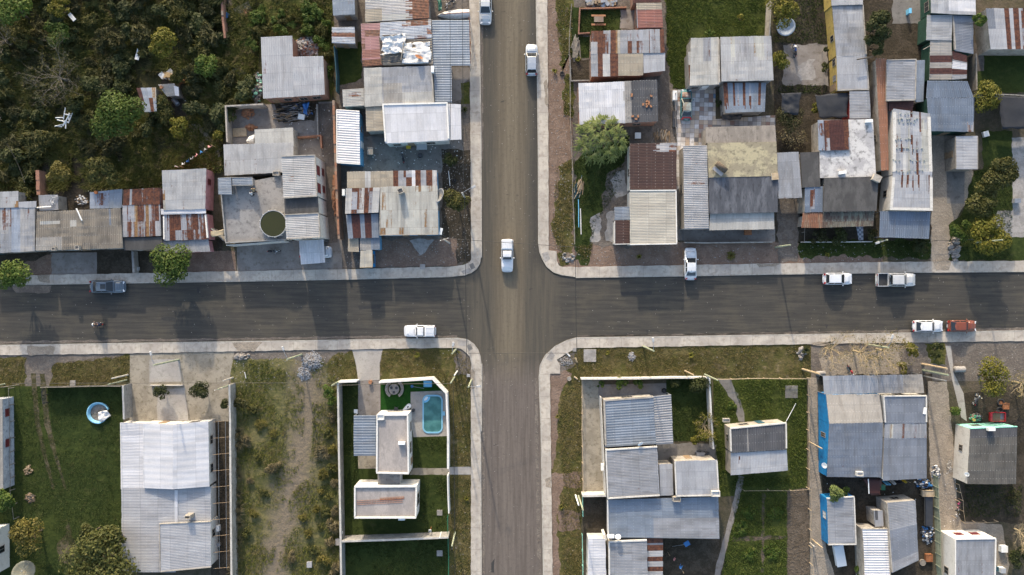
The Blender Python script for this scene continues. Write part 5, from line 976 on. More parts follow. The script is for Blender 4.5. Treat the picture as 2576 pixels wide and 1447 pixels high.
cable('thin cable along the front of the left verge above the dark lawn', (30, 965), (846, 964), 5, 6)
cable('thin cable from the vacant-lot pole to the modern garden gate', (836, 970), (1138, 965), 6, 5.5)
cable('thin wire slanting through the scrub at the far left', (17, 362), (62, 460), 4, 4, r=.03)
# ---------------------------------------------------------------- vehicles
def paint(name, col, metal=0.0, rough=.28): return plain(name, col, rough, metal, .07, .8, coat=.6)
paint('car_white', (.64, .645, .655)); paint('car_silver', (.46, .48, .50), .5); paint('car_pearl', (.56, .55, .53), .2); paint('car_slate', (.12, .15, .18), .5); paint('car_orange', (.19, .05, .022)); paint('car_teal', (.03, .16, .17), 0, .5); paint('car_red', (.40, .015, .02)); paint('car_blue', (.02, .08, .28)); plain('car_rusty', (.17, .07, .035), .8, 0, .1, 3, (.35, .3, .27)); plain('car_faded', (.30, .38, .36), .6, 0, .1, 1.4, (.20, .13, .08))
plain('tail_red', (.35, .01, .012), .3); plain('lamp_clear', (.7, .72, .74), .15); plain('chrome', (.6, .61, .62), .2, .9); plain('bed_liner', (.03, .031, .034), .8); plain('seam', (.03, .03, .032), .6)
def ring_car(x, w, zb, zt, cr=.03):
 h = [(w * .90, zb), (w * .985, zb + (zt - zb) * .22), (w, zb + (zt - zb) * .55), (w * .975, zt - .10), (w * .92, zt - .03), (w * .78, zt), (w * .4, zt + cr * .8), (0, zt + cr)]
 return [(x, y, z) for y, z in h] + [(x, -y, z) for y, z in h[-2::-1]]
def loft(mb, rows, caps=True):
 mb.grid(rows); i = len(mb.v) - len(rows) * len(rows[0]); n = len(rows[0])
 if caps:
  mb.f.append(tuple(i + k for k in range(n))); mb.m.append(0); e = len(mb.v) - n; mb.f.append(tuple(e + k for k in range(n))[::-1]); mb.m.append(0)
 # underside
 for a in range(len(rows) - 1): mb.f.append((i + a * n, i + (a + 1) * n, i + (a + 1) * n + n - 1, i + a * n + n - 1)); mb.m.append(0)
def quad_out(mb, a, b, c, d, off=.012):
 a, b, c, d = map(Vector, (a, b, c, d)); n = (d - a).cross(b - a).normalized() * off; mb.face([a + n, b + n, c + n, d + n])
def car(label, x, y, head, L, W, H, kind, mat, cat='car', group=None, name=None, hood=None, trunk=None, roofm=None, sunroof=False, rails=False, zl=0.0, box=True):
 """head: direction of the bonnet in degrees (0 right, 90 up in the photo). Own frame: x forward, y left"""
 p = P(x, y, .8); root = thing(name or ('pickup_truck' if 'pickup' in kind or kind == 'camper' else 'parked_car'), label, cat, (p.x, p.y, zl), R(head), group); M_ = MAT[mat]
 w = W / 2; l = L / 2; rnd = random.Random(int(x))
 prof = {   # belt: x fractions of bonnet front, windscreen base/top, rear window top/base
  'sedan': (.86, .20, .03, -.24, -.40, .80, .84), 'hatch': (.84, .22, .05, -.37, -.46, .82, .90), 'oldhatch': (.86, .20, .06, -.27, -.43, .80, .86),
  'pickup_double': (.90, .25, .12, -.17, -.20, .95, .95), 'camper': (.86, .14, .05, -.14, -.17, .82, .84)}[kind]
 bh, x0, x1, x2, x3, zhood, zdeck = prof; x0, x1, x2, x3 = x0 * L, x1 * L, x2 * L, x3 * L
 if kind in ('sedan', 'oldhatch'): zhood, zdeck = .82, .88
 bed = kind in ('pickup_double', 'camper'); zb = .24; belt = .90 if not bed else 1.02
 if bed: zhood, zdeck = .98, 1.0
 xe = -l if not bed else x3 - .06
 st = [(l, w * .66, .60), (l - .05, w * .80, .66), (l - .16, w * .90, zhood - .12), (l - .38, w * .965, zhood - .04), (l * .62, w * .99, zhood), (x0, w, belt - .02), ((x0 + x2) / 2, w, belt), (x2, w, belt)]
 if bed: st += [(xe, w, belt)]
 else: st += [(x3, w * .985, zdeck), (-l + .3, w * .95, zdeck - .02), (-l + .1, w * .88, zdeck - .10), (-l, w * .74, .62)]
 mb = MB(); loft(mb, [ring_car(a, b, zb, c) for a, b, c in st]); body = mb.build('body', M_, root, 1, 1)
 # cabin shell with pillars
 wb, wt = w * .90, w * .70; zr = H; R_ = []
 top = [(x0, wb, belt - .04), (x0 + (x1 - x0) * .93, wt + (wb - wt) * .10, zr - .05), (x1 - .03, wt, zr), ((x1 + x2) / 2, wt * 1.02, zr + .025), (x2 + .03, wt, zr - .005), (x2 + (x3 - x2) * .12, wt + (wb - wt) * .12, zr - .06), (x3, wb, zdeck - .03 if not bed else belt - .03)]
 rows = []
 for k, (a, b, z) in enumerate(top):
  zz = [(wb, belt - .05), (b + .0, z - .02 if k not in (0, 6) else z)]
  yb = wb; rows.append([(a, yb, belt - .05), (a, b, z - .015), (a, b * .86, z + .008), (a, 0, z + .02), (a, -b * .86, z + .008), (a, -b, z - .015), (a, -yb, belt - .05)])
 # the two end rows sit on the belt, so the sides taper into the pillars
 mb = MB(); mb.grid(rows); cab = mb.build('roof', MAT[roofm] if roofm else M_, root, 1)
 def gl(name, a, b, c, d, off=.02):
  mb = MB(); quad_out(mb, a, b, c, d, off); o = mb.build(name, MAT['dark_glass'], root, 1); s = o.modifiers.new('t', 'SOLIDIFY'); s.thickness = .012; return o
 gl('windshield', (x0 - .07, wb * .86, belt - .04 + .055), (x0 - .07, -wb * .86, belt - .04 + .055), (x1 + .0, -wt * .90, zr - .035), (x1 + .0, wt * .90, zr - .035), -.028 if False else .03)
 zrb = (zdeck if not bed else belt) + .05
 gl('rear_window', (x3 + (.07 if not bed else .01), -wb * .86, zrb), (x3 + (.07 if not bed else .01), wb * .86, zrb), (x2 - .0, wt * .90, zr - .05), (x2 - .0, -wt * .90, zr - .05), .03)
 nw = 2 if kind != 'camper' else 1
 for s in (1, -1):
  segs = [(x0 - .16, x1 - .10, (x0 + x3) / 2 + .06)] ; xm = (x1 + x2) / 2 - .05
  if nw == 2: parts = [(x0 - .22, x1 - .06, xm + .05, xm + .05), (xm - .05, xm - .05, x2 + .06, x3 + .25 if not bed else x3 + .1)]
  else: parts = [(x0 - .22, x1 - .06, x2 + .06, x3 + .08)]
  for (b0, t0, t1, b1) in parts:
   def sp(xx, f): return (xx, s * (wb + (wt - wb) * f) , belt - .05 + (zr - .015 - belt + .05) * f)
   q = [sp(b0, .16), sp(b1, .16), sp(t1, .86), sp(t0, .86)]
   if s > 0: q = q[::-1]
   mb = MB(); quad_out(mb, *q, off=.014); o = mb.build('side_window', MAT['dark_glass'], root, 1)
   sm = o.modifiers.new('t', 'SOLIDIFY'); sm.thickness = .01
  mb = MB(); mb.ell((x0 - .25, s * (w + .10), belt + .06), (.09, .11, .07), 8, 5); mb.build('mirror', M_, root, 1, 1)
  mb = MB(); mb.box((l - .10, s * w * .62, .66), (.14, .34, .13), -s * .35); mb.build('headlight', MAT['lamp_clear'], root, 1)
  rx = -l + .05 if not bed else -l + .02
  mb = MB(); mb.box((rx, s * w * .72, .80), (.12, .26, .16 if kind != 'hatch' else .34), s * .3); mb.build('taillight', MAT['tail_red'], root, 1)
  for wx in (l - .78, -l + .80):
   prof_ = [(.17, -.09), (.27, -.10), (.315, -.07), (.32, 0), (.315, .07), (.27, .10), (.17, .09)]
   mb = MB(); mb.lathe([(r * (1.12 if bed else 1), z) for r, z in prof_], (wx, s * (w - .10), .32), 18, axis='y'); wh = mb.build('wheel', MAT['black_rubber'], root, 1, 1)
   mb = MB(); mb.lathe([(0, s * .085), (.1, s * .095), (.19, s * .07), (.19, -s * .02)], (wx, s * (w - .10), .32), 14, axis='y'); mb.build('rim', MAT['chrome'], wh, 1)
 mb = MB(); mb.tube([(l - .12, w * .86, .44), (l + .035, w * .55, .45), (l + .055, 0, .45), (l + .035, -w * .55, .45), (l - .12, -w * .86, .44)], .09, 6); mb.build('bumper', M_ if kind != 'oldhatch' else MAT['steel_dark'], root, 1, 1)
 mb = MB(); mb.tube([(-l + .12, w * .86, .46), (-l - .03, w * .55, .46), (-l - .045, 0, .46), (-l - .03, -w * .55, .46), (-l + .12, -w * .86, .46)], .09, 6); mb.build('bumper', M_ if kind != 'oldhatch' else MAT['steel_dark'], root, 1, 1)
 # shut lines of bonnet and doors
 def panel(nm, xa, xb, wa, wb2, za, zb2, m, th=.012):
  mb = MB(); rows = []
  for t in (0, .33, .66, 1):
   xx = xa + (xb - xa) * t; ww = wa + (wb2 - wa) * t; z = za + (zb2 - za) * t
   rows.append([(xx, ww, z - .005), (xx, ww * .5, z + .022), (xx, 0, z + .03), (xx, -ww * .5, z + .022), (xx, -ww, z - .005)])
  mb.grid(rows); o = mb.build(nm, m, root, 1, 1); s = o.modifiers.new('t', 'SOLIDIFY'); s.thickness = th; s.offset = 1
 panel('bonnet', l - .36, x0 + .06, w * .70, w * .80, zhood - .022, belt - .018, MAT[hood] if hood else M_)
 if not bed and kind == 'sedan': panel('boot_lid', x3 - .06, -l + .14, w * .76, w * .72, zdeck + .004, zdeck - .05, MAT[trunk] if trunk else M_)
 mb = MB(); mb.box((-l - .02 if not bed else -l - .05, 0, .62), (.03, .42, .12)); mb.build('number_plate', MAT['white_paint'], root, 1)
 if sunroof:
  mb = MB(); mb.box(((x1 + x2) / 2 + .25, 0, zr + .045), (.7, wt * 1.05, .02)); mb.build('sunroof', MAT['dark_glass'], root, 1)
 if rails:
  for s in (1, -1):
   mb = MB(); mb.tube([(x1 - .1, s * wt * .92, zr + .02), (x1 - .2, s * wt * .92, zr + .08), (x2 + .2, s * wt * .92, zr + .08), (x2 + .1, s * wt * .92, zr + .02)], .02, 5); mb.build('roof_rail', MAT['chrome'], root, 1)
 mb = MB(); mb.tube([(x2 + .2, .1, zr), (x2 - .15, .1, zr + .35)], .012, 4); mb.build('aerial', MAT['steel_dark'], root, 1)
 if bed:
  xb = xe - .03; bl = xb + l; t = .09; zt = 1.02; mb = MB()
  mb.box(((xb - l) / 2, 0, .46), (bl, W - .06, .40))
  for s in (1, -1): mb.box(((xb - l) / 2, s * (w - t / 2), .82), (bl, t, .44))
  mb.box((xb - .05, 0, .83), (.1, W - 2 * t - .01, .40)); mb.box((-l + .045, 0, .82), (.09, W - 2 * t - .012, .42))
  mb.build('cargo_bed', M_, root, 1)
  mb = MB(); mb.box(((xb - l) / 2, 0, .70), (bl - .22, W - .24, .07)); mb.build('bed_liner', MAT['bed_liner'], root, 1)
  if kind == 'pickup_double':
   mb = MB()
   for s in (1, -1): mb.tube([(xb - .12, s * (w - .14), 1.04), (xb - .14, s * (w - .16), H - .1), (xb - .14, s * .3, H - .02)], .035, 6)
   mb.build('roll_bar', MAT['chrome'], root, 1)
  if kind == 'camper':
   mb = MB(); hw = w * .93; rows = []
   for (xx, k) in ((xb + .05, 0), (xb - .1, 1), ((xb - l) / 2, 1), (-l + .12, 1), (-l - .0, 0)):
    z = H + .03 + (.0 if k else -.10); rows.append([(xx, hw, zt - .02), (xx, hw * .97, z - .25), (xx, hw * .84, z - .03), (xx, 0, z + .02), (xx, -hw * .84, z - .03), (xx, -hw * .97, z - .25), (xx, -hw, zt - .02)])
   mb.grid(rows); i = 0; n = 7; mb.f.append(tuple(range(n))); mb.m.append(0); e = len(mb.v) - n; mb.f.append(tuple(e + k for k in range(n))[::-1]); mb.m.append(0)
   can = mb.build('canopy', M_, root, 1)
   mb = MB()
   for k in range(-2, 3): mb.box(((xb - l) / 2, k * hw * .33, H + .055), (bl - .3, .05, .03))
   mb.build('roof_rib', M_, can, 1)
   mb = MB(); mb.box((-l - .012, 0, H - .30), (.03, W * .66, .36)); mb.build('rear_glass', MAT['dark_glass'], can, 1)
   for s in (1, -1):
    mb = MB(); mb.box(((xb - l) / 2, s * (hw * .985 + .01), H - .36), (bl * .7, .03, .28)); mb.build('canopy_window', MAT['dark_glass'], can, 1)
 return root
car('pearl white sedan parked at the kerb, cut by the top edge', 1221, 18, -90, 4.5, 1.76, 1.45, 'sedan', 'car_pearl')
car('silver hatchback parked at the right kerb of the upper street', 1337.5, 150, 90, 4.15, 1.74, 1.5, 'hatch', 'car_silver', rails=True)
car('white camper-topped pickup driving down the middle of the upper street', 1276, 643, -90, 4.35, 1.66, 1.62, 'camper', 'car_white', 'pickup')
car('slate grey sedan with a dark sunroof parked between the two street trees', 269, 721, 0, 4.75, 1.80, 1.42, 'sedan', 'car_slate', sunroof=True)
car('white canopy pickup parked at the lower kerb, facing left, casting its shadow on the footway', 1056, 833, 180, 4.2, 1.64, 1.75, 'camper', 'car_white', 'pickup')
car('white sedan parked across the footway with its nose on the red soil', 1737.5, 664, 90, 4.25, 1.70, 1.40, 'sedan', 'car_white', zl=.07)
car('small white hatchback parked behind the double-cab pickup', 2108.5, 701.5, 0, 3.85, 1.64, 1.45, 'hatch', 'car_white')
car('white double-cab pickup with an open dark bed and roll bar', 2255, 704, 0, 5.3, 1.86, 1.75, 'pickup_double', 'car_pearl', 'pickup')
car('old white square hatchback parked in front of the orange one', 2335, 821, 0, 4.15, 1.66, 1.40, 'oldhatch', 'car_white')
car('burnt orange old hatchback parked at the lower kerb', 2420.5, 820.5, 0, 3.95, 1.62, 1.40, 'oldhatch', 'car_orange')
car('derelict teal sedan with a rusted bonnet and red boot on the patchwork tiles', 1727, 263, 90, 4.15, 1.62, 1.38, 'sedan', 'car_teal', hood='car_rusty', trunk='car_red', roofm='car_faded')
car('silver sedan half hidden under the white carport roof', 793, 634, 0, 4.3, 1.72, 1.42, 'sedan', 'car_silver')
def motorcycle(label, x, y, head, tank='steel_dark', seat='black_cloth', fairing=None, scoot=False, lean=.12, name='motorcycle', cat='motorcycle'):
 p = P(x, y, .5); root = thing(name, label, cat, (p.x, p.y, 0), R(head)); root.rotation_euler.x = lean
 for wx in (.64, -.62):
  mb = MB(); mb.lathe([(.22, -.05), (.27, -.06), (.30, 0), (.27, .06), (.22, .05)], (wx, 0, .3), 18, axis='y'); wh = mb.build('wheel', MAT['black_rubber'], root, 1, 1)
  mb = MB(); mb.lathe([(.21, -.03), (.225, 0), (.21, .03)], (wx, 0, .3), 14, axis='y')
  for k in range(4): a = k * math.pi / 4; mb.tube([(wx + .21 * math.cos(a), 0, .3 + .21 * math.sin(a)), (wx - .21 * math.cos(a), 0, .3 - .21 * math.sin(a))], .008, 4)
  mb.build('rim', MAT['chrome'], wh, 1)
 mb = MB(); mb.tube([(.42, 0, .85), (.1, 0, .62), (-.3, 0, .58), (-.62, .06, .32)], .03, 6); mb.tube([(.42, 0, .8), (.12, 0, .36), (-.25, 0, .34)], .028, 6); mb.build('frame', MAT['steel_dark'], root, 1)
 for s in (1, -1):
  mb = MB(); mb.tube([(.64, s * .09, .3), (.40, s * .08, .95)], .025, 6); mb.build('fork', MAT['chrome'], root, 1)
 mb = MB(); mb.tube([(.28, .38, .98), (.36, .22, 1.04), (.40, 0, 1.0), (.36, -.22, 1.04), (.28, -.38, .98)], .018, 6); hb = mb.build('handlebar', MAT['chrome'], root, 1)
 for s in (1, -1):
  mb = MB(); mb.tube([(.24, s * .42, .97), (.32, s * .30, 1.02)], .026, 6); mb.build('grip', MAT['black_rubber'], hb, 1)
  mb = MB(); mb.tube([(.36, s * .2, 1.03), (.40, s * .3, 1.16)], .008, 4); mb.ell((.40, s * .31, 1.18), (.02, .06, .04), 8, 4); mb.build('mirror', MAT['chrome'], hb, 1)
 mb = MB(); mb.ell((.12, 0, .80), (.28, .15, .13), 12, 7); mb.build('tank', MAT[tank], root, 1, 1)
 mb = MB(); mb.grid([[(a, -b, z), (a, -b * .6, z + .05), (a, b * .6, z + .05), (a, b, z)] for a, b, z in ((-.1, .1, .78), (-.25, .15, .77), (-.5, .15, .80), (-.74, .09, .84))]); o = mb.build('seat', MAT[seat], root, 1, 1); s = o.modifiers.new('t', 'SOLIDIFY'); s.thickness = .07
 mb = MB(); mb.box((.02, 0, .42), (.34, .24, .26)); mb.build('engine', MAT['steel'], root, 1)
 mb = MB(); mb.tube([(.1, -.14, .35), (-.2, -.17, .3), (-.7, -.18, .38)], [.03, .04, .05], 7); mb.build('exhaust', MAT['chrome'], root, 1)
 mb = MB(); mb.ell((.52, 0, .88), (.08, .1, .1), 10, 6); mb.build('headlight', MAT['lamp_clear'], root, 1, 1)
 mb = MB(); mb.grid([[(.64 + .33 * math.cos(a), -.07, .3 + .33 * math.sin(a)), (.64 + .34 * math.cos(a), 0, .3 + .34 * math.sin(a)), (.64 + .33 * math.cos(a), .07, .3 + .33 * math.sin(a))] for a in (.5, 1.0, 1.5, 2.1, 2.6)]); o = mb.build('front_fender', MAT[tank], root, 1, 1); s = o.modifiers.new('t', 'SOLIDIFY'); s.thickness = .012
 mb = MB(); mb.box((-.80, 0, .74), (.08, .16, .07)); mb.build('taillight', MAT['tail_red'], root, 1)
 if fairing:
  mb = MB(); mb.grid([[(a, -b, z - .2), (a + .04, -b * .8, z), (a + .06, 0, z + .05), (a + .04, b * .8, z), (a, b, z - .2)] for a, b, z in ((.34, .22, .98), (.5, .2, .9), (.62, .1, .78))]); o = mb.build('fairing', MAT[fairing], root, 1, 1); s = o.modifiers.new('t', 'SOLIDIFY'); s.thickness = .015
 return root
motorcycle('black motorcycle parked in front of the round-pool house', 689, 630, 0, lean=.2)
motorcycle('dark motorcycle parked on the concrete yard behind the corner house', 1011, 395, 100, lean=.2)
motorcycle('dark motorcycle parked in the yard above the upturned boat', 1133, 10, -140, 'steel_dark', lean=.2)
motorcycle('blue motorcycle with a white front on the concrete yard left of the yellow house', 1998, 128, 95, 'car_blue', fairing='white_paint', lean=.15)
motorcycle('red motorcycle beneath the bare trees in the front yard', 2142, 932, -60, 'car_red', lean=.2)
motorcycle('black motorcycle in the dark yard beside the mint-fronted house', 2454, 1004, 70, lean=.2)
ridden = motorcycle('dark motorcycle being ridden along the main road at the left', 246, 816, 180, 'car_blue', fairing='white_paint', lean=0.0)
plain('skin', (.42, .24, .16), .6, var=.05); plain('hair', (.025, .018, .013), .7); plain('jacket_black', (.014, .015, .02), .85); plain('jeans', (.03, .05, .10), .9); plain('jacket_navy', (.02, .03, .06), .85); plain('shoe_white', (.6, .6, .6), .6); plain('hair_tan', (.30, .20, .09), .7)
def skinned(name, verts, edges, rad, mat, parent, sub=1):
 me = bpy.data.meshes.new(name); me.from_pydata(verts, edges, []); me.materials.append(mat); o = bpy.data.objects.new(name, me); COL.objects.link(o); o.parent = parent
 m = o.modifiers.new('skin', 'SKIN'); m.use_smooth_shade = True
 for i, r in enumerate(rad): me.skin_vertices[0].data[i].radius = r if isinstance(r, tuple) else (r, r)
 me.skin_vertices[0].data[0].use_root = True
 s = o.modifiers.new('sub', 'SUBSURF'); s.levels = sub; s.render_levels = sub
 dg = bpy.context.evaluated_depsgraph_get(); nm = bpy.data.meshes.new_from_object(o.evaluated_get(dg)); o.modifiers.clear(); o.data = nm
 return o
def rider(label, x0, hand, jacket, trousers, hairm, root_bike, foot=.1):
 """seated figure on the saddle at x0 in the bike's frame, arms reaching to `hand`"""
 root = thing('person', label, 'person', root_bike.location, root_bike.rotation_euler.z)
 V = [(x0, 0, .90), (x0 + .04, 0, 1.08), (x0 + .08, 0, 1.28), (x0 + .11, 0, 1.40), (x0 + .13, 0, 1.47), (x0 + .15, 0, 1.56), (x0 + .16, 0, 1.66)]
 E = [(i, i + 1) for i in range(6)]; rad = [(.08, .06), (.05, .04), (.05, .035), (.045, .035), .045, .095, .085]
 sl_, tr_ = [], []
 for s in (1, -1):
  b = len(V); hx, hy, hz = hand
  V += [(x0 + .09, s * .19, 1.36), (x0 + .09 + (hx - x0 - .09) * .45, s * (.27 if hy > .2 else .24), 1.14 if hz < 1.02 else 1.18), (hx - .06, s * hy, hz + .01), (hx, s * hy, hz)]
  E += [(3, b), (b, b + 1), (b + 1, b + 2), (b + 2, b + 3)]; rad += [.04, .033, .03, (.042, .022)]
  for f in range(4): V.append((hx + .055 + .012 * (f in (1, 2)), s * (hy - .035 + .024 * f), hz - .015)); E.append((b + 3, len(V) - 1)); rad.append(.011); V.append((hx + .08, s * (hy - .035 + .024 * f), hz - .05)); E.append((len(V) - 2, len(V) - 1)); rad.append(.009)
  V.append((hx + .015, s * (hy - .065), hz - .02)); E.append((b + 3, len(V) - 1)); rad.append(.011)
  b2 = len(V); V += [(x0 + .02, s * .11, .86), (x0 + .40, s * .19, .80), (x0 + .22, s * .20, .42), (x0 + .24, s * .20, .34), (x0 + .38, s * .21, .31)]
  E += [(0, b2), (b2, b2 + 1), (b2 + 1, b2 + 2), (b2 + 2, b2 + 3), (b2 + 3, b2 + 4)]; rad += [.06, .045, .034, .036, .035]
 skinned('body', V, E, rad, MAT['skin'], root)
 tv = [(x0 - .01, 0, .88), (x0 + .04, 0, 1.10), (x0 + .08, 0, 1.28), (x0 + .11, 0, 1.40)]; te = [(0, 1), (1, 2), (2, 3)]; trd = [(.185, .15), (.175, .135), (.21, .17), (.15, .14)]
 for s in (1, -1):
  b = len(tv); hx, hy, hz = hand; tv += [(x0 + .09, s * .20, 1.36), (x0 + .09 + (hx - x0 - .09) * .45, s * (.27 if hy > .2 else .24), 1.14 if hz < 1.02 else 1.18), (hx - .09, s * hy, hz + .015)]; te += [(3, b), (b, b + 1), (b + 1, b + 2)]; trd += [.085, .066, .048]
 skinned('jacket', tv, te, trd, MAT[jacket], root)
 pv = [(x0, 0, .90)]; pe = []; pr_ = [(.175, .13)]
 for s in (1, -1): b = len(pv); pv += [(x0 + .02, s * .11, .87), (x0 + .40, s * .19, .80), (x0 + .22, s * .20, .43)]; pe += [(0, b), (b, b + 1), (b + 1, b + 2)]; pr_ += [.115, .085, .06]
 skinned('trousers', pv, pe, pr_, MAT[trousers], root)
 mb = MB(); mb.ell((x0 + .14, 0, 1.645), (.115, .1, .10), 14, 8); mb.build('hair', MAT[hairm], root, 1, 1)
 for s in (1, -1):
  mb = MB(); mb.ell((x0 + .32, s * .205, .31), (.14, .05, .05), 10, 6); mb.build('shoe', MAT['shoe_white'], root, 1, 1)
  mb = MB(); mb.ell((x0 + .245, s * .035, 1.60), (.012, .014, .009), 6, 4); mb.build('eye', MAT['hair'], root, 1)
  mb = MB(); mb.ell((x0 + .15, s * .098, 1.59), (.025, .014, .035), 8, 5); mb.build('ear', MAT['skin'], root, 1)
 mb = MB(); mb.ell((x0 + .26, 0, 1.57), (.022, .016, .03), 8, 5); mb.build('nose', MAT['skin'], root, 1)
 mb = MB(); mb.ell((x0 + .243, 0, 1.525), (.012, .03, .008), 8, 4); mb.build('mouth', MAT['tail_red'], root, 1)
 return root
rider('person in dark clothes steering the motorcycle on the main road', -.18, (.26, .36, 1.0), 'jacket_black', 'jeans', 'hair', ridden)
rider('passenger in navy sitting behind on the moving motorcycle', -.56, (-.10, .20, 1.02), 'jacket_navy', 'jacket_black', 'hair', ridden)
# ---------------------------------------------------------------- trees, bushes and plants
leafmat('leaf_bright', (.045, .085, .012), (.095, .135, .022), (.13, .14, .03)); leafmat('leaf_olive', (.045, .05, .012), (.085, .085, .02), (.14, .12, .035)); leafmat('leaf_dark', (.029, .038, .010), (.056, .064, .017))
leafmat('leaf_yellow', (.10, .105, .012), (.17, .155, .02), (.20, .16, .03)); leafmat('leaf_scrub', (.037, .041, .013), (.068, .066, .022), (.085, .072, .03)); leafmat('leaf_willow', (.16, .205, .055), (.26, .30, .105), (.32, .33, .15), tr=.4); leafmat('leaf_gold', (.085, .078, .016), (.145, .125, .026), (.19, .15, .05)); leafmat('leaf_dry', (.12, .10, .05), (.19, .155, .085)); leafmat('leaf_conifer', (.045, .055, .014), (.085, .09, .022), (.12, .11, .03))
def crown_arrays(seed, r, z0, z1, n, leaf, lobes, squash=.75, style='round'):
 rs = np.random.RandomState(seed); K = lobes; a = rs.uniform(0, 6.283, K); q = np.sqrt(rs.uniform(0, 1, K)) * r * .68
 lr = r * rs.uniform(.17, .5, K); zc = z0 + (z1 - z0) * (.45 + .4 * (1 - (q / r) ** 2) * rs.uniform(.6, 1.1, K)); C = np.stack([q * np.cos(a), q * np.sin(a), zc - lr * .3], 1)
 k = rs.choice(K, n, p=lr ** 2 / (lr ** 2).sum()); d = rs.normal(0, 1, (n, 3)); d[:, 2] = np.abs(d[:, 2]) * 1.0 - .25; d /= np.linalg.norm(d, axis=1)[:, None]
 p = C[k] + d * (lr[k] * rs.uniform(.45, 1.12, n) ** .6)[:, None] * np.array([1, 1, squash])
 p[:, 2] = np.maximum(p[:, 2], .05)
 nrm = d + rs.normal(0, .55, (n, 3)); nrm[:, 2] += .35; nrm /= np.linalg.norm(nrm, axis=1)[:, None]
 u = np.cross(nrm, rs.normal(0, 1, (n, 3))); u /= np.linalg.norm(u, axis=1)[:, None]; v = np.cross(nrm, u)
 s = leaf * rs.uniform(.45, 1.65, n)[:, None]; asp = .55
 if style == 'blade': asp = .16; s = s * 2.0
 V = np.empty((n, 4, 3)); V[:, 0] = p - u * s; V[:, 1] = p + v * s * asp; V[:, 2] = p + u * s * 1.05; V[:, 3] = p - v * s * asp
 return V.reshape(-1, 3), np.arange(n * 4).reshape(-1, 4), C, lr
def trunk_mb(mb, C, z0, r0, rnd, base=(0, 0)):
 hub = Vector((base[0], base[1], z0)); mb.tube([(base[0], base[1], 0), (base[0] + rnd.uniform(-.1, .1), base[1] + rnd.uniform(-.1, .1), z0 * .6), hub], [r0, r0 * .75, r0 * .6], 7)
 for c in C:
  c = Vector(c); m = hub.lerp(c, .5) + Vector((0, 0, -.1)); mb.tube([hub, m, c], [r0 * .45, r0 * .3, r0 * .1], 5, cap=False)
SEED = [10]
def tree(label, x, y, rpx, h, leafm, name='tree', cat='tree', n=1800, leaf=.16, lobes=9, z0=None, bark='bark', group=None, squash=.75, style='round'):
 SEED[0] += 1; r = rpx / S; zc = h * .6; c = P(x, y, zc); root = thing(name, label, cat, (c.x, c.y, 0), 0, group)
 z0 = h * .35 if z0 is None else z0
 V, F, C, lr = crown_arrays(SEED[0], r, z0, h, n, leaf, lobes, squash, style)
 o = mesh_np('crown', V, F, leafm, None); o.parent = root
 mb = MB(); trunk_mb(mb, C, max(.15, z0), max(.05, r * .07), random.Random(SEED[0])); mb.build('trunk', MAT[bark], root, 1)
 return root
def willow(label, x, y, rpx, h):
 SEED[0] += 1; rs = np.random.RandomState(SEED[0]); r = rpx / S; c = P(x, y, h * .7); root = thing('willow_tree', label, 'tree', (c.x, c.y, 0)); VV = []; hubs = []
 cl = [(q * 2.4 + rs.uniform(-.2, .2), r * .78 * math.sqrt((q + .3) / 48)) for q in range(48)]
 for k in range(1000):
  ca, cq = cl[k % 48]; x0, y0 = cq * math.cos(ca) + rs.normal(0, .05), cq * math.sin(ca) + rs.normal(0, .05); z = h * (1 - .4 * (cq / r) ** 2) * (.86 + .14 * ((k % 48) % 5) / 4)
  L = rs.uniform(.7, 1.5); da = ca + rs.normal(0, .75) if cq > r * .25 else rs.uniform(0, 6.283); out = rs.uniform(.35, 1.0)
  for t in np.linspace(.05, 1, 10):
   for rep in range(2):
    px = x0 + math.cos(da) * out * L * t + rs.normal(0, .03); py = y0 + math.sin(da) * out * L * t + rs.normal(0, .03); pz = z + .35 * t - L * .95 * t * t
    la = da + rs.normal(0, .35); s = rs.uniform(.08, .17); u = np.array([math.cos(la), math.sin(la), -.5 * t]) * s; w_ = np.array([-math.sin(la), math.cos(la), rs.normal(0, .25)]) * s * .2; p = np.array([px, py, pz])
    VV += [p - u, p + w_, p + u, p - w_]
 V = np.array(VV); o = mesh_np('crown', V, np.arange(len(V)).reshape(-1, 4), 'leaf_willow', None); o.parent = root
 mb = MB(); C = [(r * .4 * math.cos(k), r * .4 * math.sin(k), h * .8) for k in range(0, 7)]; trunk_mb(mb, C, h * .45, .22, random.Random(3)); mb.build('trunk', MAT['bark'], root, 1)
 return root
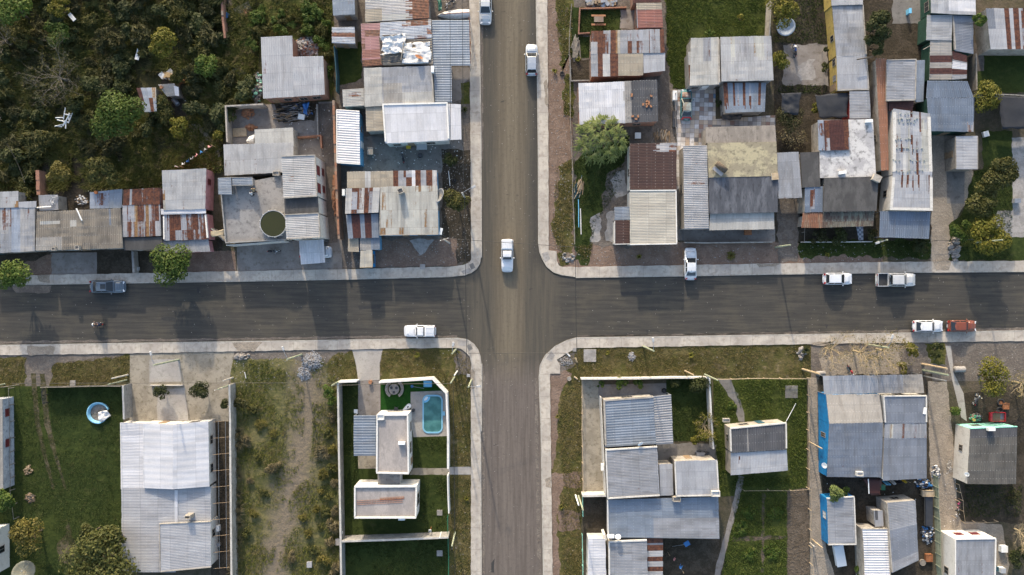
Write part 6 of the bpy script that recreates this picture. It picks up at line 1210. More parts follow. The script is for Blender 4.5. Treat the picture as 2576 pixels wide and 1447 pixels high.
def bare(label, x, y, rpx, h, name='bare_tree', bark='bark_pale', depth=4, seed=1, leafm=None, nleaf=0, lean=(0, 0), group=None, kids=5, r0=.055):
 rnd = random.Random(seed); r = rpx / S; c = P(x, y, 0.0); root = thing(name, label, 'tree', (c.x, c.y, 0), 0, group); mb = MB(); tips = []
 def grow(p, d, L, rad, k):
  pts = [p]; q = p.copy(); dd = d.copy()
  for i in range(3):
   dd = (dd + Vector((rnd.uniform(-.25, .25), rnd.uniform(-.25, .25), rnd.uniform(-.1, .16)))).normalized(); q = q + dd * L / 3; pts.append(q.copy())
  mb.tube(pts, [rad, rad * .85, rad * .7, rad * .5], 5 if rad > .03 else 4, cap=False); tips.append(q)
  if k <= 0: return
  for i in range(rnd.randint(2, 3)):
   b = pts[rnd.choice((1, 2, 3, 3))]; a = rnd.uniform(0, 6.283); e = (dd + Vector((math.cos(a), math.sin(a), rnd.uniform(-.15, .35))) * rnd.uniform(.5, .9)).normalized(); grow(b, e, L * rnd.uniform(.55, .8), rad * .62, k - 1)
 t0 = Vector((lean[0], lean[1], h * .42)); mb.tube([(0, 0, 0), t0 * .5, t0], [.15, .12, .1], 7);
 for i in range(kids):
  a = i * 6.283 / kids + rnd.uniform(-.3, .3); grow(t0.copy(), Vector((math.cos(a), math.sin(a), rnd.uniform(.3, .9))).normalized(), r * .52, r0, depth - 1)
 mb.build('trunk', MAT[bark], root, 1)
 if leafm:
  rs = np.random.RandomState(seed); T = np.array([tuple(t) for t in tips]); k = rs.randint(0, len(T), nleaf); p = T[k] + rs.normal(0, .16, (nleaf, 3)); u = rs.normal(0, 1, (nleaf, 3)); u /= np.linalg.norm(u, axis=1)[:, None]; v = np.cross(u, rs.normal(0, 1, (nleaf, 3))); s = rs.uniform(.05, .11, nleaf)[:, None]
  V = np.empty((nleaf, 4, 3)); V[:, 0] = p - u * s; V[:, 1] = p + v * s * .5; V[:, 2] = p + u * s; V[:, 3] = p - v * s * .5
  o = mesh_np('crown', V.reshape(-1, 3), np.arange(nleaf * 4).reshape(-1, 4), leafm, None); o.parent = root
 return root
def tuftplant(label, x, y, rpx, h, leafm, name='plant', cat='plant', n=60, wd=.05, group=None, seed=None):
 """rosette of arching blades"""
 SEED[0] += 1; rs = np.random.RandomState(seed or SEED[0]); r = rpx / S; c = P(x, y, 0); root = thing(name, label, cat, (c.x, c.y, 0), 0, group); VV = []; FF = []
 for k in range(n):
  a = rs.uniform(0, 6.283); L = r * rs.uniform(.6, 1.15); hh = h * rs.uniform(.6, 1.1); w_ = wd * rs.uniform(.7, 1.3); dx, dy = math.cos(a), math.sin(a); i = len(VV)
  for t, z, ww in ((.05, .02, .6), (.45, .85, 1), (.8, .95, .8), (1.0, .62, .1)):
   VV += [(dx * L * t - dy * w_ * ww, dy * L * t + dx * w_ * ww, hh * z), (dx * L * t + dy * w_ * ww, dy * L * t - dx * w_ * ww, hh * z)]
  FF += [(i, i + 1, i + 3, i + 2), (i + 2, i + 3, i + 5, i + 4), (i + 4, i + 5, i + 7, i + 6)]
 o = mesh_np('leaves', np.array(VV), np.array(FF), leafm, None); o.parent = root
 return root
# street trees and garden trees
tree('big round green street tree partly over the rusted lower roof of the pink house', 445, 664, 61, 5.2, 'leaf_bright', n=4200, leaf=.15, lobes=16)
tree('round green street tree cut by the left edge of the photo', 32, 695, 50, 5.0, 'leaf_bright', n=3200, leaf=.15, lobes=13)
tree('dark olive tree with pale fruit-coloured leaves at the corner house footway', 1149, 500, 39, 4.0, 'leaf_olive', n=2000, leaf=.12, lobes=9)
tree('small dark bush behind the corner house near the footway', 1131, 403, 23, 2.4, 'leaf_dark', 'bush', 'bush', n=900, leaf=.11, lobes=7)
tree('round mustard-coloured tree beside the red brick stub wall', 155, 443, 35, 3.6, 'leaf_gold', n=1900, leaf=.12, lobes=9)
tree('dense dark round tree at the head of the blue grey tin shed', 260, 437, 45, 4.6, 'leaf_olive', n=2600, leaf=.13, lobes=12)
tree('large feathery green tree beside the patched tin shack', 298, 290, 70, 6.5, 'leaf_bright', n=4600, leaf=.16, lobes=17)
tree('yellow-green tree standing alone in the upper scrub', 414, 106, 42, 5.0, 'leaf_yellow', n=1900, leaf=.13, lobes=12)
tree('yellow-flecked bush beside the discarded washing tub', 449, 322, 33, 3.0, 'leaf_yellow', 'bush', 'bush', n=1300, leaf=.12, lobes=8)
tree('mid green bush near the white slab in the upper scrub', 515, 158, 36, 3.0, 'leaf_bright', 'bush', 'bush', n=1600, leaf=.13, lobes=9)
tree('bright leafy tree in the top left corner of the photo', 40, 28, 52, 5.0, 'leaf_bright', n=2400, leaf=.15, lobes=11)
tree('small yellow-green bush at the corner of the debris yard wall', 553, 345, 18, 1.8, 'leaf_yellow', 'bush', 'bush', n=500, leaf=.1, lobes=6)
tree('green bush under the yellowish crown at the upper scrub edge', 160, 25, 35, 3.5, 'leaf_yellow', 'bush', 'bush', n=1200, leaf=.12, lobes=8)
tree('rounded green bush in the middle of the left scrub', 145, 88, 38, 3.0, 'leaf_bright', 'bush', 'bush', n=1500, leaf=.13, lobes=9)
bare('grey leafless tree with a fan of thin twigs in the left scrub', 172, 205, 74, 5.0, bark='bark_grey', depth=6, seed=4, kids=11, leafm='leaf_olive', nleaf=1500, r0=.034)
bare('brownish twiggy tree at the left edge of the upper scrub', 32, 110, 48, 4.0, bark='bark_grey', depth=5, seed=6, kids=9, leafm='leaf_olive', nleaf=900, r0=.034)
bare('second twiggy tree at the left edge, level with the white timbers', 6, 288, 30, 3.0, bark='bark_grey', depth=4, seed=8, kids=6)
willow('feathery pale green willow hanging over the white ribbed roof', 1512, 348, 70, 5.0)
tree('tall dark tree behind the long yellow house', 2205, 70, 36, 6.0, 'leaf_dark', n=2600, leaf=.14, lobes=13)
tree('dark green tree at the foot of the maroon lean-to near the yellow house', 2196, 118, 30, 5.0, 'leaf_dark', n=1500, leaf=.13, lobes=9)
tree('yellow-green tree half covering the white round tank', 1968, 28, 44, 4.6, 'leaf_yellow', n=1900, leaf=.13, lobes=11)
tree('leafy bush on the left of the concrete yard by the blue motorcycle', 1962, 150, 27, 2.6, 'leaf_yellow', 'bush', 'bush', n=1300, leaf=.12, lobes=9)
tree('climbing shrub against the foot of the yellow wall', 2076, 170, 14, 1.6, 'leaf_olive', 'shrub', 'shrub', n=420, leaf=.1, lobes=6)
tree('second climbing shrub on the yellow wall, nearer the concrete yard', 2074, 126, 10, 1.4, 'leaf_olive', 'shrub', 'shrub', n=260, leaf=.1, lobes=5)
tree('small pale shrub left of the tin house with fibre sheets', 1785, 82, 14, 1.4, 'leaf_bright', 'shrub', 'shrub', n=400, leaf=.1, lobes=5)
tree('yellowish shrub on the upper green plot', 1863, 47, 12, 1.3, 'leaf_yellow', 'shrub', 'shrub', n=360, leaf=.1, lobes=5)
tree('dark slender tree beside the green-walled house', 2455, 55, 18, 5.0, 'leaf_bright', n=1300, leaf=.13, lobes=8)
tree('yellow-green tree left of the dark shade nets', 2482, 250, 42, 4.4, 'leaf_yellow', n=1900, leaf=.13, lobes=12)
tree('big yellowish tree beside the pale flat shed on the right', 2512, 435, 54, 5.5, 'leaf_olive', n=3200, leaf=.15, lobes=14)
tree('green tree below the big yellowish one along the right hedge', 2470, 505, 44, 5.0, 'leaf_olive', n=2500, leaf=.14, lobes=11)
tree('bright green tree at the foot of the right hedge by the footway', 2487, 598, 52, 4.8, 'leaf_yellow', n=2900, leaf=.14, lobes=13)
tree('low green bush between the sandy lane and the right hedge', 2415, 580, 28, 2.0, 'leaf_bright', 'bush', 'bush', n=1400, leaf=.11, lobes=9)
tree('bluish green bush at the right end of the blue ribbed porch', 2318, 612, 25, 2.0, 'leaf_dark', 'bush', 'bush', n=1100, leaf=.11, lobes=8)
tree('narrow hedge bush along the front of the mossy tile porch', 2110, 595, 30, 1.4, 'leaf_dark', 'bush', 'bush', n=1000, leaf=.1, lobes=9)
tree('second hedge bush along the tile porch, near the checker path', 2060, 597, 26, 1.3, 'leaf_scrub', 'bush', 'bush', n=800, leaf=.1, lobes=8)
tree('flowering shrub right of the checker path', 2190, 592, 20, 1.4, 'leaf_scrub', 'shrub', 'shrub', n=700, leaf=.1, lobes=7)
tree('brown tangled vine over the collapsed roof beside the shade net', 1990, 300, 42, 2.2, 'leaf_scrub', 'vine_tangle', 'vine', n=1800, leaf=.11, lobes=14)
tree('lower brown vine tangle beside the rusty sheets', 1995, 350, 40, 2.2, 'leaf_dry', 'vine_tangle', 'vine', n=700, leaf=.09, lobes=12)
tree('small green bush at the right end of the vine tangle', 2050, 275, 15, 2.0, 'leaf_yellow', 'bush', 'bush', n=420, leaf=.11, lobes=6)
tree('potted shrub on the right of the patchwork tiles', 1806, 262, 12, 1.3, 'leaf_dark', 'shrub', 'shrub', n=350, leaf=.09, lobes=5)
# lower half
tree('yellow-olive tree beside the clean white house at the left edge', 74, 1348, 55, 4.6, 'leaf_gold', n=2300, leaf=.13, lobes=14)
tree('huge bushy conifer at the bottom edge leaning over the white-roofed house', 258, 1412, 98, 7.0, 'leaf_conifer', n=6500, leaf=.17, lobes=24)
tree('upper lobe of dark conifer growth by the white-roofed house wall', 298, 1352, 40, 5.5, 'leaf_conifer', n=2000, leaf=.15, lobes=10)
tree('pale conifer top standing in the big left lawn', 226, 1342, 30, 4.5, 'leaf_conifer', n=1500, leaf=.15, lobes=8)
tree('green tree cut by the left edge beside the weathered building', 6, 1258, 34, 3.6, 'leaf_bright', n=1700, leaf=.14, lobes=9)
tree('clipped round dark bush on the concrete drive', 510, 980, 30, 2.4, 'leaf_dark', 'bush', 'bush', n=1700, leaf=.1, lobes=11)
tree('leafy shrub by the sill across the concrete drive', 408, 985, 24, 1.8, 'leaf_dark', 'shrub', 'shrub', n=800, leaf=.11, lobes=8)
tree('shrub at the foot of the vacant-lot wall', 567, 1020, 16, 1.6, 'leaf_dark', 'shrub', 'shrub', n=500, leaf=.1, lobes=6)
tree('weedy green bush against the vacant-lot side of the garden wall', 826, 985, 20, 1.6, 'leaf_bright', 'bush', 'bush', n=800, leaf=.11, lobes=7)
tree('second weedy bush lower down the garden wall', 838, 1012, 16, 1.5, 'leaf_bright', 'bush', 'bush', n=600, leaf=.11, lobes=6)
tree('dark low bush inside the corner of the vacant lot', 607, 1020, 22, 1.4, 'leaf_scrub', 'bush', 'bush', n=700, leaf=.11, lobes=8)
tree('small round green shrub inside the front wall, leftmost of the row', 1511, 968, 13, 1.4, 'leaf_bright', 'shrub', 'shrub', n=520, leaf=.09, lobes=6)
tree('wide leafy shrub inside the front wall, second of the row', 1563, 963, 19, 1.5, 'leaf_bright', 'shrub', 'shrub', n=800, leaf=.1, lobes=8)
tree('ragged leafy shrub inside the front wall, third of the row', 1606, 962, 16, 1.3, 'leaf_bright', 'shrub', 'shrub', n=500, leaf=.1, lobes=6)
tree('green shrub in the shaded end of the front garden', 1697, 966, 14, 1.4, 'leaf_dark', 'shrub', 'shrub', n=450, leaf=.1, lobes=6)
tree('feathery dark shrub in the corner of the front garden', 1762, 972, 28, 2.4, 'leaf_dark', 'shrub', 'shrub', n=1100, leaf=.11, lobes=10)
bare('spiky yellow-leaved shrub by the white garden wall', 1768, 1068, 36, 2.2, 'shrub', 'bark_pale', 4, 21, 'leaf_yellow', 1500, kids=10)
tree('green bush at the back of the front garden near the grill yard', 1755, 1110, 20, 1.5, 'leaf_yellow', 'bush', 'bush', n=800, leaf=.1, lobes=7)
tree('fern-like green tree growing against the blue long shed', 2098, 1240, 24, 3.6, 'leaf_willow', n=1100, leaf=.15, lobes=9)
tree('small green plant spilling right of the fern-like tree', 2126, 1235, 14, 2.6, 'leaf_bright', 'plant', 'plant', n=400, leaf=.1, lobes=6)
tree('yellow-green bush on the edge of the front yard below the white hatchback', 2291, 880, 24, 2.0, 'leaf_yellow', 'bush', 'bush', n=1100, leaf=.11, lobes=9)
tree('dark dense bush on the verge beside the straight concrete path', 2355, 880, 22, 1.5, 'leaf_dark', 'bush', 'bush', n=1000, leaf=.1, lobes=9)
tree('sprawling yellow-green tree over the scrap yard', 2492, 948, 58, 4.6, 'leaf_yellow', n=2000, leaf=.13, lobes=15)
tree('flowering hedge strip between the lane and the scrap yard', 2404, 1035, 16, 1.2, 'leaf_bright', 'bush', 'bush', n=600, leaf=.1, lobes=8)
tree('leafy shrub beside the concrete path of the front yard', 2270, 925, 18, 1.4, 'leaf_yellow', 'shrub', 'shrub', n=500, leaf=.1, lobes=6)
tree('green hedge at the edge of the bottom right corner', 2560, 1400, 34, 2.2, 'leaf_dark', 'bush', 'bush', n=1600, leaf=.11, lobes=11)
tree('dark bush behind the fibre-roofed house yard', 2555, 1255, 20, 1.8, 'leaf_scrub', 'bush', 'bush', n=700, leaf=.1, lobes=7)
tree('green shrub at the foot of the striped white roof', 2155, 1440, 16, 1.3, 'leaf_bright', 'shrub', 'shrub', n=600, leaf=.1, lobes=6)
bare('leafless pale tree, leftmost of the three in the front yard', 2077, 876, 50, 4.2, seed=31, kids=11, depth=5, leafm='leaf_gold', nleaf=150)
bare('leafless pale tree in the middle of the front yard, branches over the red motorcycle', 2146, 882, 62, 5.0, seed=33, kids=12, depth=5, lean=(.1, -.1), leafm='leaf_gold', nleaf=250)
bare('pale tree with a few yellow leaves, rightmost of the three in the front yard', 2205, 878, 54, 4.6, seed=37, kids=11, depth=5, leafm='leaf_gold', nleaf=900)
bare('brown bare tree at the right edge beyond the scrap yard', 2548, 960, 52, 4.5, seed=41, kids=8, depth=5, bark='bark_pale', leafm='leaf_gold', nleaf=500)
bare('leafless bush at the right edge beside the tall white house', 2552, 1330, 46, 3.0, seed=43, kids=9, depth=5)
for i, (x, y, r, lb) in enumerate([(1840, 1020, 14, 'rough green grass hummock by the dark garden path'), (1862, 1330, 22, 'leafy bean row patch at the top of the vegetable garden'), (1890, 1395, 24, 'leafy vegetable patch at the left of the lower garden'), (1945, 1390, 24, 'leafy vegetable patch at the right of the lower garden'), (1885, 1290, 20, 'leafy vegetable patch right under the garden fence'), (1950, 1295, 22, 'leafy vegetable patch at the upper right of the garden')]):
 tree(lb, x, y, r, .38, 'leaf_bright', 'vegetable_patch', 'vegetables', n=700, leaf=.1, lobes=16, z0=.05, squash=.4)
tuftplant('spiky green yucca at the foot of the white flat-roofed house', 1168, 278, 9, .6, 'leaf_dark', n=40)
tuftplant('young yellow-green sapling on the shaded verge near the white sedan', 1607, 646, 8, .7, 'leaf_yellow', n=24)
tuftplant('bushy yellow grass tuft on the red soil right of the white sedan', 1838, 643, 13, .5, 'leaf_gold', n=70)
tuftplant('tiny yellow plant on the soil above the small white hatchback', 2080, 642, 8, .4, 'leaf_yellow', n=26)
tuftplant('small yellow sapling beside a stake on the lower right verge', 1412, 1274, 8, .5, 'leaf_yellow', n=24)
tuftplant('small sapling beside a stake higher up the lower right verge', 1402, 1047, 7, .5, 'leaf_yellow', n=18)
tuftplant('yellow-leaved sapling on the verge above the front garden', 1737, 894, 9, .5, 'leaf_yellow', n=26)
tuftplant('small yellow plant on the verge near the stone slab', 1527, 888, 7, .3, 'leaf_yellow', n=20)
tuftplant('green fleshy plant beside the stone ring on the right verge', 2025, 882, 12, .6, 'leaf_dark', n=40)
tuftplant('yellow leaf tuft on the corner grass by the white van', 1049, 893, 9, .3, 'leaf_yellow', n=24)
tuftplant('small pale plant on the strip beside the lower left footway', 1174, 1254, 8, .4, 'leaf_yellow', n=20)
tuftplant('lime green shrublet by the tyre on the upper right verge', 1395, 180, 8, .5, 'leaf_yellow', n=30)
tuftplant('bright leafy seedling on the soil plot below the rust-striped house', 1454, 151, 8, .5, 'leaf_yellow', n=30)
# grass fan clumps along the vacant lot side of the pergola wall
rnd = random.Random(5); proto = None
for k in range(16):
 y = 1085 + k * 23 + rnd.uniform(-6, 6); x = 594 + rnd.uniform(-4, 10)
 if proto is None: proto = tuftplant('fan of long straw-coloured grass along the pergola wall', x, y, 17, .7, 'leaf_dry', 'grass_clump', 'grass clump', 60, .02, 'straw grass fans beside the pergola wall', 5)
 else:
  o = copy_tree(proto); c = P(x, y); o.location = (c.x, c.y, 0); o.rotation_euler.z = rnd.uniform(0, 6); o.scale = (rnd.uniform(.7, 1.3),) * 3
# scrub of the overgrown lot and of the weedy plot
def bushes(label, group, spots, protos):
 for i, (x, y, s, z) in enumerate(spots):
  pr = protos[i % len(protos)]
  if pr.get('used'):
   o = copy_tree(pr)
  else: o = pr; pr['used'] = 1
  c = P(x, y, z * .6); o.location = (c.x, c.y, 0); o.rotation_euler.z = (i * 2.4) % 6.28; o.scale = (s * (.75 + .06 * ((i * 29) % 11)), s * (.75 + .06 * ((i * 17) % 11)), s * (.8 + .4 * ((i * 37) % 10) / 10))
 for p_ in protos:
  for o in [p_]:
   if 'used' in o: del o['used']
def mk(label, group, mat, r, h, n, leaf, lobes, style='round', name='scrub_bush'):
 return tree(label, 1288, 723, r * S, h, mat, name, 'bush', n, leaf, lobes, .1, group=group, style=style)
gl_ = 'scrub bushes of the overgrown lot'; lb_ = 'dark green scrub bush among many in the overgrown upper left lot'
protos = [mk(lb_, gl_, m, 1.0, h, n, lf, lo, st) for m, h, n, lf, lo, st in (('leaf_scrub', 1.6, 800, .15, 9, 'blade'), ('leaf_scrub', 1.2, 800, .14, 9, 'blade'), ('leaf_dark', 1.8, 950, .12, 8, 'round'), ('leaf_olive', 1.5, 800, .13, 10, 'blade'), ('leaf_olive', 1.0, 500, .13, 8, 'blade'), ('leaf_dark', 1.3, 900, .11, 9, 'round'))]
lot = [(-40, -40), (548, -40), (560, 60), (640, 270), (560, 268), (558, 360), (500, 300), (400, 330), (330, 340), (210, 390), (100, 350), (80, 470), (-40, 475)]
occ = [(172, 205, 50), (298, 290, 55), (414, 106, 36), (368, 250, 42), (415, 220, 40), (445, 290, 30), (155, 443, 34), (260, 437, 44), (160, 302, 36), (40, 28, 40), (348, 138, 16), (180, 40, 18)]
rnd = random.Random(77); spots = []; tries = 0
while len(spots) < 150 and tries < 6000:
 tries += 1; x, y = rnd.uniform(-30, 640), rnd.uniform(-30, 475)
 if not in_poly(np.array([x]), np.array([y]), lot)[0] or any(math.hypot(x - a, y - b) < c for a, b, c in occ): continue
 s = rnd.uniform(.7, 1.75)
 if any(math.hypot(x - a, y - b) < (s + q) * S * .50 for a, b, q, _ in spots): continue
 spots.append((x, y, s, 1.4 * s))
bushes(lb_, gl_, spots, protos)
gw_ = 'weed bushes of the plot north of the brick house'; lw_ = 'bright weed bush among many in the plot north of the brick house'
protos = [mk(lw_, gw_, m, .8, .8, n, .11, 8, st, 'weed_bush') for m, n, st in (('leaf_bright', 500, 'blade'), ('leaf_olive', 500, 'blade'), ('leaf_bright', 600, 'round'))]
plot = [(645, 20), (830, 20), (832, 250), (820, 130), (745, 80), (660, 88), (640, 130), (600, 110)]; spots = []; tries = 0
while len(spots) < 34 and tries < 4000:
 tries += 1; x, y = rnd.uniform(600, 835), rnd.uniform(10, 250)
 if not in_poly(np.array([x]), np.array([y]), plot)[0] or math.hypot(x - 772, y - 118) < 34: continue
 s = rnd.uniform(.7, 1.5)
 if any(math.hypot(x - a, y - b) < (s + q) * S * .45 for a, b, q, _ in spots): continue
 spots.append((x, y, s, .6 * s))
bushes(lw_, gw_, spots, protos)
gv_ = 'dry weed bushes of the vacant lot'; lv_ = 'low dry weed bush among many in the vacant lot left of the modern house'
protos = [mk(lv_, gv_, m, .7, .55, n, .1, 8, st, 'weed_bush') for m, n, st in (('leaf_dry', 320, 'blade'), ('leaf_olive', 400, 'round'), ('leaf_gold', 360, 'blade'))]
spots = []
for (x, y) in [(835, 1050), (828, 1090), (840, 1130), (812, 1140), (836, 1175), (815, 1190), (842, 1215), (826, 1250), (806, 1235), (843, 1285), (818, 1290), (795, 1280), (840, 1320), (805, 1330), (775, 1345), (830, 1362), (790, 1385), (815, 1410), (845, 1430), (640, 1030), (660, 1070), (622, 1110), (650, 1150), (690, 1090), (630, 1210), (665, 1240), (640, 1290), (690, 1175), (620, 1340), (760, 1300), (735, 1400)]:
 spots.append((x, y, rnd.uniform(.8, 1.6), .3))
bushes(lv_, gv_, spots, protos)
# ground cover
grass('scrub_grass', [[(-40, -40), (640, -40), (640, 262), (566, 268), (560, 430), (400, 470), (100, 480), (-40, 480)]], 'blade_rough', 48, .8, .05, seed=2, clump=.4, lean=.9, holes=[[(343, 180), (475, 180), (475, 300), (343, 300)]])
grass('weed_grass', [[(590, -40), (835, -40), (838, 250), (826, 140), (745, 85), (655, 90), (640, 262), (560, 200), (600, 60)]], 'blade_rough', 45, .4, .04, seed=3, clump=.4)
grass('lawn_blades', [[(-40, 975), (118, 975), (318, 972), (306, 1060), (302, 1460), (-40, 1460)]], 'blade_lawn', 34, .13, .035, seed=4, clump=.36, cs=60)
grass('vacant_lot_grass', [[(584, 908), (850, 905), (852, 1460), (586, 1460)]], 'blade_lot', 46, .26, .03, seed=5, clump=.47, cs=50, holes=[[(750, 965), (785, 970), (786, 1085), (776, 1190), (728, 1250), (718, 1330), (690, 1460), (672, 1460), (690, 1400), (722, 1240), (764, 1160), (765, 965)]])
grass('verge_blades', [[(135, 915), (300, 895), (326, 893), (326, 968), (125, 970)], [(-40, 905), (66, 902), (60, 970), (-40, 975)], [(850, 885), (888, 884), (900, 953), (850, 957), (825, 930)], [(962, 882), (1144, 878), (1183, 905), (1185, 1172), (1132, 1172), (1127, 988), (1091, 950), (957, 953), (957, 918)], [(1131, 1197), (1185, 1197), (1186, 1460), (1132, 1460)],
  [(1405, 905), (1451, 876), (2038, 868), (2038, 945), (1462, 950), (1460, 1240), (1420, 1230), (1405, 1100), (1412, 1000), (1440, 945)], [(1410, 1235), (1460, 1235), (1462, 1460), (1415, 1460)]], 'blade_dry', 46, .16, .03, seed=6, clump=.38)
grass('garden_grass', [[(1795, 957), (2028, 953), (2026, 1225), (1870, 1228), (1800, 1240)], [(1858, 1237), (1978, 1234), (1978, 1460), (1812, 1460)], [(1674, -40), (1936, -40), (1934, 92), (1734, 94), (1730, 222), (1694, 222), (1678, 150)]], 'blade_green', 55, .2, .035, seed=7, clump=.36, holes=[[(1818, 1050), (1985, 1050), (1985, 1200), (1830, 1200)], [(1806, 955), (1840, 955), (1873, 1060), (1858, 1060)]])
grass('yard_grass', [[(1437, 22), (1562, 24), (1560, 145), (1437, 146)], [(1444, 405), (1580, 345), (1560, 470), (1500, 560), (1480, 650), (1446, 650)], [(2390, 570), (2430, 515), (2450, 430), (2545, 400), (2545, 655), (2390, 655)], [(858, 970), (900, 970), (900, 1358), (860, 1358)], [(1040, 1102), (1124, 1102), (1124, 1176), (1040, 1176)], [(1052, 1198), (1125, 1198), (1126, 1345), (1052, 1345)], [(860, 1366), (1128, 1354), (1130, 1460), (862, 1460)], [(1680, 957), (1788, 957), (1793, 1108), (1696, 1110)], [(1944, -20), (2085, -20), (2082, 110), (1944, 108)], [(1946, 212), (2080, 214), (2080, 236), (1948, 236)], [(2425, 1215), (2570, 1215), (2570, 1300), (2425, 1300)], [(2010, 606), (2340, 604), (2340, 650), (2080, 636), (2012, 648)]], 'blade_lawn', 40, .16, .035, seed=8, clump=.36)
grass('street_edge_grass', [[(1396, -40), (1440, -40), (1438, 130), (1412, 180), (1402, 80)], [(1420, 190), (1440, 190), (1440, 300), (1416, 290)], [(1400, 420), (1440, 400), (1443, 640), (1415, 665), (1388, 580)], [(1450, 618), (1492, 616), (1478, 668), (1455, 670)]], 'blade_dry', 48, .2, .03, seed=9, clump=.42)
def litter(name, polys, mat, n, size, seed):
 rs = np.random.RandomState(seed); VV = []; FF = []
 for poly in polys:
  xs = [q[0] for q in poly]; ys = [q[1] for q in poly]; x = rs.uniform(min(xs), max(xs), n); y = rs.uniform(min(ys), max(ys), n); k = in_poly(x, y, poly)
  for a, b in zip(x[k], y[k]):
   c = P(a, b); i = len(VV); s = size * rs.uniform(.4, 1.5)
   for j in range(4): t = j * 1.57 + rs.uniform(-.4, .4); VV.append((c.x + s * math.cos(t), c.y + s * math.sin(t), .012))
   VV.append((c.x, c.y, s * .8)); FF += [(i + j, i + (j + 1) % 4, i + 4, i + 4) for j in range(4)]
 return mesh_np(name, np.array(VV), np.array(FF)[:, :3], mat)
litter('pebbles', [[(1384, 20), (1440, 20), (1443, 660), (1384, 660)], [(590, 890), (880, 888), (850, 960), (590, 1000)], [(1390, 900), (2030, 870), (2030, 945), (1462, 950), (1460, 1440), (1392, 1440)], [(870, 610), (1180, 605), (1180, 660), (870, 672)], [(1110, 380), (1183, 380), (1183, 650), (1115, 600)], [(965, 882), (1180, 882), (1184, 1440), (1132, 1440), (1128, 990)], [(1440, 620), (2340, 610), (2340, 655), (1440, 668)], [(2060, 875), (2560, 865), (2560, 940), (2060, 940)]], 'stone', 330, .07, 3)
litter('road_grit', [[(0, 725), (1200, 705), (1200, 845), (0, 858)], [(1215, 0), (1345, 0), (1350, 640), (1215, 640)], [(1360, 705), (2576, 690), (2576, 825), (1360, 845)], [(1215, 860), (1355, 920), (1360, 1440), (1215, 1440)]], 'stone', 160, .045, 4)
litter('paper_litter', [[(400, 170), (560, 250), (560, 420), (450, 420)], [(200, 500), (300, 400), (330, 480)], [(2340, 1180), (2410, 1180), (2420, 1440), (2356, 1440)], [(2060, 940), (2345, 1210), (2300, 1260), (2080, 1240)], [(700, 270), (830, 262), (830, 420), (745, 420)], [(920, 360), (1170, 355), (1170, 425), (880, 425)]], 'tarp_white', 90, .075, 5)
# ---------------------------------------------------------------- small things
def bx(name, label, cat, x, y, s, mat, z=0.0, rz=0.0, lid=None, legs=None, group=None, taper=.92, lidname='lid'):
 """boxy thing with a lid / rim and optional legs"""
 p = P(x, y, z + s[2]); root = thing(name, label, cat, (p.x, p.y, z), R(rz), group); z0 = .0
 if legs:
  z0 = s[2] * .55
  for a in (-1, 1):
   for b in (-1, 1): mb = MB(); mb.box((a * s[0] * .42, b * s[1] * .42, z0 / 2), (.05, .05, z0)); mb.build('leg', MAT[legs], root, 1)
 mb = MB(); mb.box((0, 0, (z0 + s[2]) / 2), (s[0], s[1], s[2] - z0), 0, 0, taper); mb.build('body', MAT[mat], root, 1)
 mb = MB(); t = .05
 if lid == 'rim':
  for a, b, c, d in ((0, s[1] / 2, s[0] + t, t), (0, -s[1] / 2, s[0] + t, t), (s[0] / 2, 0, t, s[1] - t), (-s[0] / 2, 0, t, s[1] - t)): mb.box((a, b, s[2] + .02), (c, d, .08))
  mb.build('rim', MAT[mat], root, 1)
 else:
  mb.box((0, 0, s[2] + .02), (s[0] * 1.03, s[1] * 1.03, .05), 0, 0, .97); mb.build(lidname, MAT[lid or mat], root, 1)
 return root
def ac(label, x, y, z, rz=0.0, s=(.9, .38, .6)):
 p = P(x, y, z + s[2]); root = thing('air_conditioner', label, 'air conditioner', (p.x, p.y, z), R(rz)); mb = MB(); mb.box((0, 0, s[2] / 2), s); mb.build('casing', MAT['white_plastic'], root, 1)
 mb = MB(); mb.lathe([(.0, -.012), (.21, -.012), (.22, 0), (.0, .004)], (-.12, -s[1] / 2 - .004, s[2] / 2), 16, axis='y'); mb.build('fan_grille', MAT['steel_dark'], root, 1)
 mb = MB(); mb.box((0, 0, s[2] + .012), (s[0] * .96, s[1] * .9, .02)); mb.build('top_panel', MAT['white_plastic'], root, 1);
 for a in (-.3, .3): mb = MB(); mb.box((a, 0, -.03), (.06, s[1], .058)); mb.build('bracket', MAT['steel'], root, 1)
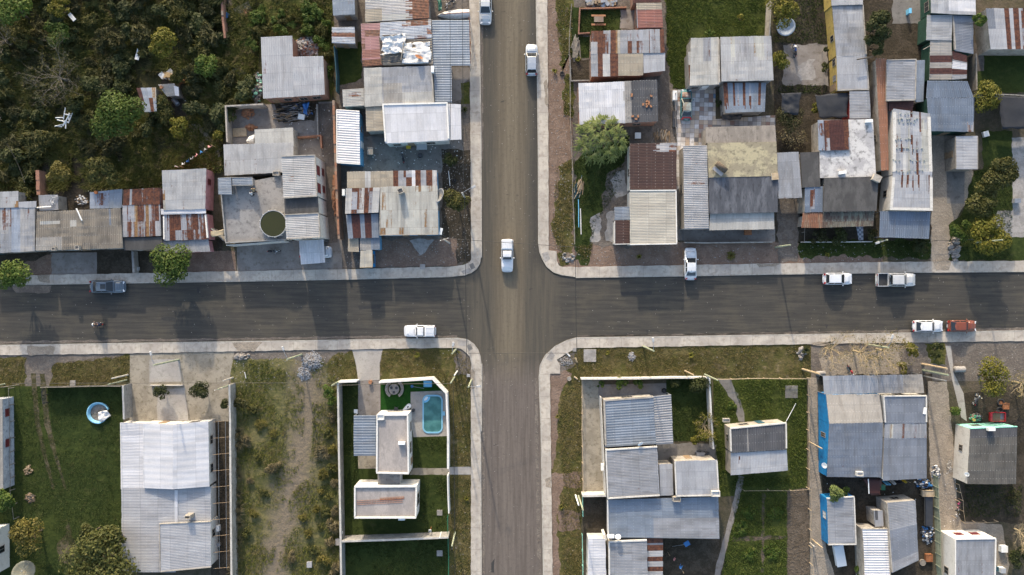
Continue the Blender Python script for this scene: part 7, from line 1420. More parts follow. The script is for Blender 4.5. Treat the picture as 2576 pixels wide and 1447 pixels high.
def dish(label, x, y, z, r, az, el, mat='white_plastic', ribs=False, mast=.5):
 p = P(x, y, z + mast); root = thing('satellite_dish', label, 'satellite dish', (p.x, p.y, z), R(az)); root_ = root
 M = Matrix.Rotation(R(90 - el), 4, 'Y'); mb = MB(); rows = []
 for k in range(6):
  q = r * k / 5; rows.append([tuple(M @ Vector((q * math.cos(a * .3927), q * math.sin(a * .3927), q * q / (3.2 * r))) + Vector((0, 0, mast))) for a in range(16)])
 mb.grid(rows, 0, True); o = mb.build('reflector', MAT[mat], root, 1, 1); s = o.modifiers.new('t', 'SOLIDIFY'); s.thickness = .02
 mb = MB(); mb.tube([(0, 0, 0), (0, 0, mast - .02)], .035 + r * .02, 6); mb.build('mast', MAT['steel'], root, 1)
 mb = MB(); mb.tube([tuple(M @ Vector((r * .8, 0, r * .2)) + Vector((0, 0, mast))), tuple(M @ Vector((.0, 0, r * .75)) + Vector((0, 0, mast)))], .018, 5); arm = mb.build('arm', MAT['steel'], root, 1)
 mb = MB(); mb.ell(tuple(M @ Vector((0, 0, r * .75)) + Vector((0, 0, mast))), (.07, .07, .07), 8, 5); mb.build('receiver', MAT['grey_plastic'], arm, 1)
 if ribs:
  for k in range(10):
   a = k * .6283; mb = MB(); mb.tube([tuple(M @ Vector((q * math.cos(a), q * math.sin(a), q * q / (3.2 * r) + .015)) + Vector((0, 0, mast))) for q in (.05, r * .35, r * .7, r)], .018, 4); mb.build('rib', MAT['bark_pale'], root, 1)
def pile(name, label, cat, x, y, rx, ry, h, n, size, mats, z=0.0, seed=1, kind='stone', dr=None):
 """heap of loose pieces: one mesh, its pieces lie on each other"""
 rnd = random.Random(seed); mb = MB(); p = P(x, y, z)
 for k in range(n):
  a, q = rnd.uniform(0, 6.283), math.sqrt(rnd.random()) * rnd.uniform(.85, 1.25); dx, dy = q * rx * math.cos(a) / S, q * ry * math.sin(a) / S; zz = z + h * max(0, 1 - q ** 1.5) * rnd.uniform(.5, 1); s = size * rnd.uniform(.5, 1.3); m = rnd.randrange(len(mats))
  if kind == 'stone': mb.ell((p.x + dx, p.y + dy, zz + s * .2), (s * .6, s * rnd.uniform(.35, .6), s * rnd.uniform(.25, .5)), 6, 4, m, .25, rnd)
  elif kind == 'plank':
   b = rnd.uniform(-.3, .3) + (dr if dr is not None else 1.35 if rnd.random() < .7 else 0); L = s * 4.6; v = Vector((math.cos(b), math.sin(b), rnd.uniform(-.1, .1))) * L / 2; c = Vector((p.x + dx, p.y + dy, zz + .08)); mb.tube([c - v, c + v], size * .22, 4, m)
  else: mb.box((p.x + dx, p.y + dy, zz + s * .25), (s, s * rnd.uniform(.4, .9), s * .5), rnd.uniform(0, 3), m)
 if kind != 'stone': return tag(mb.build(name, [MAT[m] for m in mats]), label, cat)
 base = MB(); rows = [[(p.x + math.cos(j * .3927) * rx / S * f * (1 + .2 * math.sin(j * 2.3 + seed)), p.y + math.sin(j * .3927) * ry / S * f * (1 + .2 * math.sin(j * 1.7)), z + .01 + h * .85 * (1 - f ** 1.5)) for j in range(16)] for f in (1.0, .75, .5, .25, .02)]
 base.grid(rows, 0, True); i = len(mb.v); mb.v += base.v; mb.f += [tuple(q + i for q in f) for f in base.f]; mb.m += [len(mats)] * len(base.f)
 o = mb.build(name, [MAT[m] for m in mats + ['grey_soil']]); return tag(o, label, cat)
def cloth(name, label, cat, pts, z, mat, amp=.12, seed=1, holes=0.0, n=14, sc=.9):
 rnd = random.Random(seed); A, B, C, D = [P(a, b, z) for a, b in pts]; mb = MB(); rows = []
 from mathutils import noise as nz
 for j in range(n + 1):
  row = []
  for i in range(n + 1):
   u, v = i / n, j / n; p = A * (1 - u) * (1 - v) + B * u * (1 - v) + C * u * v + D * (1 - u) * v; q = nz.noise(Vector((p.x * sc, p.y * sc, seed))) + .5 * nz.noise(Vector((p.x * sc * 2.7, p.y * sc * 2.7, seed + 4)))
   w_ = nz.noise(Vector((p.x * .9, p.y * .9, seed + 9))) * .25 if i in (0, n) or j in (0, n) else 0
   row.append((p.x + w_, p.y + w_, p.z + amp * (q + .8) + (abs(w_) * .1)))
  rows.append(row)
 mb.grid(rows)
 if holes:
  keep = [k for k in range(len(mb.f)) if nz.noise(Vector((mb.v[mb.f[k][0]][0] * 1.3, mb.v[mb.f[k][0]][1] * 1.3, seed + 20.0))) < .55 - holes]; mb.f = [mb.f[k] for k in keep]; mb.m = [0] * len(keep)
 o = mb.build(name, MAT[mat], smooth=True); s = o.modifiers.new('t', 'SOLIDIFY'); s.thickness = .015; return tag(o, label, cat)
def log(name, label, cat, a, b, r, mat, z=.1, z2=None, group=None):
 mb = MB(); A, B = P(*a, z), P(*b, z if z2 is None else z2); m = (A + B) / 2; mb.tube([A, A.lerp(B, .33) + Vector((.02, .01, 0)), A.lerp(B, .7), B], [r, r * .95, r, r * .9], 7); return tag(mb.build(name, MAT[mat]), label, cat, group)
def tyre(label, x, y, r=.34, z=0.0, rim=None):
 p = P(x, y, z); root = thing('tyre', label, 'tyre', (p.x, p.y, z)); mb = MB(); mb.lathe([(r * .55, .02), (r * .85, .0), (r, .06), (r, .16), (r * .85, .22), (r * .55, .2), (r * .5, .1), (r * .55, .02)], (0, 0, 0), 20); mb.build('casing', MAT['black_rubber'], root, 1, 1)
 if rim: mb = MB(); mb.lathe([(0, .12), (r * .25, .14), (r * .3, .09), (r * .52, .12)], (0, 0, 0), 16); mb.build('rim', MAT[rim], root, 1)
def barrel(name, label, cat, x, y, r, h, mat, z=0.0, lie=None, wall=True):
 p = P(x, y, z + h); root = thing(name, label, cat, (p.x, p.y, z + (r if lie is not None else 0)), R(lie or 0)); mb = MB(); pr = [(0, 0), (r * .92, 0), (r, h * .08), (r * .97, h * .33), (r, h * .36), (r * .97, h * .65), (r, h * .68), (r, h * .94), (r * .93, h)]
 if lie is not None: mb.lathe([(a, b - h / 2) for a, b in pr], (0, 0, 0), 16, axis='x')
 else: mb.lathe(pr, (0, 0, 0), 16)
 mb.build('body', MAT[mat], root, 1, 1); mb = MB()
 if lie is not None: mb.lathe([(r * .93, h / 2), (r * .8, h / 2 - .03), (0, h / 2 - .05)], (0, 0, 0), 16, axis='x')
 else: mb.lathe([(r * .93, h), (r * .85, h - .03), (0, h - .02)], (0, 0, 0), 16)
 mb.build('lid', MAT[mat], root, 1); return root
# swimming pool, sunk in the terrace
def water(name, c, deep):
 m, t, pr = nodes(name); g = G(t); k = g.mix(g.ramp(g.noise(g.pos(), .7, 5), .35, .65), tuple(q * .7 for q in c), deep); g.link(k, pr.inputs['Base Color']); pr.inputs['Roughness'].default_value = .06; g.bump(g.noise(g.pos(), 3.0, 3), .12, .05, pr)
water('pool_water', (.055, .18, .175), (.075, .21, .20)); water('green_water', (.045, .045, .008), (.03, .03, .006)); plain('pool_blue', (.22, .47, .62), .35, var=.05)
def rrect(x0, y0, x1, y1, r, n=7):
 out = []
 for cx, cy, a0 in ((x1 - r, y0 + r, -90), (x1 - r, y1 - r, 0), (x0 + r, y1 - r, 90), (x0 + r, y0 + r, 180)):
  for k in range(n): a = R(a0 + 90 * k / (n - 1)); out.append((cx + r * math.cos(a), cy + r * math.sin(a)))
 return out
pc = P(1089, 1040); pool = thing('swimming_pool', 'light blue rimmed rounded swimming pool on the paved terrace', 'swimming pool', pc)
o_, i_ = [P(*q) for q in rrect(1063, 993, 1114, 1090, 15)], [P(*q) for q in rrect(1066.5, 997, 1110.5, 1086, 11)]
mb = MB(); mb.grid([[(p.x, p.y, .03) for p in o_], [(p.x, p.y, .13) for p in o_], [(p.x, p.y, .14) for p in i_], [(p.x, p.y, .045) for p in i_]], 0, True); mb.build('rim', MAT['pool_blue'], pool)
mb = MB(); mb.face([(p.x, p.y, .075) for p in i_][::-1]); mb.build('water', MAT['pool_water'], pool)
for k, rr in enumerate((.85, .55)):
 c = P(1067, 998); mb = MB(); q = [(c.x + rr * math.cos(-a * math.pi / 16), c.y + rr * math.sin(-a * math.pi / 16)) for a in range(9)] + [(c.x, c.y)]; mb.prism(q[::-1], .06, .079 + .004 * k); mb.build('step', MAT['sky_plastic' if k == 0 else 'white_plastic'], pool)
mb = MB(); c = P(1117, 1040); mb.box((c.x, c.y, .12), (.3, .55, .2)); mb.build('skimmer', MAT['pool_blue'], pool)
c = P(688, 563, 3.6); plain('pale_blue', (.36, .41, .46), .5); rp = thing('above_ground_pool', 'round above-ground pool of murky green water on the concrete terrace', 'pool', (c.x, c.y, 3.0)); rr = 1.78
mb = MB(); mb.lathe([(rr + .02, 0), (rr + .03, .72), (rr + .03, .76), (rr - .04, .76), (rr - .05, .55)], (0, 0, 0), 26); mb.build('wall', MAT['grey_plastic'], rp, 1)
mb = MB(); mb.face([(rr * math.cos(k * 6.2832 / 26), rr * math.sin(k * 6.2832 / 26),   .70) for k in range(26)]); mb.build('water', MAT['green_water'], rp, 1)
for k in range(13): a = k * 6.2832 / 13; mb = MB(); mb.tube([((rr + .13) * math.cos(a), (rr + .13) * math.sin(a), 0), ((rr + .11) * math.cos(a), (rr + .11) * math.sin(a), .8)], .035, 5); mb.build('leg', MAT['white_paint'], rp, 1)
c = P(250, 1038); cp = thing('collapsed_pool', 'collapsed round blue paddling pool sagging open on the big left lawn', 'paddling pool', c); rows = []; rnd = random.Random(2)
for f, z in ((1.0, .0), (1.04, .42), (.96, .45), (.80, .08)): rows.append([(1.5 * f * math.cos(a) * (1 if k % 30 < 24 else .8), 1.45 * f * math.sin(a), z * (1 if a < 5.1 else .25) + rnd.uniform(0, .03)) for k, a in ((k, .35 + k * 5.5 / 28) for k in range(29))])
mb = MB(); mb.grid(rows); mb.build('wall', MAT['pool_blue'], cp, 1)
mb = MB(); mb.lathe([(0, .03), (.6, .05), (1.3, .03), (1.42, .0)], (-.02, 0, 0), 24); mb.build('floor', MAT['wood_grey'], cp, 1)
cloth('pool_liner', 'pale blue crumpled liner hanging out of the collapsed pool', 'liner', [(248, 1038), (272, 1032), (280, 1046), (256, 1062)], .08, 'tarp_white', .3, 3, n=12, sc=1.6)
# garden of the modern house
c = P(993, 978); ft = thing('garden_table', 'round stone table between two curved benches on the artificial turf', 'table', c); mb = MB(); mb.lathe([(.3, 0), (.3, .6), (.72, .66), (.74, .74), (0, .75)], (0, 0, 0), 22); mb.build('tabletop', MAT['stone'], ft, 1)
for k in range(3): a = 2.1 * k + .5; mb = MB(); mb.lathe([(.2, .752), (.2, .765), (0, .767)], (.4 * math.cos(a), .4 * math.sin(a), 0), 14); mb.build('inlay', MAT['steel_dark'], ft, 1)
for s, lb in ((1, 'right'), (-1, 'left')):
 mb = MB(); q = [(s * rr * math.cos(t * .17), rr * math.sin(t * .17)) for rr, rg in ((1.3, range(-6, 7)), (.92, range(6, -7, -1))) for t in rg]; mb.prism(q if s > 0 else q[::-1], 0, .42); o = mb.build('curved_bench', MAT['stone']); o.location = c; tag(o, f'curved stone bench hugging the {lb} side of the round stone table', 'bench')
bx('bin', 'light blue open tub in the turf corner of the pool garden', 'tub', 1076, 966, (1.1, .8, .45), 'sky_plastic', lid='rim')
c = P(1044, 972); um = thing('umbrella_stand', 'blue parasol pole lying with its round blue foot on the turf', 'parasol', c); mb = MB(); mb.lathe([(0, .06), (.2, .06), (.22, 0)], (-.4, 0, 0), 14); mb.build('foot', MAT['tarp_blue'], um, 1); mb = MB(); mb.tube([(-.4, 0, .1), (1.3, -.25, .35)], .03, 6); mb.build('pole', MAT['steel'], um, 1)
c = P(1024, 1025); ka = thing('kayak', 'white pear-shaped plastic hull lying by the modern house wall', 'hull', c, R(35)); mb = MB(); mb.grid([[(x, w_ * math.cos(a), .02 + hh * math.sin(a)) for a in (0, .5, 1.05, 1.57, 2.1, 2.64, 3.1416)] for x, w_, hh in ((-.7, .05, .05), (-.55, .16, .2), (-.2, .24, .28), (.2, .34, .33), (.5, .32, .3), (.68, .12, .12))]); mb.build('hull', MAT['white_plastic'], ka, 1, 1); mb = MB(); mb.ell((.2, 0, .35), (.16, .1, .04), 10, 5); mb.build('hatch', MAT['steel_dark'], ka, 1)
barrel('plant_pot', 'round black pot at the corner of the pool terrace', 'pot', 1039, 1033, .22, .5, 'steel_dark'); bx('barbecue', 'small black folding barbecue against the modern house front wall', 'barbecue', 996, 1029, (.5, .4, .7), 'steel_dark', legs='steel')
barrel('clay_pot', 'pair-like rounded orange clay pot by the modern garden gate', 'pot', 931, 962, .26, .5, 'terracotta'); bx('board', 'white square board lying in the shaded strip by the blue carport', 'board', 895, 1035, (.5, .55, .05), 'white_plastic')
ac('white split unit on the flat roof edge of the modern house', 1010, 1116, 3.83, 0); ac('white split unit on the rear wall of the lower modern block', 1010, 1306, 2.4, 0)
for x, y, mat, lb in ((866, 1330, 'rust_iron', 'orange post lantern standing in the lower left garden corner'), (1085, 1326, 'rust_iron', 'orange post lantern standing in the lower right garden corner'), (860, 1048, 'rust_iron', 'orange post lantern along the shaded left garden strip')):
 p = P(x, y); r_ = thing('garden_lantern', lb, 'lantern', p); mb = MB(); mb.tube([(0, 0, 0), (0, 0, 1.7)], .05, 6); mb.build('post', MAT[mat], r_, 1); mb = MB(); mb.box((0, 0, 1.78), (.32, .36, .14), 0, 0, .9); mb.build('lamp_head', MAT['white_plastic'], r_, 1); mb = MB(); mb.box((0, 0, 1.86), (.2, .24, .02)); mb.build('solar_panel', MAT['dark_glass'], r_, 1)
for k, (a, b, lb) in enumerate([((898, 1265), (1014, 1259), 'long rusty rebar lattice lying on the lower modern roof'), ((955, 1256), (1017, 1252), 'short rusty rebar lattice beside the long one on the lower modern roof')]):
 mb = MB(); A, B = P(*a, 3.66), P(*b, 3.66); d = (B - A).normalized(); n_ = Vector((-d.y, d.x, 0)); wd = .26 - .12 * k
 for s in (-1, 0, 1): mb.tube([A + n_ * wd * s, B + n_ * wd * s], .02, 4)
 L = (B - A).length
 for q in range(int(L / .22)): c = A + d * (q * .22 + .1); mb.tube([c - n_ * wd, c + n_ * wd], .014, 4)
 tag(mb.build('rebar_cage', MAT['rust_iron']), lb, 'rebar')
for x, y, w_, lb in ((1106, 1392, .8, 'square pale inspection cover in the dark lower lawn'), (1106, 1290, .75, 'square inspection cover in the grass beside the lower modern block'), (1484, 895, 1.7, 'square cracked stone slab let into the right corner verge'), (1991, 986, 1.7, 'square dark concrete cover in the cottage garden'), (183, 964, .75, 'small brown crate-like cover on the left verge'), (1063, 671, .7, 'square grid drain cover near the footway of the corner house'), (1445, 880, .5, 'small pale stone block at the corner of the right verge'), (426, 489, .6, 'pale board')):
 if lb == 'pale board': continue
 bx('slab_cover', lb, 'cover', x, y, (w_, w_, .10), 'dark_concrete' if 'dark concrete' in lb else 'stone', taper=.97, lid='dark_concrete' if 'dark' in lb and 'lawn' not in lb else 'pale_cement')
# heaps
pile('gravel_heap', 'heap of pale grey gravel on the verge of the vacant lot, upper lobe', 'gravel', 786, 909, 24, 22, .55, 420, .17, ['stone_grey'], seed=3); pile('gravel_heap', 'smaller pale gravel heap joined below the first one', 'gravel', 766, 940, 17, 16, .35, 220, .16, ['stone_grey'], seed=4)
pile('rubble_heap', 'heap of broken masonry tucked behind the L-shaped grey roof', 'rubble', 770, 118, 28, 26, .9, 300, .32, ['stone', 'brick', 'stone_grey'], seed=5); pile('rubble_heap', 'scattered white rubble heap left of the brick house', 'rubble', 643, 222, 20, 36, .6, 170, .34, ['stone_grey', 'stone', 'mint_wall'], seed=6)
pile('rubble_heap', 'little heap of stones on the right verge grass', 'stones', 1589, 898, 9, 11, .2, 60, .18, ['stone_grey'], seed=7); pile('stone_heap', 'rocks lining the shaded bed right of the sandy lane', 'stones', 2400, 625, 12, 28, .4, 26, .6, ['stone'], seed=8); pile('stone_heap', 'ring of pale stones with a plant on the right verge end', 'stones', 2016, 888, 10, 16, .25, 26, .4, ['stone'], seed=9)
pile('rubble_heap', 'grey gravelly spill at the lower right street corner', 'gravel', 1424, 908, 16, 12, .15, 140, .14, ['stone', 'stone_grey'], seed=10); pile('stone_heap', 'loose stones at the left end of the debris-strewn verge by the vacant lot', 'stones', 608, 897, 16, 8, .25, 24, .45, ['stone'], seed=11); pile('stone_heap', 'white stones at the upper right crossing corner verge', 'stones', 1430, 648, 16, 12, .15, 26, .3, ['stone', 'stone_grey'], seed=12)
pile('scrap_heap', 'dark heap of scrap timber and pipes south of the brick house', 'scrap', 735, 285, 42, 24, .5, 90, .28, ['wood', 'steel_dark', 'wood_grey', 'steel'], seed=13, kind='plank', dr=.1); pile('scrap_heap', 'jumble of broken scrap beside the scrap timber heap', 'scrap', 760, 280, 26, 20, .4, 60, .34, ['steel_dark', 'wood', 'stone', 'tarp_blue'], seed=14, kind='box')
pile('brick_stack', 'stack of orange bricks on a pallet by the debris yard wall', 'bricks', 625, 284, 14, 14, .55, 90, .3, ['terracotta'], seed=15, kind='box'); pile('brick_stack', 'lower stack of orange bricks above the stepped grey roof', 'bricks', 632, 321, 13, 7, .5, 60, .3, ['terracotta'], seed=16, kind='box'); pile('brick_stack', 'loose bricks at the top edge beside the grey slab', 'bricks', 621, 33, 8, 11, .4, 40, .3, ['terracotta'], seed=17, kind='box'); pile('brick_stack', 'long row of stacked bricks along the red brick wall', 'bricks', 843, 490, 5, 45, .7, 160, .3, ['terracotta', 'brick_orange'], seed=18, kind='box')
pile('plank_heap', 'heap of poles and planks inside the leaning verge fence', 'planks', 1457, 472, 12, 24, .2, 30, .26, ['wood_pale', 'wood', 'teal_wall'], seed=19, kind='plank', dr=1.3); pile('pole_stack', 'stack of grey poles on the lawn below the upper brick edging', 'poles', 1449, 120, 11, 18, .25, 26, .42, ['wood_grey'], seed=20, kind='plank', dr=1.5); pile('lumber_pile', 'dark lumber and pipes piled at the top edge above the lawn', 'lumber', 1510, 8, 45, 9, .4, 50, .5, ['wood_grey', 'wood', 'steel'], seed=21, kind='box')
pile('junk_heap', 'heap of black bags and rags where the earth lane meets the scrap shelf', 'junk', 2322, 1216, 18, 12, .7, 90, .34, ['black_cloth', 'blue_plastic', 'tarp_white', 'steel_dark', 'steel'], seed=22); pile('junk_heap', 'pile of rags and parts against the narrow slate house', 'junk', 2332, 1340, 14, 26, .6, 120, .3, ['black_cloth', 'steel', 'tarp_white', 'steel_dark', 'blue_plastic'], seed=23); pile('junk_heap', 'bike parts and tins heaped outside the slate-blue roofed house', 'junk', 2354, 1188, 9, 18, .5, 70, .28, ['steel', 'black_cloth', 'steel', 'tarp_white'], seed=24); pile('junk_heap', 'crockery and tins scattered by the bicycle lean-to', 'junk', 206, 505, 14, 12, .3, 60, .22, ['white_plastic', 'steel', 'wood'], seed=25); pile('junk_heap', 'tools and rubbish in the far right scrap yard', 'junk', 2455, 1050, 16, 10, .4, 60, .28, ['steel_dark', 'green_plastic', 'steel', 'wood'], seed=26)
pile('timber_heap', 'tangle of white painted timbers in the left scrub', 'timbers', 165, 300, 26, 22, .5, 11, .36, ['white_paint'], z=.8, seed=27, kind='plank'); pile('firewood_heap', 'small heap of firewood in the big left lawn', 'firewood', 74, 1182, 12, 11, .3, 40, .2, ['wood', 'wood_pale'], seed=28, kind='box'); pile('leaf_heap', 'heap of dead leaves lower in the big left lawn', 'leaves', 76, 1252, 12, 12, .25, 70, .2, ['wood', 'bark'], seed=29); pile('tyre_scraps', 'grey scraps under the grill yard wall', 'scrap', 1765, 1142, 15, 9, .4, 26, .4, ['steel', 'steel_dark'], seed=30, kind='box')
cloth('torn_tarpaulin', 'big torn white tarpaulin crumpled over the broken roof', 'tarpaulin', [(962, 93), (1020, 88), (1022, 135), (960, 138)], 3.06, 'tarp_white', .35, 5, .16, 26, 1.3); cloth('torn_tarpaulin', 'smoother white tarpaulin sheet on the right of the broken roof', 'tarpaulin', [(1015, 110), (1082, 106), (1085, 158), (1012, 160)], 3.06, 'tarp_white', .16, 8, .1, 24, 1.3); cloth('dark_tarpaulin', 'small slate-coloured tarpaulin patch on the broken roof', 'tarpaulin', [(982, 143), (1001, 142), (1002, 156), (982, 158)], 3.2, 'tarp_dark', .2, 9, 0, 10)
log('roof_beam', 'loose grey beam across the torn tarpaulins', 'beam', (1016, 106), (1009, 150), .08, 'wood_grey', 3.5); log('roof_beam', 'thin dark stick lying on the right tarpaulin', 'beam', (1022, 127), (1057, 132), .04, 'bark', 3.45); log('roof_beam', 'dark batten along the left edge of the torn tarpaulin', 'beam', (955, 95), (960, 160), .09, 'bark', 3.25); log('roof_beam', 'dark batten along the top edge of the torn tarpaulin', 'beam', (962, 90), (1020, 88), .07, 'bark', 3.3)
cloth('shade_net', 'black shade net stretched below the yellow house', 'shade net', [(2048, 240), (2132, 234), (2131, 296), (2058, 298)], 2.3, 'shade_net', .14, 11, 0, 12, .5); cloth('shade_net', 'large dark shade net cut by the right edge of the photo', 'shade net', [(2510, 240), (2640, 244), (2640, 322), (2520, 326)], 2.3, 'shade_net', .14, 12, 0, 12, .5); cloth('shade_net', 'sagging dark net over the vines left of the stretched one', 'shade net', [(1962, 235), (2012, 236), (2008, 288), (1968, 286)], 1.9, 'shade_net', .3, 13, .05, 14, .7); cloth('awning', 'sandy cloth awning in the dark gap right of the pink house', 'awning', [(531, 582), (562, 579), (563, 592), (536, 596)], 2.4, 'tarp_sand', .12, 14, 0, 8); cloth('black_tarpaulin', 'black tarpaulin over machinery under the rust-striped lean-to', 'tarpaulin', [(1812, 286), (1868, 284), (1862, 302), (1815, 304)], .7, 'tarp_dark', .4, 15, 0, 14, 1.2); cloth('green_tarpaulin', 'green tarpaulin bundle at the top edge by the boat', 'tarpaulin', [(1100, -5), (1110, -5), (1113, 28), (1103, 30)], .5, 'tarp_green', .4, 16, 0, 12, 1.5); cloth('blue_tarpaulin', 'blue tarpaulin slung at the south wall of the brick house', 'tarpaulin', [(762, 262), (778, 260), (775, 290), (766, 285)], .8, 'tarp_blue', .4, 17, 0, 10, 1.5); cloth('cloth_roof', 'brown sheet lean-to between the slate house and the blue wall house', 'sheet roof', [(2170, 1205), (2216, 1205), (2216, 1246), (2192, 1246)], 2.2, 'rust_dark', .05, 18, 0, 6)
cloth('white_sheet_cloth', 'white plastic sheet spilling beside the stepped grey roof', 'sheet', [(628, 345), (641, 342), (641, 362), (624, 360)], .6, 'tarp_white', .4, 19, 0, 10, 1.4)
# boat
c = P(1140, 37); bo = thing('boat', 'small pale upturned boat beside the ribbed porch roof', 'boat', c, R(-176)); mb = MB(); mb.grid([[(x, w_ * math.cos(a), .02 + hh * math.sin(a)) for a in (0, .45, .9, 1.35, 1.57, 1.79, 2.24, 2.69, 3.1416)] for x, w_, hh in ((-2.3, .55, .42), (-1.6, .62, .46), (-.6, .66, .5), (.5, .6, .5), (1.3, .42, .42), (1.9, .2, .28), (2.25, .03, .1))]); mb.build('hull', MAT['tarp_white'], bo, 1, 1); mb = MB(); mb.tube([(-2.28, 0, .46), (-.6, 0, .54), (.5, 0, .54), (1.3, 0, .46), (2.2, 0, .12)], .035, 5); mb.build('keel', MAT['orange_plastic'], bo, 1)
# loose things
bx('slab', 'pale concrete panel leaning at the top edge above the broken brick wall', 'slab', 609, 21, (2.3, 1.0, .09), 'pale_cement', .15, 25, lid='pale_cement'); bx('slab', 'rough square slab lying in the weeds above the white rubble', 'slab', 600, 182, (1.7, 1.3, .12), 'pale_cement', .1, -40, lid='pale_cement'); bx('board', 'white board leaning in the upper scrub', 'board', 347, 137, (.55, 1.5, .06), 'white_plastic', .9, -15, lid='white_plastic'); bx('board', 'speckled white sheet caught in the top left thicket', 'board', 181, 43, (.5, 1.2, .05), 'white_plastic', 1.1, 40)
barrel('barrel', 'bright blue barrel lying against the broken brick wall', 'barrel', 567, 37, .32, .8, 'blue_plastic', lie=60); barrel('oil_drum', 'dark steel drum lying near the washing tub', 'drum', 437, 254, .36, 1.0, 'steel', lie=-50); barrel('drum', 'round rusty tin on the small grey hut', 'tin', 405, 219, .22, .3, 'terracotta', 2.25)
house('shack', 'small grey hut with a white flap roof in the scrub', 'shack', 'wood_grey', [('fibre', [(398, 213), (439, 210), (449, 240), (420, 243)], 2.1, dict(d='h')), ('white_sheet', [(437, 216), (449, 219), (450, 242), (440, 240)], 2.2, dict(wall=False))])
bx('washing_tub', 'grey metal sink unit standing in the scrub', 'sink', 422, 288, (.9, 1.3, .85), 'steel', lid='steel', legs='steel', rz=3); bx('chair', 'rusty white chair below the sink unit', 'chair', 420, 302, (.6, .7, .5), 'white_rust', legs='white_paint'); pile('cardboard_heap', 'cardboard and white cloth thrown down above the grey hut', 'cardboard', 424, 192, 15, 9, .35, 16, .7, ['cardboard', 'tarp_white'], seed=31, kind='box'); barrel('drum', 'rust-brown drum right of the cardboard', 'drum', 453, 203, .3, .9, 'rust_iron', lie=10)
c = P(1505, 53); pt = thing('picnic_table', 'pink-topped picnic table with brick benches on the upper lawn', 'table', c); mb = MB(); mb.box((0, 0, .7), (1.3, .75, .06)); mb.build('tabletop', MAT['brick'], pt, 1)
for a in (-.45, .45): mb = MB(); mb.box((a, 0, .33), (.12, .5, .66)); mb.build('leg', MAT['brick'], pt, 1)
for s in (-.62, .62): mb = MB(); mb.box((0, s, .4), (2.0, .25, .06)); mb.build('bench', MAT['terracotta'], pt, 1)
tyre('old tyre lying on the upper right verge by the silver hatchback', 1414, 186); tyre('tyre in the planting bed above the corner house dish', 1143, 455, .3); tyre('big tractor tyre in the far right scrap yard', 2516, 1012, .55, 0, 'rust_iron'); tyre('second big tyre leaning on the red trailer', 2514, 1032, .5); tyre('tyre on the earth by the garden dish corner', 1670, 982, .34, 0, 'steel_dark')
c = P(2502, 1047); tl = thing('trailer', 'red metal trailer frame full of scrap before the mint wall', 'trailer', c); mb = MB(); mb.box((0, 0, .5), (1.9, 1.2, .06)); mb.build('bed', MAT['wood'], tl, 1)
for a, b, cc, d, nm in ((0, .62, 2.0, .06, 'side_rail'), (0, -.62, 2.0, .06, 'side_rail'), (-.98, 0, .3, 1.2, 'front_panel'), (.98, 0, .06, 1.2, 'tail_gate')): mb = MB(); mb.box((a, b, .72), (cc, d, .4)); mb.build(nm, MAT['car_red'], tl, 1)
for s in (-.72, .72): mb = MB(); mb.lathe([(.1, -.08), (.3, -.09), (.33, 0), (.3, .09), (.1, .08)], (.2, s, .33), 16, axis='y'); mb.build('wheel', MAT['black_rubber'], tl, 1, 1)
bx('engine_block', 'grey-green finned engine block right of the red trailer', 'engine', 2522, 1048, (.6, .8, .5), 'green_wall', lid='steel'); bx('wooden_frame', 'rusty iron frame beside the big tractor tyre', 'frame', 2531, 1022, (.8, .8, .4), 'rust_iron', lid='rim'); barrel('bucket', 'yellow rimmed bucket at the mint wall', 'bucket', 2451, 1056, .24, .35, 'yellow_wall')
barrel('concrete_pipe', 'short concrete pipe lying by the rough log pole', 'pipe', 2071, 941, .32, 1.2, 'pale_cement', lie=0); barrel('concrete_pipe', 'concrete pipe lying at the front yard edge by the yellow-green tree', 'pipe', 2424, 931, .42, 1.4, 'pale_cement', lie=0); barrel('tree_stump', 'round stump-like concrete ring on the lower right corner verge', 'ring', 1432, 953, .3, .3, 'stone')
for a, b, r_, m_, lb in (((1455, 502), (1456, 572), .06, 'sky_plastic', 'pale blue pipe lying along the verge fence'), ((1460, 525), (1462, 590), .07, 'tarp_white', 'white pipe lying beside the pale blue one'), ((192, 525), (206, 555), .1, 'white_paint', 'white post lying on the brown fibre-cement roof'), ((93, 523), (129, 520), .1, 'white_paint', 'white gutter length on the bicycle lean-to'), ((2184, 1205), (2186, 1242), .07, 'white_paint', 'white pipe standing on the brown sheet lean-to'), ((2322, 125), (2348, 111), .05, 'wood_grey', 'grey pole propped on the banded roof'), ((2156, 150), (2196, 143), .09, 'bark', 'rusty beam laid over the yellow house roof edge'), ((1128, 430), (1132, 468), .05, 'white_paint', 'white stick in the planting bed of the corner house'), ((2002, 1015), (1978, 1060), .05, 'white_paint', 'white pole running from the cottage to the dark cover')):
 hz = 3.5 if 'brown fibre' in lb else 2.6 if 'lean-to' in lb else 3.9 if 'banded' in lb else 3.6 if 'yellow house' in lb else .12
 log('pole' if 'pipe' not in lb else 'pipe', lb, 'pipe' if 'pipe' in lb else 'pole', a, b, r_, m_, hz)
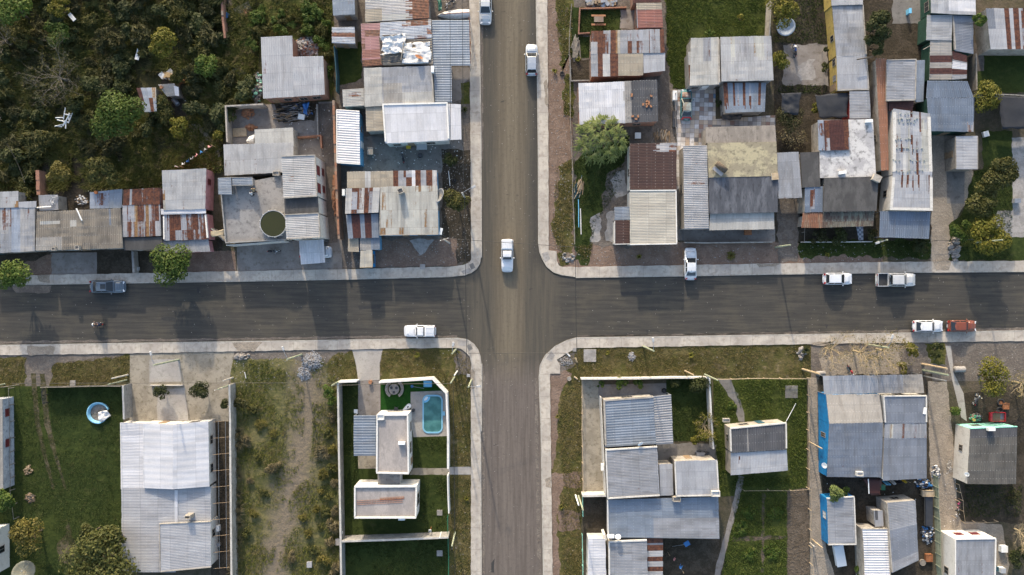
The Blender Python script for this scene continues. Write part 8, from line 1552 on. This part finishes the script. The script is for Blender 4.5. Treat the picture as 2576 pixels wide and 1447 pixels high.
bx('mobile_trailer', 'long white bath-like trailer body at the bottom of the earth lane', 'trailer', 2114, 1399, (1.3, 2.9, .7), 'white_plastic', 0, 10, lid='white_plastic', taper=.95); bx('crate', 'white cube container beside the tall white house', 'container', 2527, 1382, (.9, .9, .7), 'white_plastic', lid='white_plastic'); bx('appliance', 'white washing machine on the ground at the bottom right', 'washing machine', 2524, 1436, (.7, .7, .85), 'white_plastic', lid='grey_plastic'); bx('tub', 'teal tub left of the washing machine', 'tub', 2512, 1432, (.7, .5, .4), 'teal_wall', lid='rim'); bx('box', 'small white tilted box on the dark lawn at the right', 'box', 2481, 337, (.75, .75, .4), 'white_plastic', 0, 15); bx('lounger', 'dark grey box seat on the pale yard at the far right', 'seat', 2560, 505, (.9, .6, .6), 'grey_plastic', lid='steel'); bx('chair', 'white plastic chair in the dark gap by the willow', 'chair', 1605, 341, (.8, .8, .6), 'white_plastic', legs='white_plastic'); pile('firewood_heap', 'firewood and planks stacked right of the white plastic chair', 'firewood', 1665, 342, 20, 10, .3, 26, .3, ['wood', 'wood_grey'], seed=33, kind='plank', dr=1.4); bx('cabinet', 'white cabinet on the left of the derelict teal sedan', 'cabinet', 1698, 240, (.6, 1.3, .7), 'white_plastic'); bx('bench', 'dark slatted bench at the left edge of the patchwork tiles', 'bench', 1697, 300, (.55, 2.2, .45), 'steel_dark')
p = P(1812, 424, 3.9); wt = thing('water_heater', 'rusty tank on a stand on the mossy ochre roof', 'water tank', (p.x, p.y, 3.3), R(-40)); mb = MB(); mb.lathe([(0, -.9), (.38, -.85), (.4, 0), (.38, .85), (0, .9)], (0, .25, .55), 14, axis='x'); mb.build('tank', MAT['bark'], wt, 1, 1); mb = MB(); mb.box((0, -.45, .45), (1.6, .5, .05)); mb.build('panel', MAT['galv_rust_more'], wt, 1)
for a in (-.7, .7):
 for b in (-.5, .5): mb = MB(); mb.tube([(a, b, 0), (a, b, .4)], .03, 5); mb.build('leg', MAT['rust_iron'], wt, 1)
bx('crate', 'white tray of ochre fruit on the slab edge by the grey side roof', 'tray', 1950, 444, (.9, .9, .15), 'white_plastic', 3.35, 5, lid='wood_pale'); bx('water_tank', 'squat white roof tank on the lichen slab', 'water tank', 2120, 434, (1.0, .4, .35), 'white_plastic', 3.25, 8); bx('flue', 'white flue box at the top of the lichen slab', 'flue', 2187, 304, (.9, .4, .4), 'white_plastic', 3.25, 3); bx('vent', 'brick vent block on the charcoal slab corner', 'vent', 2207, 448, (1.1, .9, .6), 'render_wall', 3.3, -25)
for args in (('white split unit on the wall of the corner house cables', 1109, 582, 2.2, 80), ('white split unit on the two-storey white wall', 726, 935 - 362, 3.4, 90), ('white split unit between the nail-dotted roof and the ribbed porch', 1088, 174, 3.0, 90), ('white split unit hanging right of the slate-blue roof', 2327, 1034, 3.0, 80), ('white box unit on the bottom street house parapet', 1537, 1351, 3.3, 0), ('white unit in the mossy drive on the cream wall', 1516, 1176, 1.8, 90), ('white meter box on the cable pole by the brick wall', 864, 484, 2.0, 90), ('white cornice unit on the fibre-cement street front', 2496, 1081, 3.7, 0)): ac(*args)
dish('rust-brown satellite dish on the broken roof', 1053, 146, 3.1, .55, 60, 35, 'rust_iron'); dish('large white mesh satellite dish by the dark olive tree', 1109, 493, 2.8, 1.0, 160, 40, 'steel', True); plain('dish_mesh', (.15, .155, .12), .7); dish('big translucent mesh satellite dish at the bottom left edge', 62, 1440, 1.0, 1.5, 70, 60, 'dish_mesh', True, 1.0); dish('white oval dish on the blue side wall', 2075, 1171, 2.5, .4, 190, 40); dish('white dish on the white rim between ribbed and plain roofs', 1610, 1115, 3.4, .4, -60, 40); dish('white dish on the bottom street house parapet', 1555, 1352, 3.3, .4, 100, 40); dish('small cream dish on the white side wall of the fibre-roofed house', 2433, 1193, 3.0, .32, 190, 40); dish('pale blue large round dish under the yellow-green tree', 1977, 68, .4, 1.25, 220, 70, 'pale_blue', False, .4)
for k, (x, y) in enumerate([(1589, 237), (1589, 241), (1638, 242), (1627, 255), (1632, 257), (1627, 262), (1618, 263), (1631, 262), (1627, 268), (1637, 268), (1591, 293), (1605, 293), (1600, 300)]):
 if k == 0:
  bk = MB(); bk.box((0, 0, .06), (.26, .14, .12));
  for a in (-.07, .07): bk.box((a, 0, .121), (.09, .07, .004))
  br0 = one('brick', 'orange brick lying loose on the near-black half of the roof', 'brick', bk, MAT['terracotta'], P(x, y, 3.38), 'bricks weighing down the dark roof')
 else: o = br0.copy(); COL.objects.link(o); o.location = P(x, y, 3.38); o.rotation_euler.z = k * 1.3; o.scale = (1.3, 1.6, 1)
bt = MB(); bt.lathe([(0, 0), (.05, 0), (.055, .03), (.055, .2), (.02, .27), (.018, .31), (0, .315)], (0, 0, 0), 9, axis='x'); plain('bottle_plastic', (.23, .26, .245), .15, var=.1); b0 = None; rnd = random.Random(9)
for y, xs in ((300, (2258, 2266, 2270, 2282, 2288, 2300, 2306)), (286, (2262, 2276, 2284, 2292)), (308, (2262, 2272, 2284, 2291, 2300)), (350, (2252, 2260, 2266, 2276, 2283, 2290)), (374, (2256, 2264, 2270, 2278, 2286, 2296, 2306, 2318)), (404, (2245, 2252, 2262, 2288, 2296, 2304, 2312, 2322)), (430, (2252, 2262, 2272, 2280, 2290, 2302, 2312, 2320))):
 for x in xs:
  if b0 is None: b0 = one('plastic_bottle', 'clear plastic bottle lying in a row on the long grey roof', 'bottle', bt, MAT['bottle_plastic'], P(x, y, 3.5), 'plastic bottles in rows on the roof'); o = b0
  else: o = b0.copy(); COL.objects.link(o); o.location = P(x + rnd.uniform(-2, 2), y + rnd.uniform(-2, 2), 3.5)
  o.rotation_euler = (0, 0, rnd.uniform(-.6, .6)); o.scale = (.8, 1.1, 1.1)
def bicycle(label, x, y, rz, z=.05):
 p = P(x, y, z); root = thing('bicycle', label, 'bicycle', (p.x, p.y, z), R(rz)); root.rotation_euler.x = R(-80)
 for wx in (-.52, .52):
  mb = MB(); mb.lathe([(.30, -.02), (.33, 0), (.30, .02), (.29, 0), (.30, -.02)], (wx, 0, .33), 20, axis='y')
  for k in range(5): a = k * .628; mb.tube([(wx + .3 * math.cos(a), 0, .33 + .3 * math.sin(a)), (wx - .3 * math.cos(a), 0, .33 - .3 * math.sin(a))], .006, 3)
  mb.build('wheel', MAT['steel'], root, 1)
 mb = MB(); mb.tube([(-.52, 0, .33), (-.1, 0, .33), (.38, 0, .75), (-.18, 0, .78), (-.52, 0, .33)], .02, 5); mb.tube([(-.1, 0, .33), (-.2, 0, .9)], .018, 5); mb.tube([(.52, 0, .33), (.36, 0, .95)], .018, 5); mb.build('frame', MAT['white_paint'], root, 1)
 mb = MB(); mb.ell((-.2, 0, .92), (.13, .07, .035), 8, 5); mb.build('saddle', MAT['black_rubber'], root, 1); mb = MB(); mb.tube([(.3, -.25, .98), (.38, 0, .96), (.3, .25, .98)], .015, 5); mb.build('handlebar', MAT['steel'], root, 1)
bicycle('pale bicycle leaning at the wall of the fibre-roofed house beside the lane', 2397, 1172, 95); bicycle('bicycle lying on the small grey lean-to roof', 142, 510, 60, 2.5)
def washing(label, a, b, h, items, z=0.0):
 A, B = P(*a, z + h), P(*b, z + h); root = thing('washing_line', label, 'washing line', (A.x, A.y, z)); mb = MB(); mb.tube([A, (A + B) / 2 - Vector((0, 0, .12)), B], .012, 4); mb.build('line', MAT['cable_black'], root)
 for q in (A, B): mb = MB(); mb.tube([(q.x, q.y, z), (q.x, q.y, q.z + .05)], .04, 5); mb.build('post', MAT['wood_pale'], root)
 d = (B - A).normalized(); n_ = Vector((-d.y, d.x, 0)); rnd = random.Random(int(a[0]))
 for k, (lb, m_, wd, L) in enumerate(items):
  c = A.lerp(B, (k + .6) / (len(items) + .2)); mb = MB(); rows = [[c + d * (wd * .75 * (i / 4 - .5)) + n_ * ((.05 + .22 * j / 3) * math.sin(i * 1.7 + k) + .3 * j / 3) - Vector((0, 0, .05 + L * j / 3)) for i in range(5)] for j in range(4)]
  mb.grid(rows); o = mb.build('garment', MAT[m_], smooth=True); s = o.modifiers.new('t', 'SOLIDIFY'); s.thickness = .02; tag(o, lb, 'laundry')
washing('thin clothes line strung up behind the pink house roof', (453, 418), (533, 366), 1.7, [('white shirt nearest the thin white pole on the clothes line', 'tarp_white', .6, .6), ('blue trousers second on the line behind the pink house', 'tarp_blue', .45, .8), ('pale grey towel third on the line behind the pink house', 'grey_plastic', .6, .7), ('pink blouse in the middle of the line behind the pink house', 'pink_wall', .5, .5), ('blue shirt beside the pink blouse', 'blue_plastic', .6, .6), ('lilac sheet near the right end of the line', 'galv_blue', .8, .6), ('rose sheet at the right end of the line behind the pink house', 'pink_wall', .8, .6)])
washing('clothes line under the edge of the slate-blue roof', (2228, 1222), (2290, 1214), 2.0, [('long pale blue cloth hung first below the slate-blue roof', 'sky_plastic', .8, 1.7), ('white and red towel hung second below the slate-blue roof', 'tarp_white', .6, 1.6), ('dark striped blanket hung third below the slate-blue roof', 'black_cloth', .9, 1.5), ('yellow cloth hung last below the slate-blue roof', 'yellow_plastic', .5, 1.4)])
washing('line of washing along the stake fence of the lane', (2414, 1262), (2406, 1304), 1.2, [('bright pink skirt on the lane fence line', 'pink_plastic', .5, .5), ('pale pink top on the lane fence line', 'pink_wall', .45, .5), ('black trousers on the lane fence line', 'black_cloth', .4, .8), ('white shirt lowest on the lane fence line', 'tarp_white', .5, .5)])
washing('wire on the dark yard with a few clothes below the cottage lane', (1685, 1398), (1720, 1442), 1.5, [('small pink rag on the dark yard wire', 'pink_wall', .3, .4), ('blue overall on the dark yard wire', 'tarp_blue', .5, .6)])
bx('shelf', 'wooden shelf frame in front of the junk heap by the lane', 'shelf', 2335, 1242, (1.6, .8, 1.0), 'wood_pale', lid='rim', legs='wood_pale'); bx('workbench', 'grey plank workbench with tools along the lane fence', 'workbench', 2337, 1285, (1.0, 4.2, .8), 'wood_grey', legs='wood_grey', lid='steel_dark'); bx('crate', 'orange crate of parts beside the lane fence', 'crate', 2338, 1404, (.9, 1., .5), 'rust_iron', lid='rim'); barrel('drum', 'round tin bath by the orange crate', 'tub', 2322, 1416, .45, .3, 'wood_grey'); bx('sign_board', 'yellow and green printed plastic crate by the washing', 'crate', 2222, 1226, (.55, .8, .3), 'yellow_plastic', lid='green_plastic'); bx('swing', 'blue plastic board on a pole in the dark yard', 'board', 1728, 1368, (.75, .65, .08), 'blue_plastic', 1.2, 30); log('pole', 'thin pale pole holding the blue board', 'pole', (1691, 1375), (1722, 1370), .03, 'steel', .1, 1.2)
bx('crate', 'yellow plastic crate outside the white flat-roofed house', 'crate', 1027, 367, (.55, .7, .5), 'yellow_plastic', lid='rim'); bx('table', 'grey sheet-topped table beside the yellow crate', 'table', 1061, 368, (1.4, .9, .75), 'grey_plastic', legs='steel'); bx('sink', 'concrete wash basin in the yard left of the parked motorcycle', 'wash basin', 931, 380, (.75, .95, .8), 'render_wall', lid='rim'); barrel('bucket', 'dark round well cover in the yard behind the corner house', 'cover', 1057, 391, .33, .25, 'steel_dark'); bx('bed_frame', 'slatted pallet in the lower debris yard', 'pallet', 603, 333, (1.9, 1.2, .12), 'wood_pale', 0, 3); bx('fan', 'white square fan thrown on the scrap heap', 'fan', 758, 294, (.85, .7, .2), 'white_plastic', .5, -10, lid='rim'); barrel('bucket', 'orange bucket on the blue grey tin shed', 'bucket', 240, 484, .22, .3, 'orange_plastic', 2.65); bx('box', 'grey meter box in front of the stub wall', 'box', 343, 676, (.5, .5, .5), 'grey_plastic'); barrel('basin', 'pink basin in the brick stub yard', 'basin', 114, 474, .3, .2, 'pink_plastic'); bx('wheel_cart', 'round-wheeled cart in the tiled front porch', 'cart', 1882, 584, (1.0, .8, .6), 'rust_iron', legs='rust_iron'); bx('grill', 'grey domed grill at the foot of the white garden wall', 'grill', 1762, 1146, (1.1, .8, .6), 'steel', lid='steel'); bx('goal', 'small blue framed sign board on a stick at the top right yard', 'board', 2290, 27, (.35, .7, .9), 'sky_plastic')
# pergola beams along the long white house
for k in range(10):
 y = 1060 + k * 41; mb = MB(); A, B = P(536, y + 2, 2.4), P(577, y - 2, 2.4); mb.tube([A, A.lerp(B, .7) + Vector((0, 0, .03)), B], .028, 5); o = mb.build('pergola_beam', MAT['wood']); tag(o, 'rusty iron beam spanning the gap between the long white house and the wall', 'beam', 'rusty beams over the side passage')
for x, lb in ((549, 'left'), (567, 'right')): mb = MB(); mb.tube([P(x, 1060, 2.45), P(x + 3, 1430, 2.45)], .02, 4); tag(mb.build('pergola_wire', MAT['steel']), f'{lb} one of two long wires lying over the rusty beams', 'wire')
bx('bench', 'row of clutter boxes in the dark side passage', 'boxes', 545, 1330, (.7, .8, .6), 'white_plastic'); barrel('drum', 'round tin in the side passage near the bottom', 'drum', 548, 1372, .3, .6, 'steel')
log('trunk_log', 'sawn log on the verge beside the cottage wall', 'log', (1447, 900), (1452, 912), .14, 'bark_pale'); log('trunk_log', 'short pale log on the lower corner verge', 'log', (1444, 948), (1453, 954), .13, 'wood_pale'); log('trunk_log', 'white log on the corner spill', 'log', (1425, 888), (1434, 897), .12, 'tarp_white'); log('timber', 'rough plank in the big left lawn', 'plank', (250, 1347), (270, 1338), .1, 'wood_pale'); log('timber', 'thin white batten on the left soil strip', 'batten', (615, 936), (619, 952), .06, 'tarp_white')
bx('boulder', 'white boulder on the corner verge beside the footway', 'boulder', 1178, 945, (.5, .4, .3), 'stone_grey', lid='stone_grey', taper=.6); bx('boulder', 'pale boulder in the vacant lot', 'boulder', 778, 1421, (.7, .8, .4), 'stone_grey', lid='stone_grey', taper=.6); bx('block', 'concrete block in the vacant lot grass', 'block', 776, 1346, (.4, .6, .25), 'stone', 0, 30); bx('block', 'pale block at the outside of the garden wall foot', 'block', 849, 1364, (.6, .9, .4), 'pale_cement')
# two people on the terrace
def person(label, x, y, z, head, lean, jacket, trousers, shrink=1.0, crouch=False):
 p = P(x, y, z); root = thing('person', label, 'person', (p.x, p.y, z), R(head)); k = shrink; hz = .52 if crouch else .92
 T = lambda u, v, w_: (u * k, v * k, w_ * k); cl, sl2 = math.cos(lean), math.sin(lean); up = lambda d, v=0.0, f=0.0: T(d * sl2 + f * cl, v, hz + d * cl - f * sl2)
 V = [T(0, 0, hz), up(.2), up(.40), up(.52), up(.58, 0, .02), up(.68, 0, .05), up(.77, 0, .06)]; E = [(i, i + 1) for i in range(6)]; rad = [(.08, .06), (.05, .04), (.05, .035), (.045, .035), .045, .09, .085]; tv, te, trd = [up(-.07), up(.2), up(.40), up(.52)], [(0, 1), (1, 2), (2, 3)], [(.17, .14), (.165, .13), (.21, .16), (.15, .13)]
 pv, pe, prd = [T(0, 0, hz)], [], [(.165, .13)]
 for s in (1, -1):
  b = len(V); sh, el, wr = up(.48, s * .19), up(.26, s * .27, .10), up(.10, s * .2, .30); V += [sh, el, wr, up(.06, s * .19, .36)]; E += [(3, b), (b, b + 1), (b + 1, b + 2), (b + 2, b + 3)]; rad += [.04, .033, .03, (.04, .02)]
  for f in range(4): V.append(up(.02 + .01 * (f % 2), s * (.155 + .023 * f), .42)); E.append((b + 3, len(V) - 1)); rad.append(.01)
  V.append(up(.07, s * .13, .39)); E.append((b + 3, len(V) - 1)); rad.append(.011); t0 = len(tv); tv += [sh, el, up(.115, s * .2, .28)]; te += [(3, t0), (t0, t0 + 1), (t0 + 1, t0 + 2)]; trd += [.085, .065, .048]
  hip, kn, an, toe = (T(0, s * .1, hz - .05), T(.30, s * .16, .46), T(.0, s * .13, .09), T(.18, s * .14, .04)) if crouch else (T(0, s * .1, hz - .06), T(.05, s * .11, .5), T(-.03, s * .12, .09), T(.14, s * .13, .04)); b = len(V); V += [hip, kn, an, toe]; E += [(0, b), (b, b + 1), (b + 1, b + 2), (b + 2, b + 3)]; rad += [.06, .042, .036, .035]; q = len(pv); pv += [hip, kn, T(an[0] / k, s * .125, .13)]; pe += [(0, q), (q, q + 1), (q + 1, q + 2)]; prd += [.11, .08, .06]
  mb = MB(); mb.ell(T(an[0] / k + .09, s * .13, .045), (.14 * k, .05 * k, .045 * k), 10, 6); mb.build('shoe', MAT['black_rubber'], root, 1); mb = MB(); mb.ell(up(.69, s * .095, .05), (.025, .014, .03), 8, 5); mb.build('ear', MAT['skin'], root, 1); mb = MB(); mb.ell(up(.69, s * .035, .145), (.012, .012, .009), 6, 4); mb.build('eye', MAT['hair'], root, 1)
 sc = lambda rr: [tuple(q * k for q in r) if isinstance(r, tuple) else r * k for r in rr]
 skinned('body', V, E, sc(rad), MAT['skin'], root); skinned('jacket', tv, te, sc(trd), MAT[jacket], root); skinned('trousers', pv, pe, sc(prd), MAT[trousers], root)
 mb = MB(); mb.ell(up(.745, 0, .02), (.115 * k, .1 * k, .1 * k), 12, 7); mb.build('hair', MAT['hair'], root, 1, 1); mb = MB(); mb.ell(up(.665, 0, .15), (.02, .016, .025), 8, 5); mb.build('nose', MAT['skin'], root, 1); mb = MB(); mb.ell(up(.625, 0, .135), (.01, .028, .008), 8, 4); mb.build('mouth', MAT['tail_red'], root, 1)
plain('jacket_tan', (.33, .24, .13), .9)
person('person in a tan jacket and black trousers bending forward on the pool terrace', 644, 484, 3.0, 95, .75, 'jacket_tan', 'jacket_black'); person('person in a whitish jacket crouching beside the tan-jacketed one on the terrace', 637, 492, 3.0, 100, .7, 'tarp_white', 'jacket_black', .9, True)
